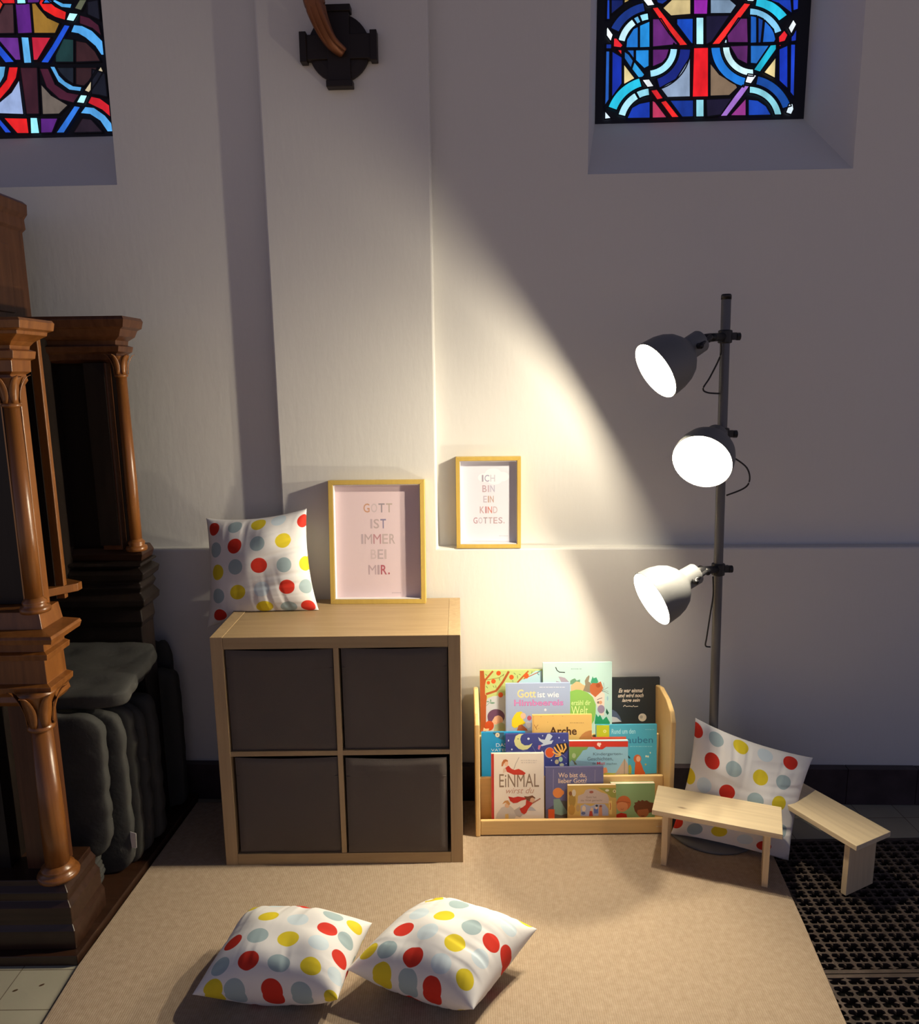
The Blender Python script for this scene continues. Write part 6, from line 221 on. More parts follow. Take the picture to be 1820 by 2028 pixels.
POSTER_LARGE = [('GOTT', [116.4, 316.1, 216.9, 347.7], ['#c99a80', '#c9b8bc', '#9a9098', '#b8a8a0']), ('IST', [139.5, 260.3, 194.2, 293.3], ['#bdaab2', '#b9a6a8', '#8e86a4']), ('IMMER', [106.7, 206.3, 225.4, 240.7], ['#b9a8b0', '#b8a5a8', '#bb8c94', '#bfacac', '#bcabab']), ('BEI', [139.2, 152.8, 194.0, 186.7], ['#cdbabd', '#bcabb0', '#c4b2b4']), ('MIR.', [130.1, 98.2, 206.2, 131.9], ['#b8a2aa', '#b49ea6', '#b2606c', '#b2606c']), ('~', [210.8, 28.9, 291.8, 37.3], ['#a898a4'])]
POSTER_SMALL = [('ICH', [90.5, 232.8, 137.2, 256.9], ['#9c94a6', '#9a96b2', '#bcbccc']), ('BIN', [92.2, 195.9, 135.6, 220.2], ['#b29ca8', '#baaab8', '#aaa8be']), ('EIN', [95.2, 158.9, 132.1, 182.7], ['#b4acbc', '#b59c92', '#b2988e']), ('KIND', [82.9, 120.6, 145.2, 144.8], ['#b2969e', '#b2828a', '#c27c72', '#baaab2']), ('GOTTES.', [59.8, 83.6, 171.1, 105.9], ['#aa8a96', '#b4acbc', '#9c8e9a', '#aa9aa2', '#b09aa2', '#a898a4', '#b09aa2']), ('~', [150.7, 35.5, 187.0, 41.8], ['#a8a6b8']), ('cloud', [74.4, 221.6, 186.4, 285.5], ['#dcdfe8'])]
# ---------------------------------------------------------------- materials of the place
def plaster(name, base):
    m = mat(name, base, rough=.85, spec=.15); nt = m.node_tree; b = nt.nodes['Principled BSDF']; L = nt.links.new
    tc = nt.nodes.new('ShaderNodeTexCoord'); mp = nt.nodes.new('ShaderNodeMapping'); mp.inputs['Scale'].default_value = (1, 1, .28); L(tc.outputs['Object'], mp.inputs[0])
    n = nt.nodes.new('ShaderNodeTexNoise'); n.inputs['Scale'].default_value = 55; n.inputs['Detail'].default_value = 4; L(mp.outputs[0], n.inputs['Vector'])
    n2 = nt.nodes.new('ShaderNodeTexNoise'); n2.inputs['Scale'].default_value = 9; n2.inputs['Detail'].default_value = 3; L(tc.outputs['Object'], n2.inputs['Vector'])
    ad = nt.nodes.new('ShaderNodeMath'); ad.operation = 'MULTIPLY_ADD'; ad.inputs[1].default_value = 1.6; L(n2.outputs['Fac'], ad.inputs[0]); L(n.outputs['Fac'], ad.inputs[2])
    bp = nt.nodes.new('ShaderNodeBump'); bp.inputs['Strength'].default_value = .16; bp.inputs['Distance'].default_value = .004
    L(ad.outputs[0], bp.inputs['Height']); L(bp.outputs[0], b.inputs['Normal']); return m
M_WALL = plaster('white_plaster', (.71, .70, .67))
M_TILE_DK = mat('dark_skirting_tile', (.055, .038, .042), rough=.35, var=.3, vscale=14)
M_OAK = wood('pale_oak', '#ad946e', dark=.16, rough=.5, axis='x', scale=5)
M_OAKZ = wood('pale_oak_upright', '#b69c75', dark=.16, rough=.5, axis='z', scale=5)
M_BEECH = wood('lacquered_birch', '#e6c386', dark=.10, rough=.38, axis='x')
M_BEECHZ = wood('lacquered_birch_side', '#e6c386', dark=.10, rough=.38, axis='z')
M_PINE = wood('raw_pine', '#ecd8b2', dark=.14, rough=.55, axis='x', knots=True)
M_PINEZ = wood('raw_pine_leg', '#e4cba0', dark=.12, rough=.6, axis='z')
M_GOLD = wood('yellow_frame_wood', '#c6a855', dark=.08, rough=.4, axis='z')
M_DARK = wood('dark_stained_oak', '#5e3a22', dark=.45, rough=.36, axis='z', scale=4, spec=.5)
M_DARKX = wood('dark_stained_oak_rail', '#3c261a', dark=.45, rough=.36, axis='x', scale=4, spec=.5)
M_BLACKW = wood('blackened_oak', '#1c1410', dark=.4, rough=.45, axis='z', scale=4)
M_HONEY = wood('honey_oak_column', '#8a5728', dark=.35, rough=.3, axis='z', scale=4, spec=.55)
M_BOX = mat('charcoal_box_fabric', (.120, .100, .086), rough=.95, bump=.25, bscale=700, spec=.1)
M_LAMP = mat('dark_grey_enamel', (.16, .165, .165), rough=.52, spec=.5)
M_SHADEIN = mat('white_enamel', (.9, .9, .88), rough=.5)
M_POLE = mat('grey_pole_steel', (.13, .13, .135), rough=.38, metal=.3)
M_BLACKM = mat('black_fittings', (.02, .02, .022), rough=.4)
M_LEAD = mat('lead_came', (.004, .005, .014), rough=.6)
M_IRON = mat('worn_cast_iron', (.10, .075, .062), rough=.5, metal=.35, var=.35, vscale=20)
M_PIT = mat('grate_shaft_black', (.004, .004, .004), rough=1)
M_FUTON = mat('grey_black_cushion_cloth', (.057, .057, .054), rough=.95, bump=.25, bscale=60, spec=.1)

# ---------------------------------------------------------------- wall frame: X along the wall, Y into it
WA = math.atan(-.038)
WM = Matrix.Translation((.9, .402, 0)) @ Matrix.Rotation(WA, 4, 'Z')
D = .05; Z0 = -.012; ZL = .945; ZT = 4.2; XL = -3.2; XR = 3.6
WIN = [(.30, 1.155, 2.192, .367, 1.112, 2.455), (-2.128, -1.273, 2.192, -2.06, -1.316, 2.455)]   # recess x0,x1,z  glass x0,x1,z
GD = .385; TOPZ = 3.9
wb = MB()
# projecting lower wall and the pilaster rising from it, one outline
wb.prism([(XL, Z0), (XR, Z0), (XR, ZL), (-.2125, ZL), (-.2125, ZT), (-.761, ZT), (-.761, ZL), (XL, ZL)], 0, .5)
dado = wb; wb = MB()
xs = sorted([XL, XR]+[w[0] for w in WIN]+[w[1] for w in WIN])
# upper wall: one sheet with two splayed openings, every corner shared
def ring(pts, depth): return [(x, depth, z) for x, z in pts]
V = []; F = []
def add_poly(P): F.append(tuple(range(len(V), len(V)+len(P)))); V.extend(P)
xs = [XL, WIN[1][0], WIN[1][1], WIN[0][0], WIN[0][1], XR]; zs = [ZL, 2.192, TOPZ, ZT]
for i in range(5):
    for j in range(3):
        if i in (1, 3) and j == 1: continue
        add_poly([(xs[i], D, zs[j]), (xs[i+1], D, zs[j]), (xs[i+1], D, zs[j+1]), (xs[i], D, zs[j+1])])
for w in WIN:
    o_ = [(w[0], w[2]), (w[1], w[2]), (w[1], TOPZ), (w[0], TOPZ)]; i_ = [(w[3], w[5]), (w[4], w[5]), (w[4], TOPZ-.05), (w[3], TOPZ-.05)]
    for k in range(4):
        a_, b_ = o_[k], o_[(k+1) % 4]; c_, d_ = i_[(k+1) % 4], i_[k]
        f0, f1 = .03, .085          # rounded arris, then the splay
        L_ = lambda p, q, t: p+(q-p)*t
        m1, m2 = [(L_(p[0], q[0], f0*.35), D+.007, L_(p[1], q[1], f0*.35)) for p, q in ((a_, d_), (b_, c_))]
        add_poly([(a_[0], D, a_[1]), (b_[0], D, b_[1]), m2, m1])
        add_poly([m1, m2, (c_[0], GD+.012, c_[1]), (d_[0], GD+.012, d_[1])])
for z in (ZT,): add_poly([(XL, D, z), (XR, D, z), (XR, .5, z), (XL, .5, z)])
for x in (XL, XR): add_poly([(x, D, ZL), (x, D, ZT), (x, .5, ZT), (x, .5, ZL)])
add_poly([(XL, .5, ZL), (XR, .5, ZL), (XR, .5, ZT), (XL, .5, ZT)])
wb.add(V, F)
me = bpy.data.meshes.new('w'); wb2 = wb
wall = wb.build('wall_back', M_WALL); bm = bmesh.new(); bm.from_mesh(wall.data); bmesh.ops.remove_doubles(bm, verts=bm.verts, dist=.0001)
bm.to_mesh(wall.data); bm.free()
wall.matrix_world = WM; tag(wall, kind='structure')
wall2 = dado.build('wall_lower', M_WALL, bevel=.006); wall2.matrix_world = WM; tag(wall2, kind='structure')
bb = MB(); x = XL
while x < XR:
    w = .248; bb.box(x+.001, min(x+w, XR)-.001, -.032, .0, Z0, .128+.0008*random.uniform(-1, 1)); x += w
bb.box(XL, XR, -.029, 0, Z0, .1255)
o = bb.build('baseboard_back', M_TILE_DK, bevel=.0015); o.matrix_world = WM; tag(o, kind='structure')

# floor: pale tiles with joints, and the shaft under the grates
def tile_material():
    m = mat('pale_floor_tile', (.50, .46, .36), rough=.45); nt = m.node_tree; b = nt.nodes['Principled BSDF']; L = nt.links.new
    tc = nt.nodes.new('ShaderNodeTexCoord'); br = nt.nodes.new('ShaderNodeTexBrick'); mp = nt.nodes.new('ShaderNodeMapping')
    mp.inputs['Location'].default_value = (.427, .549, 0)
    L(tc.outputs['Object'], mp.inputs[0]); L(mp.outputs[0], br.inputs['Vector'])
    br.offset = 0; br.inputs['Scale'].default_value = 1; br.inputs['Brick Width'].default_value = .145; br.inputs['Row Height'].default_value = .131
    br.inputs['Mortar Size'].default_value = .0012; br.inputs['Mortar Smooth'].default_value = .1; br.inputs['Bias'].default_value = 0
    br.inputs['Color1'].default_value = (.52, .49, .37, 1); br.inputs['Color2'].default_value = (.46, .42, .32, 1); br.inputs['Mortar'].default_value = (.16, .12, .08, 1)
    n = nt.nodes.new('ShaderNodeTexNoise'); n.inputs['Scale'].default_value = 5; mx = nt.nodes.new('ShaderNodeMix'); mx.data_type = 'RGBA'; mx.blend_type = 'MULTIPLY'; mx.inputs[0].default_value = .35
    L(tc.outputs['Object'], n.inputs['Vector']); L(br.outputs['Color'], mx.inputs[6]); L(n.outputs['Fac'], mx.inputs[7]); L(mx.outputs[2], b.inputs['Base Color']); return m
M_FLOOR = tile_material()
GX0, GX1, GY0, GY1 = 1.66, 3.35, -1.64, .12
fl = MB()
fl.box(-3, GX0, -3.2, 1.2, -.05, Z0); fl.box(GX1, 4.6, -3.2, 1.2, -.05, Z0); fl.box(GX0, GX1, GY1, 1.2, -.05, Z0); fl.box(GX0, GX1, -3.2, GY0, -.05, Z0)
fl.box(GX0, GX1, GY0, GY1, -.36, -.34, 1); fl.box(GX0-.02, GX0, GY0, GY1, -.36, -.05, 1); fl.box(GX1, GX1+.02, GY0, GY1, -.36, -.05, 1)
fl.box(GX0, GX1, GY1, GY1+.02, -.36, -.05, 1); fl.box(GX0, GX1, GY0-.02, GY0, -.36, -.05, 1)
tag(fl.build('floor', [M_FLOOR, M_PIT]), kind='structure')
ch = MB()
for (x, y, a) in ((-.435+.03, -.487, .5), (-.345, -.47, .6), (-.36, -.64, 1.9)):
    ch.lathe([(.001, 0), (.006, .0002), (.001, .0004)], 7, M=Matrix.Translation((x, y, Z0)) @ Matrix.Rotation(a, 4, 'Z') @ Matrix.Diagonal((1.2, .6, 1, 1)))
tag(ch.build('floor_chips', mat('tile_chip_brown', (.08, .045, .02))), kind='structure')

def grate(y0, y1, label):
    g = MB(); px_, py_ = .0487, .0362; t = .006; z0, z1 = -.03, Z0
    x0, x1 = GX0+.002, GX1-.002
    g.box(x0, x1, y0, y0+.012, z0, z1); g.box(x0, x1, y1-.012, y1, z0, z1)
    g.box(x0, x0+.012, y0, y1, z0, z1); g.box(x1-.012, x1, y0, y1, z0, z1)
    ny = round((y1-y0)/py_); py_ = (y1-y0)/ny; nx = int((x1-x0)/px_)
    for i in range(1, nx+1): g.box(x0+i*px_-t/2, x0+i*px_+t/2, y0+.004, y1-.004, z0, z1-.0002)
    for j in range(1, ny): g.box(x0, x1, y0+j*py_-t/2.4, y0+j*py_+t/2.4, z0, z1-.0004)
    for i in range(nx):
        for j in range(ny):
            cx = x0+(i+.5)*px_; cy = y0+(j+.5)*py_; w = .0045
            for sx, sy in ((1, 0), (-1, 0), (0, 1), (0, -1)):
                ex = cx+sx*(px_/2-.001); ey = cy+sy*(py_/2-.001); ix = cx+sx*(px_/2-.014); iy = cy+sy*(py_/2-.011)
                p = [(ex-sy*w, ey-sx*w), (ex+sy*w, ey+sx*w), (ix, iy)]
                g.prism(p, z1-.008, z1-.0008, 'z')
            for sx, sy in ((1, 1), (-1, 1), (1, -1), (-1, -1)):
                kx = cx+sx*(px_/2-.002); ky = cy+sy*(py_/2-.002)
                g.prism([(kx, ky), (kx-sx*.007, ky), (kx, ky-sy*.007)], z1-.008, z1-.0008, 'z')
    o = g.build('floor_grate', M_IRON); tag(o, label, 'floor grate', 'cast iron grates in the floor at the right'); return o
grate(-.463, .118, 'dark cast iron floor grate with cross openings, under the tilted bench near the wall')
grate(-1.638, -.466, 'dark cast iron floor grate in the bottom right corner, nearer than the seam')

# ---------------------------------------------------------------- stained glass windows
def glass_material():
    m = bpy.data.materials.new('stained_glass_daylit'); m.use_nodes = True; nt = m.node_tree; b = nt.nodes['Principled BSDF']; L = nt.links.new
    at = nt.nodes.new('ShaderNodeAttribute'); at.attribute_name = 'pane'
    tc = nt.nodes.new('ShaderNodeTexCoord'); n = nt.nodes.new('ShaderNodeTexNoise'); n.inputs['Scale'].default_value = 13; n.inputs['Detail'].default_value = 5
    mp = nt.nodes.new('ShaderNodeMapping'); mp.inputs['Scale'].default_value = (1.6, 1, .8); L(tc.outputs['Object'], mp.inputs[0]); L(mp.outputs[0], n.inputs['Vector'])
    mr = nt.nodes.new('ShaderNodeMapRange'); mr.inputs[1].default_value = .3; mr.inputs[2].default_value = .7; mr.inputs[3].default_value = .68; mr.inputs[4].default_value = 1.2; L(n.outputs['Fac'], mr.inputs[0])
    mx = nt.nodes.new('ShaderNodeVectorMath'); mx.operation = 'SCALE'; L(at.outputs['Color'], mx.inputs[0]); L(mr.outputs[0], mx.inputs['Scale'])
    L(mx.outputs[0], b.inputs['Emission Color']); b.inputs['Emission Strength'].default_value = 1.15
    b.inputs['Base Color'].default_value = (.01, .01, .015, 1); b.inputs['Roughness'].default_value = .25; return m
M_GLASS = glass_material()
def stained(name, shapes, x0, x1, z0, shift):
    root = MB(); root.box(x0-.04, x1+.035, GD-.004, GD+.02, z0-.02, TOPZ+.02)
    base = root.build(name, M_LEAD); base.matrix_world = WM; tag(base, kind='structure')
    V = []; F = []; col = []; ld = MB()
    for rep in range(4):
        for k, (c, P) in enumerate(shapes):
            Q = [(min(max(a/1000, x0), x1), b/1000+rep*shift) for a, b in P]
            if min(q[1] for q in Q) > TOPZ: continue
            if rep and min(q[1] for q in Q) < z0+rep*shift-.001: continue
            Q = [(a, max(b, z0)) for a, b in Q]
            if max(q[0] for q in Q)-min(q[0] for q in Q) < .004: continue
            if rep < 3:
                nxt = z0+(rep+1)*shift
                if min(q[1] for q in Q) > nxt: continue
            y = GD-.006-.00006*k-.0001*rep
            o = len(V); V += [(a, y, b) for a, b in Q]; F.append(tuple(range(o, o+len(Q)))); col.append(srgb(c))
            for i in range(len(Q)):
                a = Vector(Q[i]); b = Vector(Q[(i+1) % len(Q)])
                if (b-a).length < .001: continue
                t = (b-a).normalized(); nn = Vector((-t.y, t.x))*.0023; a = a-t*.0014; b = b+t*.0014
                ld.add([(a.x-nn.x, y-.0018, a.y-nn.y), (b.x-nn.x, y-.0018, b.y-nn.y), (b.x+nn.x, y-.0018, b.y+nn.y), (a.x+nn.x, y-.0018, a.y+nn.y)], [(0, 1, 2, 3)])
    me = bpy.data.meshes.new('panes'); me.from_pydata(V, [], F); me.materials.append(M_GLASS)
    ca = me.color_attributes.new('pane', 'FLOAT_COLOR', 'CORNER')
    for p in me.polygons:
        for li in p.loop_indices: ca.data[li].color = (*col[p.index], 1)
    o = bpy.data.objects.new('panes', me); C.objects.link(o); o.parent = base
    ld.build('lead_lines', M_LEAD, base)
stained('window_1', GLASS_RIGHT, .398, 1.088, 2.456, .395)
stained('window_2', GLASS_LEFT, -2.05, -1.318, 2.456, .44)

# ---------------------------------------------------------------- carpet
def carpet_material():
    m = mat('beige_ribbed_carpet', (.47, .36, .255), rough=1, spec=.05); nt = m.node_tree; b = nt.nodes['Principled BSDF']; L = nt.links.new
    tc = nt.nodes.new('ShaderNodeTexCoord')
    w = nt.nodes.new('ShaderNodeTexWave'); w.bands_direction = 'X'; w.inputs['Scale'].default_value = 55; w.inputs['Distortion'].default_value = .6; w.inputs['Detail'].default_value = 1; L(tc.outputs['Object'], w.inputs['Vector'])
    n = nt.nodes.new('ShaderNodeTexNoise'); n.inputs['Scale'].default_value = 55; n.inputs['Detail'].default_value = 6; n.inputs['Roughness'].default_value = .75; L(tc.outputs['Object'], n.inputs['Vector'])
    rp = nt.nodes.new('ShaderNodeValToRGB'); e = rp.color_ramp.elements; e[0].position = .3; e[0].color = (.40, .30, .205, 1); e[1].position = .68; e[1].color = (.53, .415, .30, 1); L(n.outputs['Fac'], rp.inputs[0])
    mx = nt.nodes.new('ShaderNodeMix'); mx.data_type = 'RGBA'; mx.blend_type = 'MULTIPLY'; mx.inputs[0].default_value = .18; L(rp.outputs[0], mx.inputs[6]); L(w.outputs['Color'], mx.inputs[7]); L(mx.outputs[2], b.inputs['Base Color'])
    ad = nt.nodes.new('ShaderNodeMath'); ad.operation = 'ADD'; L(w.outputs['Fac'], ad.inputs[0]); L(n.outputs['Fac'], ad.inputs[1])
    bp = nt.nodes.new('ShaderNodeBump'); bp.inputs['Strength'].default_value = .22; bp.inputs['Distance'].default_value = .0012; L(ad.outputs[0], bp.inputs['Height']); L(bp.outputs[0], b.inputs['Normal']); return m
cp = MB(); cp.prism([(-.222, .37), (-.276, -.42), (-.270, -.65), (-.262, -1.75), (1.55, -1.75), (1.69, -.606), (1.735, -.296), (1.776, .03), (1.758, .35)], Z0+.0002, 0, 'z')
o = cp.build('carpet', carpet_material(), bevel=.003); tag(o, 'large beige ribbed carpet laid over the tiled floor in front of the shelves', 'carpet')

# ---------------------------------------------------------------- cube shelf with four fabric boxes
W, H, DP, T, TD = .765, .77, .39, .038, .016
t = empty('cube_shelf', (0, 0, 0), label='pale oak two by two cube shelf standing left of the book rack', cat='shelf')
for x in (0, W-T): MB().box(x, x+T, 0, DP, 0, H+(.0012 if x == 0 else 0)).build('side_panel', M_OAKZ, t, bevel=.0008)
MB().box(T+.0006, W-T-.0006, 0, DP, H-T, H).build('top_panel', M_OAK, t, bevel=.0008)
MB().box(T+.0006, W-T-.0006, 0, DP, 0, T).build('bottom_panel', M_OAK, t, bevel=.0008)
MB().box(W/2-TD/2, W/2+TD/2, .002, DP-.02, T, H-T).build('divider', M_OAKZ, t, bevel=.0005)
for x0, x1 in ((T, W/2-TD/2), (W/2+TD/2, W-T)): MB().box(x0, x1, .002, DP-.02, H/2-TD/2, H/2+TD/2).build('middle_shelf', M_OAK, t, bevel=.0005)
MB().box(T, W-T, DP-.004, DP-.001, T, H-T).build('back_panel', M_OAK, t)
def fabric_box(x0, x1, z0, z1, y, tilt, label):
    r = empty('storage_box', ((x0+x1)/2, y, z0), (0, tilt, 0), label=label, cat='storage box', group='charcoal fabric boxes in the cube shelf')
    w = (x1-x0); h = z1-z0; N = 26; V = []; F = []
    for j in range(N+1):
        for i in range(N+1):
            u = i/N; v = j/N; x = (u-.5)*w; z = v*h
            e = min(u, 1-u, v, 1-v); yy = .006*max(0, 1-e/.03)**2+.0025*noise.noise(Vector((x*9+x0*5, z*9+z0*7, 1)))-(.0016 if z > h-.062 else 0)
            z += -.005*math.sin(math.pi*u)*v**6
            V.append((x, yy, z))
    for j in range(N):
        for i in range(N): a = j*(N+1)+i; F.append((a, a+1, a+N+2, a+N+1))
    mb = MB(); mb.add(V, F); k = len(V); dp = .34
    # sides, back and bottom going into the compartment, open top
    edge = [i for i in range(N+1)]; B = [(-w/2, dp, 0), (w/2, dp, 0), (w/2, dp, h-.004), (-w/2, dp, h-.004)]
    mb.add([V[0], V[N], B[1], B[0]], [(0, 1, 2, 3)]); mb.add(B, [(0, 1, 2, 3)])
    mb.add([V[j*(N+1)] for j in range(N+1)]+[(-w/2, dp, j/N*(h-.004)) for j in range(N+1)], [(j, j+1, N+2+j, N+1+j) for j in range(N)])
    mb.add([V[j*(N+1)+N] for j in range(N+1)]+[(w/2, dp, j/N*(h-.004)) for j in range(N+1)], [(j, N+1+j, N+2+j, j+1) for j in range(N)])
    mb.build('box_body', M_BOX, r, smooth=True)
    s = MB(); hz = h-.062
    s.tube([((u/20-.5)*w*.985, .0008+.0025*noise.noise(Vector(((u/20-.5)*w*9+x0*5, hz*9+z0*7, 1))), hz) for u in range(21)], .0014, 6)
    s.build('hem_seam', M_BOX, r)
fabric_box(T+.004, W/2-TD/2-.003, H/2+TD/2+.001, H-T-.004, .004, 0, 'charcoal fabric storage box in the upper left compartment of the cube shelf')
fabric_box(W/2+TD/2+.007, W-T-.003, H/2+TD/2+.001, H-T-.003, .006, 0, 'charcoal fabric storage box in the upper right compartment of the cube shelf')
fabric_box(T+.009, W/2-TD/2-.003, T+.001, H/2-TD/2-.007, .004, .006, 'charcoal fabric storage box in the lower left compartment, gap above it')
fabric_box(W/2+TD/2+.007, W-T-.011, T+.001, H/2-TD/2-.008, -.004, .004, 'charcoal fabric storage box in the lower right compartment, jutting forward with a light edge')

# ---------------------------------------------------------------- pillows
DOT = {'R': (.60, .035, .02), 'Y': (.72, .58, .03), 'B': (.36, .47, .50), 'L': (.62, .73, .80)}
def dot_material(name, dots, rad):
    m = bpy.data.materials.new(name); m.use_nodes = True; nt = m.node_tree; b = nt.nodes['Principled BSDF']; L = nt.links.new
    b.inputs['Roughness'].default_value = .75; b.inputs['Specular IOR Level'].default_value = .2
    uv = nt.nodes.new('ShaderNodeUVMap'); prev = None
    for i, (u, v, c) in enumerate(dots):
        d = nt.nodes.new('ShaderNodeVectorMath'); d.operation = 'DISTANCE'; L(uv.outputs[0], d.inputs[0]); d.inputs[1].default_value = (u*.5+.5, v*.5+.5, 0)
        r = nt.nodes.new('ShaderNodeMapRange'); r.inputs[1].default_value = rad*.49; r.inputs[2].default_value = rad*.51; r.inputs[3].default_value = 1; r.inputs[4].default_value = 0; L(d.outputs['Value'], r.inputs[0])
        x = nt.nodes.new('ShaderNodeMix'); x.data_type = 'RGBA'; L(r.outputs[0], x.inputs[0])
        if prev: L(prev, x.inputs[6])
        else: x.inputs[6].default_value = (.80, .79, .78, 1)
        x.inputs[7].default_value = (*DOT[c], 1); prev = x.outputs[2]
    L(prev, b.inputs['Base Color'])
    n = nt.nodes.new('ShaderNodeTexNoise'); n.inputs['Scale'].default_value = 600; bp = nt.nodes.new('ShaderNodeBump'); bp.inputs['Strength'].default_value = .08; bp.inputs['Distance'].default_value = .001
    tc = nt.nodes.new('ShaderNodeTexCoord'); L(tc.outputs['Object'], n.inputs['Vector']); L(n.outputs['Fac'], bp.inputs['Height']); L(bp.outputs[0], b.inputs['Normal'])
    return m
def arcmap(th, L=.19):
    t = np.linspace(0, 1, 400); h = .8*th*np.clip(1-t**2.4, 0, 1)**.55; s = np.concatenate([[0], np.cumsum(np.hypot(np.diff(t)*L, np.diff(h)))]); s /= s[-1]
    return lambda X: np.sign(X)*np.interp(np.abs(X), t, s)
def pillow(key, cs, th, edge, dots, label, seed):
    N = 120; g = np.linspace(-1, 1, N+1); g = np.sign(g)*(1-(1-np.abs(g))**1.25); U, V = np.meshgrid(g, g)
    TL, TR, BR, BL = [np.array(c) for c in cs]; org = (TL+TR+BR+BL)/4; base = np.array([org[0], org[1], min(c[2] for c in cs)])
    pin = edge[0]
    u = U*(1-pin*(1-V**2)*np.abs(U)**3); v = V*(1-pin*(1-U**2)*np.abs(V)**3)
    a = ((1-u)/2)[..., None]; b = ((1-v)/2)[..., None]
    P = (TL*a+TR*(1-a))*(1-b)+(BL*a+BR*(1-a))*b
    nx = np.cross(TR-TL, TL-BL); nx /= np.linalg.norm(nx)
    e = np.clip((1-np.abs(U)**2.4)*(1-np.abs(V)**2.4), 0, 1); rs = np.random.RandomState(seed)
    # folds running in from the seams
    fold = np.zeros_like(U)
    for (A, S, sg) in ((U, V, 1), (U, V, -1), (V, U, 1), (V, U, -1)):
        dist = 1-sg*A; ph = rs.uniform(0, 6, 4); am = rs.uniform(.3, 1, 4); fr = rs.uniform(8, 30, 4); rl = rs.uniform(.12, .42)
        w = sum(am[k]*np.sin(fr[k]*S*(1+.25*dist)+ph[k]+1.5*dist) for k in range(4))
        fold += -np.maximum(w-.25, 0)*np.exp(-dist/rl)*np.clip(dist/.04, 0, 1)*(1-S**4)
    lum = np.array([[noise.noise(Vector((float(U[i, j])*1.7+seed, float(V[i, j])*1.7, 3))) for j in range(N+1)] for i in range(N+1)])
    arc = arcmap(th); verts = []; faces = []; uvs = []
    M = (N+1)**2
    for side in (1, -1):
        h = th*e**.55+(fold*.011+lum*.012)*np.clip(e*1.4, 0, 1)
        Q = P+nx*(side*h)[..., None]
        Q = PRESS[key](Q)
        Q = Q-base; verts += [tuple(q) for q in Q.reshape(-1, 3)]
    for k in (0, 1):
        for j in range(N):
            for i in range(N):
                q = k*M+j*(N+1)+i; f = (q, q+1, q+N+2, q+N+1); faces.append(f if k else f[::-1])
    me = bpy.data.meshes.new('pillow'); me.from_pydata(verts, [], faces); uvl = me.uv_layers.new(name='UVMap')
    fu = (arc(U)*.5+.5).reshape(-1); fv = (arc(V)*.5+.5).reshape(-1)
    li = np.empty(len(me.loops), dtype=np.int64); me.loops.foreach_get('vertex_index', li); li %= M
    uvl.data.foreach_set('uv', np.stack([fu[li], fv[li]], 1).astype(np.float32).ravel())
    bm = bmesh.new(); bm.from_mesh(me); bmesh.ops.remove_doubles(bm, verts=bm.verts, dist=.00002); bmesh.ops.recalc_face_normals(bm, faces=bm.faces)
    for f in bm.faces: f.smooth = True
    bm.to_mesh(me); bm.free()
    me.materials.append(dot_material('dotted_cotton_'+str(seed), dots, DOTR[key]))
    o = bpy.data.objects.new('pillow', me); C.objects.link(o); o.location = tuple(base)
    tag(o, label, 'pillow', 'white cushions with coloured polka dots')
def on_floor(Q): Q[..., 2] = np.maximum(Q[..., 2], .0012); return Q
def on_shelf(Q):
    zm = np.where(Q[..., 0] > -.004, .772, .772+2.5*(Q[..., 0]+.004)); Q[..., 2] = np.maximum(Q[..., 2], np.where(Q[..., 1] < .385, zm, -9)); return Q
def by_lamp(Q):
    Q[..., 2] = np.maximum(Q[..., 2], .0145)
    d = (Q[..., 0]-1.5665)*.365+(Q[..., 1]+.0255)*.931; push = np.clip(.0815-d, 0, 1)*np.clip((.235-Q[..., 2])/.035, 0, 1)
    Q[..., 0] += push*.365; Q[..., 1] += push*.931
    lim = .152+np.clip(np.abs(Q[..., 0]-1.612)-.02, 0, 1)*.9; Q[..., 1] = np.minimum(Q[..., 1], lim); return Q
PRESS = {'floorleft': on_floor, 'floorright': on_floor, 'lamp': by_lamp, 'kallax': on_shelf}
DOTR = {'kallax': .126, 'lamp': .122, 'floorleft': .128, 'floorright': .128}
PLAB = {'kallax': 'polka dot pillow propped on the cube shelf against the pilaster', 'lamp': 'polka dot pillow leaning on the lamp pole behind the low bench',
        'floorleft': 'polka dot pillow on the carpet, left of the two lying together', 'floorright': 'polka dot pillow on the carpet, right of the two, turned like a diamond'}
for i, (key, cs, th, edge, dots) in enumerate(PILLOWS): pillow(key, cs, th, edge, dots, PLAB[key], 11+i)

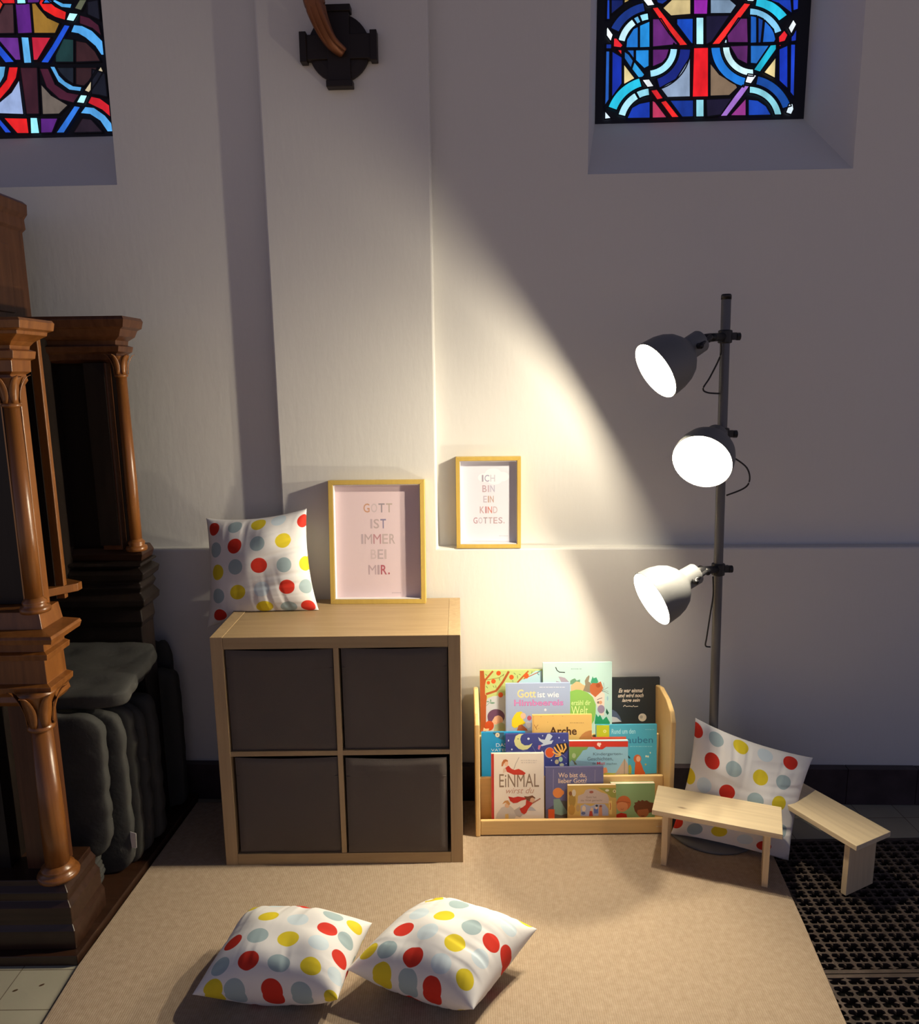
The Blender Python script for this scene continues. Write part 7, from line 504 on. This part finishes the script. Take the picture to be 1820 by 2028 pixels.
# ---------------------------------------------------------------- framed posters
def framed(loc, tilt, rz, w, h, fw, dp, rec, paper, rows, label):
    r = empty('framed_poster', loc, (-R(tilt), 0, R(rz)), label=label, cat='framed poster', group='yellow framed lettering posters')
    f = MB()
    f.prism([(0, 0), (w, 0), (w-fw, fw), (fw, fw)], 0, dp); f.prism([(0, h), (fw, h-fw), (w-fw, h-fw), (w, h)], 0, dp)
    f.prism([(0, 0), (fw, fw), (fw, h-fw), (0, h)], 0, dp); f.prism([(w, 0), (w, h), (w-fw, h-fw), (w-fw, fw)], 0, dp)
    f.build('frame', M_GOLD, r, bevel=.0008)
    wl = mat('white_frame_lining', (.72, .70, .72), rough=.6); q = MB(); a = fw+.0005; k = .002
    q.box(a, a+k, .003, rec, a, h-a); q.box(w-a-k, w-a, .003, rec, a, h-a); q.box(a, w-a, .003, rec, a, a+k); q.box(a, w-a, .003, rec, h-a-k, h-a)
    q.build('lining', wl, r)
    p = MB(); p.box(a, w-a, rec, rec+.002, a, h-a); sh = p.build('paper', mat('paper_'+paper.strip('#'), paper, rough=.7), r)
    S = []
    for txt, (x0, z0, x1, z1), cols in rows:
        if txt == 'cloud':
            cx, cz = (x0+x1)/2, (z0+z1)/2
            for dx, dz, rr in ((-.28, -.1, .2), (0, .1, .26), (.28, -.05, .22), (.05, -.2, .24)):
                S.insert(0, (cols[0], 'p', [(cx+(x1-x0)*dx+(x1-x0)*rr*math.cos(n*.2618), cz+(z1-z0)*dz+(z1-z0)*rr*1.2*math.sin(n*.2618)) for n in range(24)]))
            continue
        if txt == '~':
            x = x0
            for n in (7, 5, 3, 6, 4, 5): 
                if x < x1: S.append((cols[0], 's', [(x, (z0+z1)/2), (min(x+n*.9, x1), (z0+z1)/2)], 1.6)); x += n*.9+1
            continue
        wd = [.35 if c in 'I.' else 1.3 if c in 'M' else 1 for c in txt]; gap = .22; tot = sum(wd)+gap*(len(txt)-1); x = x0; un = (x1-x0)/tot
        for c, ww, col in zip(txt, wd, cols):
            zz = z0+(z1-z0)*.22 if c == '.' else z1
            S.append((col, 't', c, (x, z0, x+ww*un*(.8 if c == '.' else 1), zz), 0 if c == 'M' else 1, 0)); x += (ww+gap)*un
    pr = printing('lettering', S, r, y0=rec-.0001); return r
framed((.315, .33, .7705), 6, -1.2, .331, .43, .0155, .045, .030, '#dbc6cb', POSTER_LARGE, 'larger yellow framed pink poster reading GOTT IST IMMER BEI MIR, on the cube shelf')
framed((.755, .4055, .9465), 2, -2.1, .227, .322, .0135, .040, .028, '#d2d2de', POSTER_SMALL, 'smaller yellow framed white poster reading ICH BIN EIN KIND GOTTES, on the wall ledge')

# ---------------------------------------------------------------- book rack
X0, X1 = .809, 1.478
t = empty('book_rack', ((X0+X1)/2, .24, 0), label='light birch children book rack with three tiers standing beside the cube shelf', cat='book rack')
def rk(mb, name, m, **k): o = mb.build(name, m, t, **k); o.matrix_parent_inverse = Matrix.Translation((-(X0+X1)/2, -.24, 0)); return o
prof = [(.134, 0), (.360, 0), (.360, .446), (.30, .462), (.215, .455), (.165, .435), (.140, .405)]
for x in (X0, X1-.016): rk(MB().prism(prof, x, x+.016, 'x'), 'side_panel', M_BEECHZ, bevel=.004)
a, b = X0+.0165, X1-.0165
rk(MB().box(a, b, .138, .150, .004, .058), 'front_lip', M_BEECH, bevel=.003)
rk(MB().box(a, b, .208, .219, .010, .1775), 'tier_board', M_BEECH, bevel=.003)
rk(MB().box(a, b, .278, .289, .012, .297), 'tier_board', M_BEECH, bevel=.003)
rk(MB().box(a, b, .350, .358, .012, .30), 'back_board', M_BEECH, bevel=.003)
for y0, y1, z in ((.1502, .2078, .021), (.2192, .2778, .141), (.2892, .3498, .261)): rk(MB().box(a, b, y0, y1, z-.012, z), 'shelf_board', M_BEECH)
S = [('#efe2cc', 's', [(x, 30), (x+n, 30)], 2.2) for x, n in ((1424, 5), (1431, 3), (1436, 6), (1444, 4))]
o = printing('maker_mark', S, t, y0=.1376); o.matrix_parent_inverse = Matrix.Translation((-(X0+X1)/2, -.24, 0))

# ---------------------------------------------------------------- books
BLAB = {
 'tree': 'picture book with orange tree and purple-haired child, back row at far left', 'welt': 'tall pale turquoise book with green hill, tallest in the back row',
 'black': 'black soft-cover book with cream script and moon, back row at far right', 'himbeereis': 'lilac blue book titled Gott ist wie Himbeereis in yellow, white and pink',
 'arche': 'sandy yellow book titled Arche, half hidden in the rack centre', 'vater': 'bright blue book with white capitals at the left of the middle row',
 'moon': 'dark blue book with yellow moon and white dove in the middle row', 'redback': 'thin red book almost hidden behind the kindergarten story book',
 'kinder': 'blue board book with red top band about kindergarten stories', 'glauben': 'turquoise book titled Rund um den Glauben with lime label, girl in orange',
 'einmal': 'white book with red spine titled EiNMAL wirst du, front row at left', 'wobist': 'dusky violet book titled Wo bist du, lieber Gott? in the front row',
 'welt2': 'small brown board book titled Gott hat die Welt gemacht, front row', 'kids': 'green board book with two smiling children, front row at right by the bench'}
M_PAGE = mat('book_pages', '#efe4d0', rough=.8)
TL_ = 6.5
for key, (x, y, z, w, h, th, bg, shapes) in BOOKS.items():
    r = empty('book', (x/1000, y/1000, z/1000), (-R(TL_), 0, 0), label=BLAB[key], cat='book', group='children books in the rack')
    w, h, th = w/1000, h/1000, th/1000
    m = mat('cover_'+key, bg, rough=.38); c = MB(); ct = .0016
    soft = key == 'black'
    c.box(0, w, 0, ct, 0, h); c.box(0, w, th-ct, th, 0, h); c.box(0, ct, ct, th-ct, 0, h)
    mats = [m]
    if key == 'einmal': mats = [m, mat('red_spine', '#b4332c', rough=.4)]; c.box(-.0012, .0004, 0, th, 0, h, 1)
    c.build('cover', mats, r, bevel=.0006)
    ins = 0 if key in ('kinder', 'welt2', 'kids') else .0035
    MB().box(ct, w-ins-.0005, ct, th-ct, .003, h-ins*.7-.0008).build('pages', M_PAGE, r)
    if shapes: printing('cover_print', shapes, r)

# ---------------------------------------------------------------- floor lamp with three shades
PX, PY = 1.592, .172
t = empty('floor_lamp', (1.622, PY, 0), label='dark grey floor lamp with three lit bell shades on one pole', cat='floor lamp')
def lp(mb, name, m, parent=t, **k):
    o = mb.build(name, m, parent, **k); o.matrix_parent_inverse = Matrix.Translation((-1.622, -PY, 0)); return o
pole_x = lambda z: 1.620-.0215*z/1.0*0.93
lp(MB().lathe([(.02, .0005), (.152, .0005), (.155, .004), (.152, .010), (.05, .013), (.018, .018), (.016, .045)], 48, M=Matrix.Translation((1.622, PY, 0))), 'base', M_LAMP, smooth=True)
lp(MB().tube([(pole_x(z), PY, z) for z in (.018, .6, 1.2, 1.774)], .0145, 20), 'pole', M_POLE, smooth='auto')
lp(MB().lathe([(.0155, 0), (.0155, .012), (.013, .016), (.002, .017)], 20, M=Matrix.Translation((pole_x(1.765), PY, 1.765))), 'pole_cap', M_BLACKM, smooth='auto')
def glow_glass():
    m = bpy.data.materials.new('lit_bulb_glass'); m.use_nodes = True; nt = m.node_tree; nt.nodes.clear()
    out = nt.nodes.new('ShaderNodeOutputMaterial'); e = nt.nodes.new('ShaderNodeEmission'); tr = nt.nodes.new('ShaderNodeBsdfTransparent'); ad = nt.nodes.new('ShaderNodeAddShader')
    e.inputs[0].default_value = (1, .9, .74, 1); e.inputs[1].default_value = 6
    nt.links.new(e.outputs[0], ad.inputs[0]); nt.links.new(tr.outputs[0], ad.inputs[1]); nt.links.new(ad.outputs[0], out.inputs[0]); return m
M_BULB = glow_glass()
def head(key, c, n, zc, arm_side):
    c = Vector(c); n = Vector(n).normalized(); q = n.to_track_quat('Z', 'Y').to_matrix().to_4x4(); M = Matrix.Translation(c) @ q
    outer = [(.0885, 0), (.0875, -.02), (.085, -.045), (.078, -.07), (.066, -.092), (.050, -.108), (.037, -.117), (.0335, -.122), (.033, -.165), (.030, -.170), (.004, -.171)]
    inner = [(.086, 0), (.085, -.02), (.0825, -.045), (.0755, -.07), (.0635, -.09), (.047, -.105), (.034, -.113), (.002, -.114)]
    b = MB(); b.lathe(outer, 48, 0, M, cap=False); b.lathe(inner, 48, 1, M, cap=False); b.lathe([(.0885, 0), (.0872, .0014), (.086, 0)], 48, 0, M, cap=False)
    sh = lp(b, 'lamp_shade', [M_LAMP, M_SHADEIN], smooth=True)
    bl = [(.012, -.095), (.014, -.075), (.022, -.062), (.029, -.045), (.030, -.032), (.026, -.018), (.016, -.008), (.002, -.005)]
    o = lp(MB().lathe(bl, 24, 0, M), 'bulb', M_BULB, parent=sh, smooth=True); o.matrix_parent_inverse = Matrix.Identity(4)
    ld = bpy.data.lights.new('bulb_light', 'POINT'); ld.energy = LAMP_W[key]; ld.color = LAMP_RGB; ld.shadow_soft_size = .013
    lo = bpy.data.objects.new('bulb_light', ld); C.objects.link(lo); lo.location = c+n*(-.016)
    bd = bpy.data.lights.new('reflector_beam', 'SPOT'); bd.energy = BEAM_W[key]; bd.color = LAMP_RGB; bd.shadow_soft_size = .02; bd.spot_size = R(140); bd.spot_blend = 1.0
    bo = bpy.data.objects.new('reflector_beam', bd); C.objects.link(bo); bo.location = c+n*(-.012); bo.rotation_euler = (-n).to_track_quat('Z', 'Y').to_euler()
    # fork joint, arm and clamp on the pole
    back = c-n*.150; pole = Vector((pole_x(zc), PY, zc)); mid = back.lerp(pole, .45)+Vector((0, 0, .008))
    j = MB(); side = n.cross(Vector((0, 0, 1))).normalized()
    j.tube([back+side*.034-n*(-.015), back-n*.035+side*.022, mid+side*.012], [.006, .006, .006], 8); j.tube([back-side*.034-n*(-.015), back-n*.035-side*.022, mid-side*.012], [.006, .006, .006], 8)
    j.tube([back+side*.046-n*(-.015), back-side*.046-n*(-.015)], .0085, 12)
    j.tube([back-n*.02, mid, pole-(pole-mid).normalized()*.012], [.016, .013, .012], 12)
    j.tube([mid+side*.022, mid-side*.022], .011, 12)
    lp(j, 'swivel_arm', M_BLACKM, smooth='auto')
    k = MB(); k.lathe([(.017, -.02), (.021, -.018), (.021, .018), (.017, .02)], 20, M=Matrix.Translation(pole))
    k.box(pole.x+.012, pole.x+.034, PY-.008, PY+.008, zc-.01, zc+.012)
    k.tube([(pole.x+.034, PY, zc), (pole.x+.046, PY, zc)], .012, 10)
    lp(k, 'pole_clamp', M_BLACKM, bevel=.001)
    return back
CB = {}
for key, c, n, zc in (('top', (1.333, 0, 1.554), (-.83, -.23, -.51), 1.655), ('middle', (1.478, 0, 1.291), (-.50, -.76, -.43), 1.357), ('bottom', (1.344, 0, .876), (-.88, -.27, -.40), .921)):
    CB[key] = head(key, c, n, zc, 1)
for pts in ([(1.56, .13, 1.64), (1.565, .14, 1.60), (1.54, .15, 1.535), (1.52, .15, 1.50), (1.535, .155, 1.487), (1.575, .168, 1.483)],
            [(1.60, .15, 1.30), (1.66, .13, 1.255), (1.665, .13, 1.20), (1.61, .155, 1.165)],
            [(1.575, .14, .905), (1.582, .15, .84), (1.575, .15, .77), (1.568, .15, .70), (1.567, .155, .668), (1.585, .163, .660)]):
    lp(MB().tube(smooth_path(pts), .0026, 8), 'cord', M_BLACKM, smooth=True)

# ---------------------------------------------------------------- two small pine benches
def bench(loc, rz, h, label):
    r = empty('bench', loc, (0, 0, R(rz)), label=label, cat='bench', group='small raw pine benches')
    MB().box(-.19, .19, -.0775, .0775, h-.017, h).build('seat', M_PINE, r, bevel=.0015)
    for s in (-1, 1):
        x = s*.150; MB().box(x-.009, x+.009, -.062, .062, 0, h-.017).build('leg', M_PINEZ, r, bevel=.001)
    return r
bench((1.5665, -.0255, .0004), -21.4, .1955, 'little raw pine bench on the carpet in front of the leaning pillow')
bench((1.903, .004, Z0+.0002), -63.5, .190, 'little raw pine bench turned away behind, standing on the iron grate')

# ---------------------------------------------------------------- wall candle sconce on the pilaster
M_SC = mat('dark_bronze_sconce', (.022, .015, .013), rough=.5, metal=.3); M_COP = mat('copper_brown_arm', (.20, .075, .035), rough=.38, metal=.45)
t = empty('wall_sconce', WM @ Vector((-.494, 0, 2.449)), (0, 0, WA), label='dark bronze cross-shaped sconce with curved brown arm high on the pilaster', cat='wall sconce')
m = MB(); cz = .118
m.lathe([(.095, -.001), (.099, -.006), (.098, -.016), (.07, -.020), (.002, -.021)], 40, M=Matrix.Translation((0, 0, cz)) @ Matrix.Rotation(R(-90), 4, 'X'))
m.build('rosette', M_SC, t)
m = MB()
m.box(-.105, .105, -.028, -.001, cz-.036, cz+.036); m.box(-.036, .036, -.029, -.001, cz-.105, cz+.105)
for s in (-1, 1):
    m.box(min(s*.100, s*.122), max(s*.100, s*.122), -.034, -.001, cz-.044, cz+.044); m.box(-.042, .042, -.035, -.001, min(cz+s*.098, cz+s*.118), max(cz+s*.098, cz+s*.118))
m.build('cross_plate', M_SC, t, bevel=.002)
P = smooth_path([(.012, -.03, cz-.02), (-.02, -.065, cz+.005), (-.045, -.10, cz+.06), (-.058, -.115, cz+.13), (-.064, -.12, cz+.24), (-.066, -.12, cz+.36)])
n = len(P)
m = MB(); m.tube(P, [.015+.018*min(1, i/(n*.5)) for i in range(n)], 14)
m.build('arm', M_COP, t, smooth=True)
m = MB(); m.tube([p+Vector((.014, -.022, 0)) for p in P], [.006+.006*min(1, i/(n*.5)) for i in range(n)], 8); m.tube([p+Vector((-.018, -.020, 0)) for p in P], [.006+.006*min(1, i/(n*.5)) for i in range(n)], 8)
m.build('arm_ribs', M_COP, t, smooth=True)

# ---------------------------------------------------------------- dark carved wooden cabinet at the left
CX, CY = -.285, -.405; PZ = .018
t = empty('carved_cabinet', (-.70, 0, Z0), label='tall dark carved wooden church cabinet with turned columns at the left edge', cat='cabinet')
def cb(mb, name, m, parent=t, **k):
    o = mb.build(name, m, parent, **k); o.matrix_parent_inverse = (Matrix.Translation((.70, 0, -Z0)) if parent is t else Matrix.Identity(4)); return o
def loft(mb, x0, x1, y0, y1, prof, mi=0):
    V = []; F = []
    for z, o in prof: V += [(x0, y0-o, z), (x1+o, y0-o, z), (x1+o, y1, z), (x0, y1, z)]
    for i in range(len(prof)-1):
        for k in range(4): a = i*4+k; b = i*4+(k+1) % 4; F.append((a, b, b+4, a+4))
    n = (len(prof)-1)*4; F += [(3, 2, 1, 0), (n, n+1, n+2, n+3)]
    return mb.add(V, F, mi)
cb(MB().prism([(-1.6, -.405), (-.281, -.405), (-.226, .40), (-1.6, .40)], Z0, PZ, 'z'), 'platform', M_DARKX, bevel=.002)
# centre block: plinth, lower body, ledge, upper body, cornice, crown section
plinth = [(PZ, .030), (PZ+.055, .030), (PZ+.07, .022), (PZ+.12, .022), (PZ+.135, .010), (PZ+.16, .014), (PZ+.175, .002), (PZ+.19, 0)]
cb(loft(MB(), -1.3, -.325, -.35, -.20, plinth), 'plinth', M_DARKX, bevel=.002)
cb(MB().box(-1.3, -.50, -.295, -.19, PZ, .92), 'lower_body', M_BLACKW)
cb(MB().box(-.45, -.355, -.30, -.24, PZ+.19, .75), 'lower_post', M_DARK)
led = [(.70, -.006), (.715, .006), (.73, .002), (.745, .016), (.76, .018), (.765, 0), (.83, -.002), (.835, .016), (.85, .018), (.855, .004), (.885, .004), (.89, .050), (.905, .056), (.912, .052), (.916, .006), (.96, -.002)]
cb(loft(MB(), -1.3, -.322, -.325, -.225, led), 'ledge_moulding', M_HONEY, bevel=.0012)
cb(MB().box(-.385, -.342, -.262, -.232, .955, 1.60), 'upper_post', M_HONEY, bevel=.002)
cb(MB().box(-1.3, -.372, -.10, -.082, .93, 1.66), 'side_screen', M_HONEY, bevel=.002)
cb(MB().box(-1.3, -.395, -.104, -.1, .93, 1.66), 'screen_panel', M_BLACKW)
cb(MB().box(-1.3, -.50, -.215, .38, .92, 1.70), 'upper_body', M_BLACKW); cb(MB().box(-1.3, -.392, -.255, -.235, .962, 1.60), 'door', M_BLACKW, bevel=.001); cb(MB().box(-.398, -.3945, -.2575, -.254, .97, 1.56), 'door_rod', mat('brass_rod', (.35, .2, .1), rough=.3, metal=.7))
cor = [(1.535, -.012), (1.55, 0), (1.565, -.004), (1.572, .010), (1.60, .012), (1.604, .024), (1.622, .028), (1.627, .012), (1.635, .014), (1.645, .026), (1.655, .048), (1.660, .060), (1.668, .062), (1.672, .078), (1.690, .082), (1.697, .076)]
cb(loft(MB(), -1.3, -.332, -.31, -.235, cor), 'cornice', M_HONEY, bevel=.001)
cb(loft(MB(), -1.3, -.640, -.09, .38, [(1.69, 0), (2.02, 0), (2.03, .012), (2.06, .010), (2.075, .022), (2.105, .024), (2.115, .012)]), 'crown_section', M_DARK, bevel=.002)
cb(MB().box(-.645, -.634, .02, .28, 1.76, 1.97), 'crown_panel', M_DARK, bevel=.003)
def column(x, y, z0, z1, r):
    m = MB(); m.lathe([(r*1.02, z0), (r*1.04, (z0*2+z1)/3), (r*.86, z1)], 24, M=Matrix.Translation((x, y, 0))); col = cb(m, 'column', M_HONEY, smooth=True)
    b = MB(); b.lathe([(r*1.75, z0-.034), (r*1.8, z0-.026), (r*1.7, z0-.020), (r*1.3, z0-.017), (r*1.45, z0-.010), (r*1.4, z0-.005), (r*1.1, z0), (r*1.02, z0+.004)], 24, M=Matrix.Translation((x, y, 0))); cb(b, 'column_base', M_HONEY, parent=col, smooth=True)
    h = r*3.6; c = MB(); c.lathe([(r*.86, z1), (r*1.12, z1+r*.15), (r*1.12, z1+r*.4), (r*.9, z1+r*.55), (r*1.0, z1+h*.6), (r*1.5, z1+h*.95), (r*1.6, z1+h)], 24, M=Matrix.Translation((x, y, 0)))
    for k in range(6):      # curling leaves
        a = k*math.pi/3+.4; Mx = Matrix.Translation((x, y, z1+r*.5)) @ Matrix.Rotation(a, 4, 'Z'); V = []
        for i in range(9):
            s = i/8; rad = r*(1.02+1.25*s**2.4); zz = h*(s if s < .85 else .85+.35*(s-.85)); wd = r*.55*math.sin(math.pi*(.12+.88*s))**.7
            V += [(rad, -wd, zz), (rad+r*.12, 0, zz+r*.04), (rad, wd, zz)]
        c.add(V, [(i*3+q, i*3+q+1, i*3+q+4, i*3+q+3) for i in range(8) for q in (0, 1)], 0, Mx)
    o = cb(c, 'capital', M_HONEY, parent=col, smooth=True)
    sd = o.modifiers.new('t', 'SOLIDIFY'); sd.thickness = .0015
column(-.336, -.315, .995, 1.485, .0205)
column(-.348, -.330, .245, .640, .030)
# bracket board between centre block and wing
cb(MB().prism([(-.46, -.20), (-.345, -.075), (-.345, -.05), (-.40, -.02), (-.50, -.02)], .945, .968, 'z'), 'arm_board', M_HONEY, bevel=.002)
# wing set back against the wall
cb(loft(MB(), -1.3, -.292, .20, .30, [(PZ, 0), (.74, 0), (.76, .008), (.80, .004), (.82, .028), (.84, .030), (.86, .010), (.88, .022), (.895, .012), (.91, .032), (.93, .038), (.945, .010), (.955, .030), (.962, .026)]), 'wing_lower', M_BLACKW, bevel=.003)
cb(loft(MB(), -1.3, -.285, .22, .30, [(.962, .008), (.985, .016), (1.005, .004)]), 'wing_sill', M_DARKX, bevel=.002)
cb(MB().box(-1.3, -.302, .236, .250, 1.0, 1.66), 'wing_back', M_BLACKW); cb(MB().box(-1.3, -.37, .250, .385, 1.0, 1.66), 'wing_core', M_BLACKW)
cb(MB().box(-.39, -.328, .196, .232, 1.005, 1.60), 'wing_stile', M_DARK, bevel=.001)
cb(MB().box(-.395, -.333, .19, .196, 1.02, 1.60), 'wing_panel', M_BLACKW)
column(-.286, .205, 1.035, 1.555, .0185)
cb(loft(MB(), -1.3, -.296, .20, .285, [(1.60, -.01), (1.61, .004), (1.628, .006), (1.634, .018), (1.65, .022), (1.655, .006), (1.668, .008), (1.68, .030), (1.70, .040), (1.706, .054), (1.728, .060), (1.738, .054)]), 'wing_cornice', M_DARK, bevel=.001)

# ---------------------------------------------------------------- tufted cushions stored in the cabinet's niche
def cushion(cx, cy, z0, L, Hh, T_, rot, label, seed, flat=False):
    n = 22; V = []; F = []; ix = {}
    def vid(a, b, c):
        k = (a, b, c)
        if k not in ix: ix[k] = len(V); V.append(k)
        return ix[k]
    for ax in range(3):
        for s in (0, n):
            for i in range(n):
                for j in range(n):
                    q = []
                    for di, dj in ((0, 0), (1, 0), (1, 1), (0, 1)):
                        k = [0, 0, 0]; k[ax] = s; k[(ax+1) % 3] = i+di; k[(ax+2) % 3] = j+dj; q.append(vid(*k))
                    F.append(tuple(q))
    out = []
    for a, b, c in V:
        x, y, z = [2*k/n-1 for k in (a, b, c)]
        p = 9.; rn = (abs(x)**p+abs(y)**p+abs(z)**p)**(1/p); x, y, z = x/rn, y/rn, z/rn
        lump = .09*abs(math.sin(z*9+seed))*(abs(x)**3)+.09*abs(math.sin(x*9+seed))*(abs(z)**3)
        tuft = 0
        for tx in (-.6, 0, .6):
            for tz in (-.6, 0, .6): tuft += .35*math.exp(-((x-tx)**2+(z-tz)**2)/.02)
        yy = y*(1+lump*1.5-tuft-.2*max(abs(x), abs(z))**4)+.25*noise.noise(Vector((x*1.5+seed, z*1.5, 0)))
        sc = 1+.018*noise.noise(Vector((x*4, z*4, seed)))+.03*(abs(math.sin(z*9+seed))*abs(x)**6+abs(math.sin(x*9+seed))*abs(z)**6)*(1-y*y)
        out.append((x*L/2*sc, yy*T_/2, z*Hh/2*sc+Hh/2))
    mb = MB(); mb.add(out, F)
    o = mb.build('seat_cushion', M_FUTON, smooth=True); o.location = (cx, cy, z0); o.rotation_euler = rot
    return tag(o, label, 'cushion', 'dark tufted cushions stored by the cabinet')
cushion(-.60, -.125, PZ, .50, .105, .10, (0, 0, 0), 'flattened dark cushion at the bottom, under the nearest standing one', 8)
cushion(-.575, -.118, .130, .54, .455, .050, (0, R(1.5), 0), 'dark tufted cushion standing on edge, nearest of the stack', 1)
c2 = cushion(-.556, -.044, PZ, .56, .535, .046, (R(-1), 0, 0), 'dark tufted cushion standing second in the stack, with a white care label', 2)
cushion(-.545, .008, PZ, .56, .525, .042, (R(-1), 0, 0), 'dark tufted cushion standing third in the stack, half in shade', 3)
cushion(-.535, .062, PZ, .56, .520, .044, (0, 0, 0), 'dark tufted cushion standing fourth in the stack, in shade', 4)
cushion(-.525, .130, PZ, .56, .515, .060, (0, 0, 0), 'thick dark tufted cushion standing fifth, in front of the wing', 9)
cushion(-.515, -.105, .612, .56, .30, .060, (R(-79), 0, 0), 'dark tufted cushion lying flat on top of the standing ones', 5)
cushion(-.372, .340, PZ, .26, .515, .055, (0, 0, 0), 'dark cushion standing in the shade against the wall', 6)
cushion(-.41, .395, PZ, .26, .60, .04, (0, 0, 0), 'taller dark cushion standing hindmost against the wall', 7)
lb = MB(); lb.add([(.278, -.012, .085), (.300, -.018, .088), (.302, -.018, .137), (.280, -.012, .14)], [(0, 1, 2, 3)]); o = lb.build('care_label', mat('white_label', (.75, .7, .66)), c2)
o['label'] = 'small white care label'; s_ = o.modifiers.new('t', 'SOLIDIFY'); s_.thickness = .001
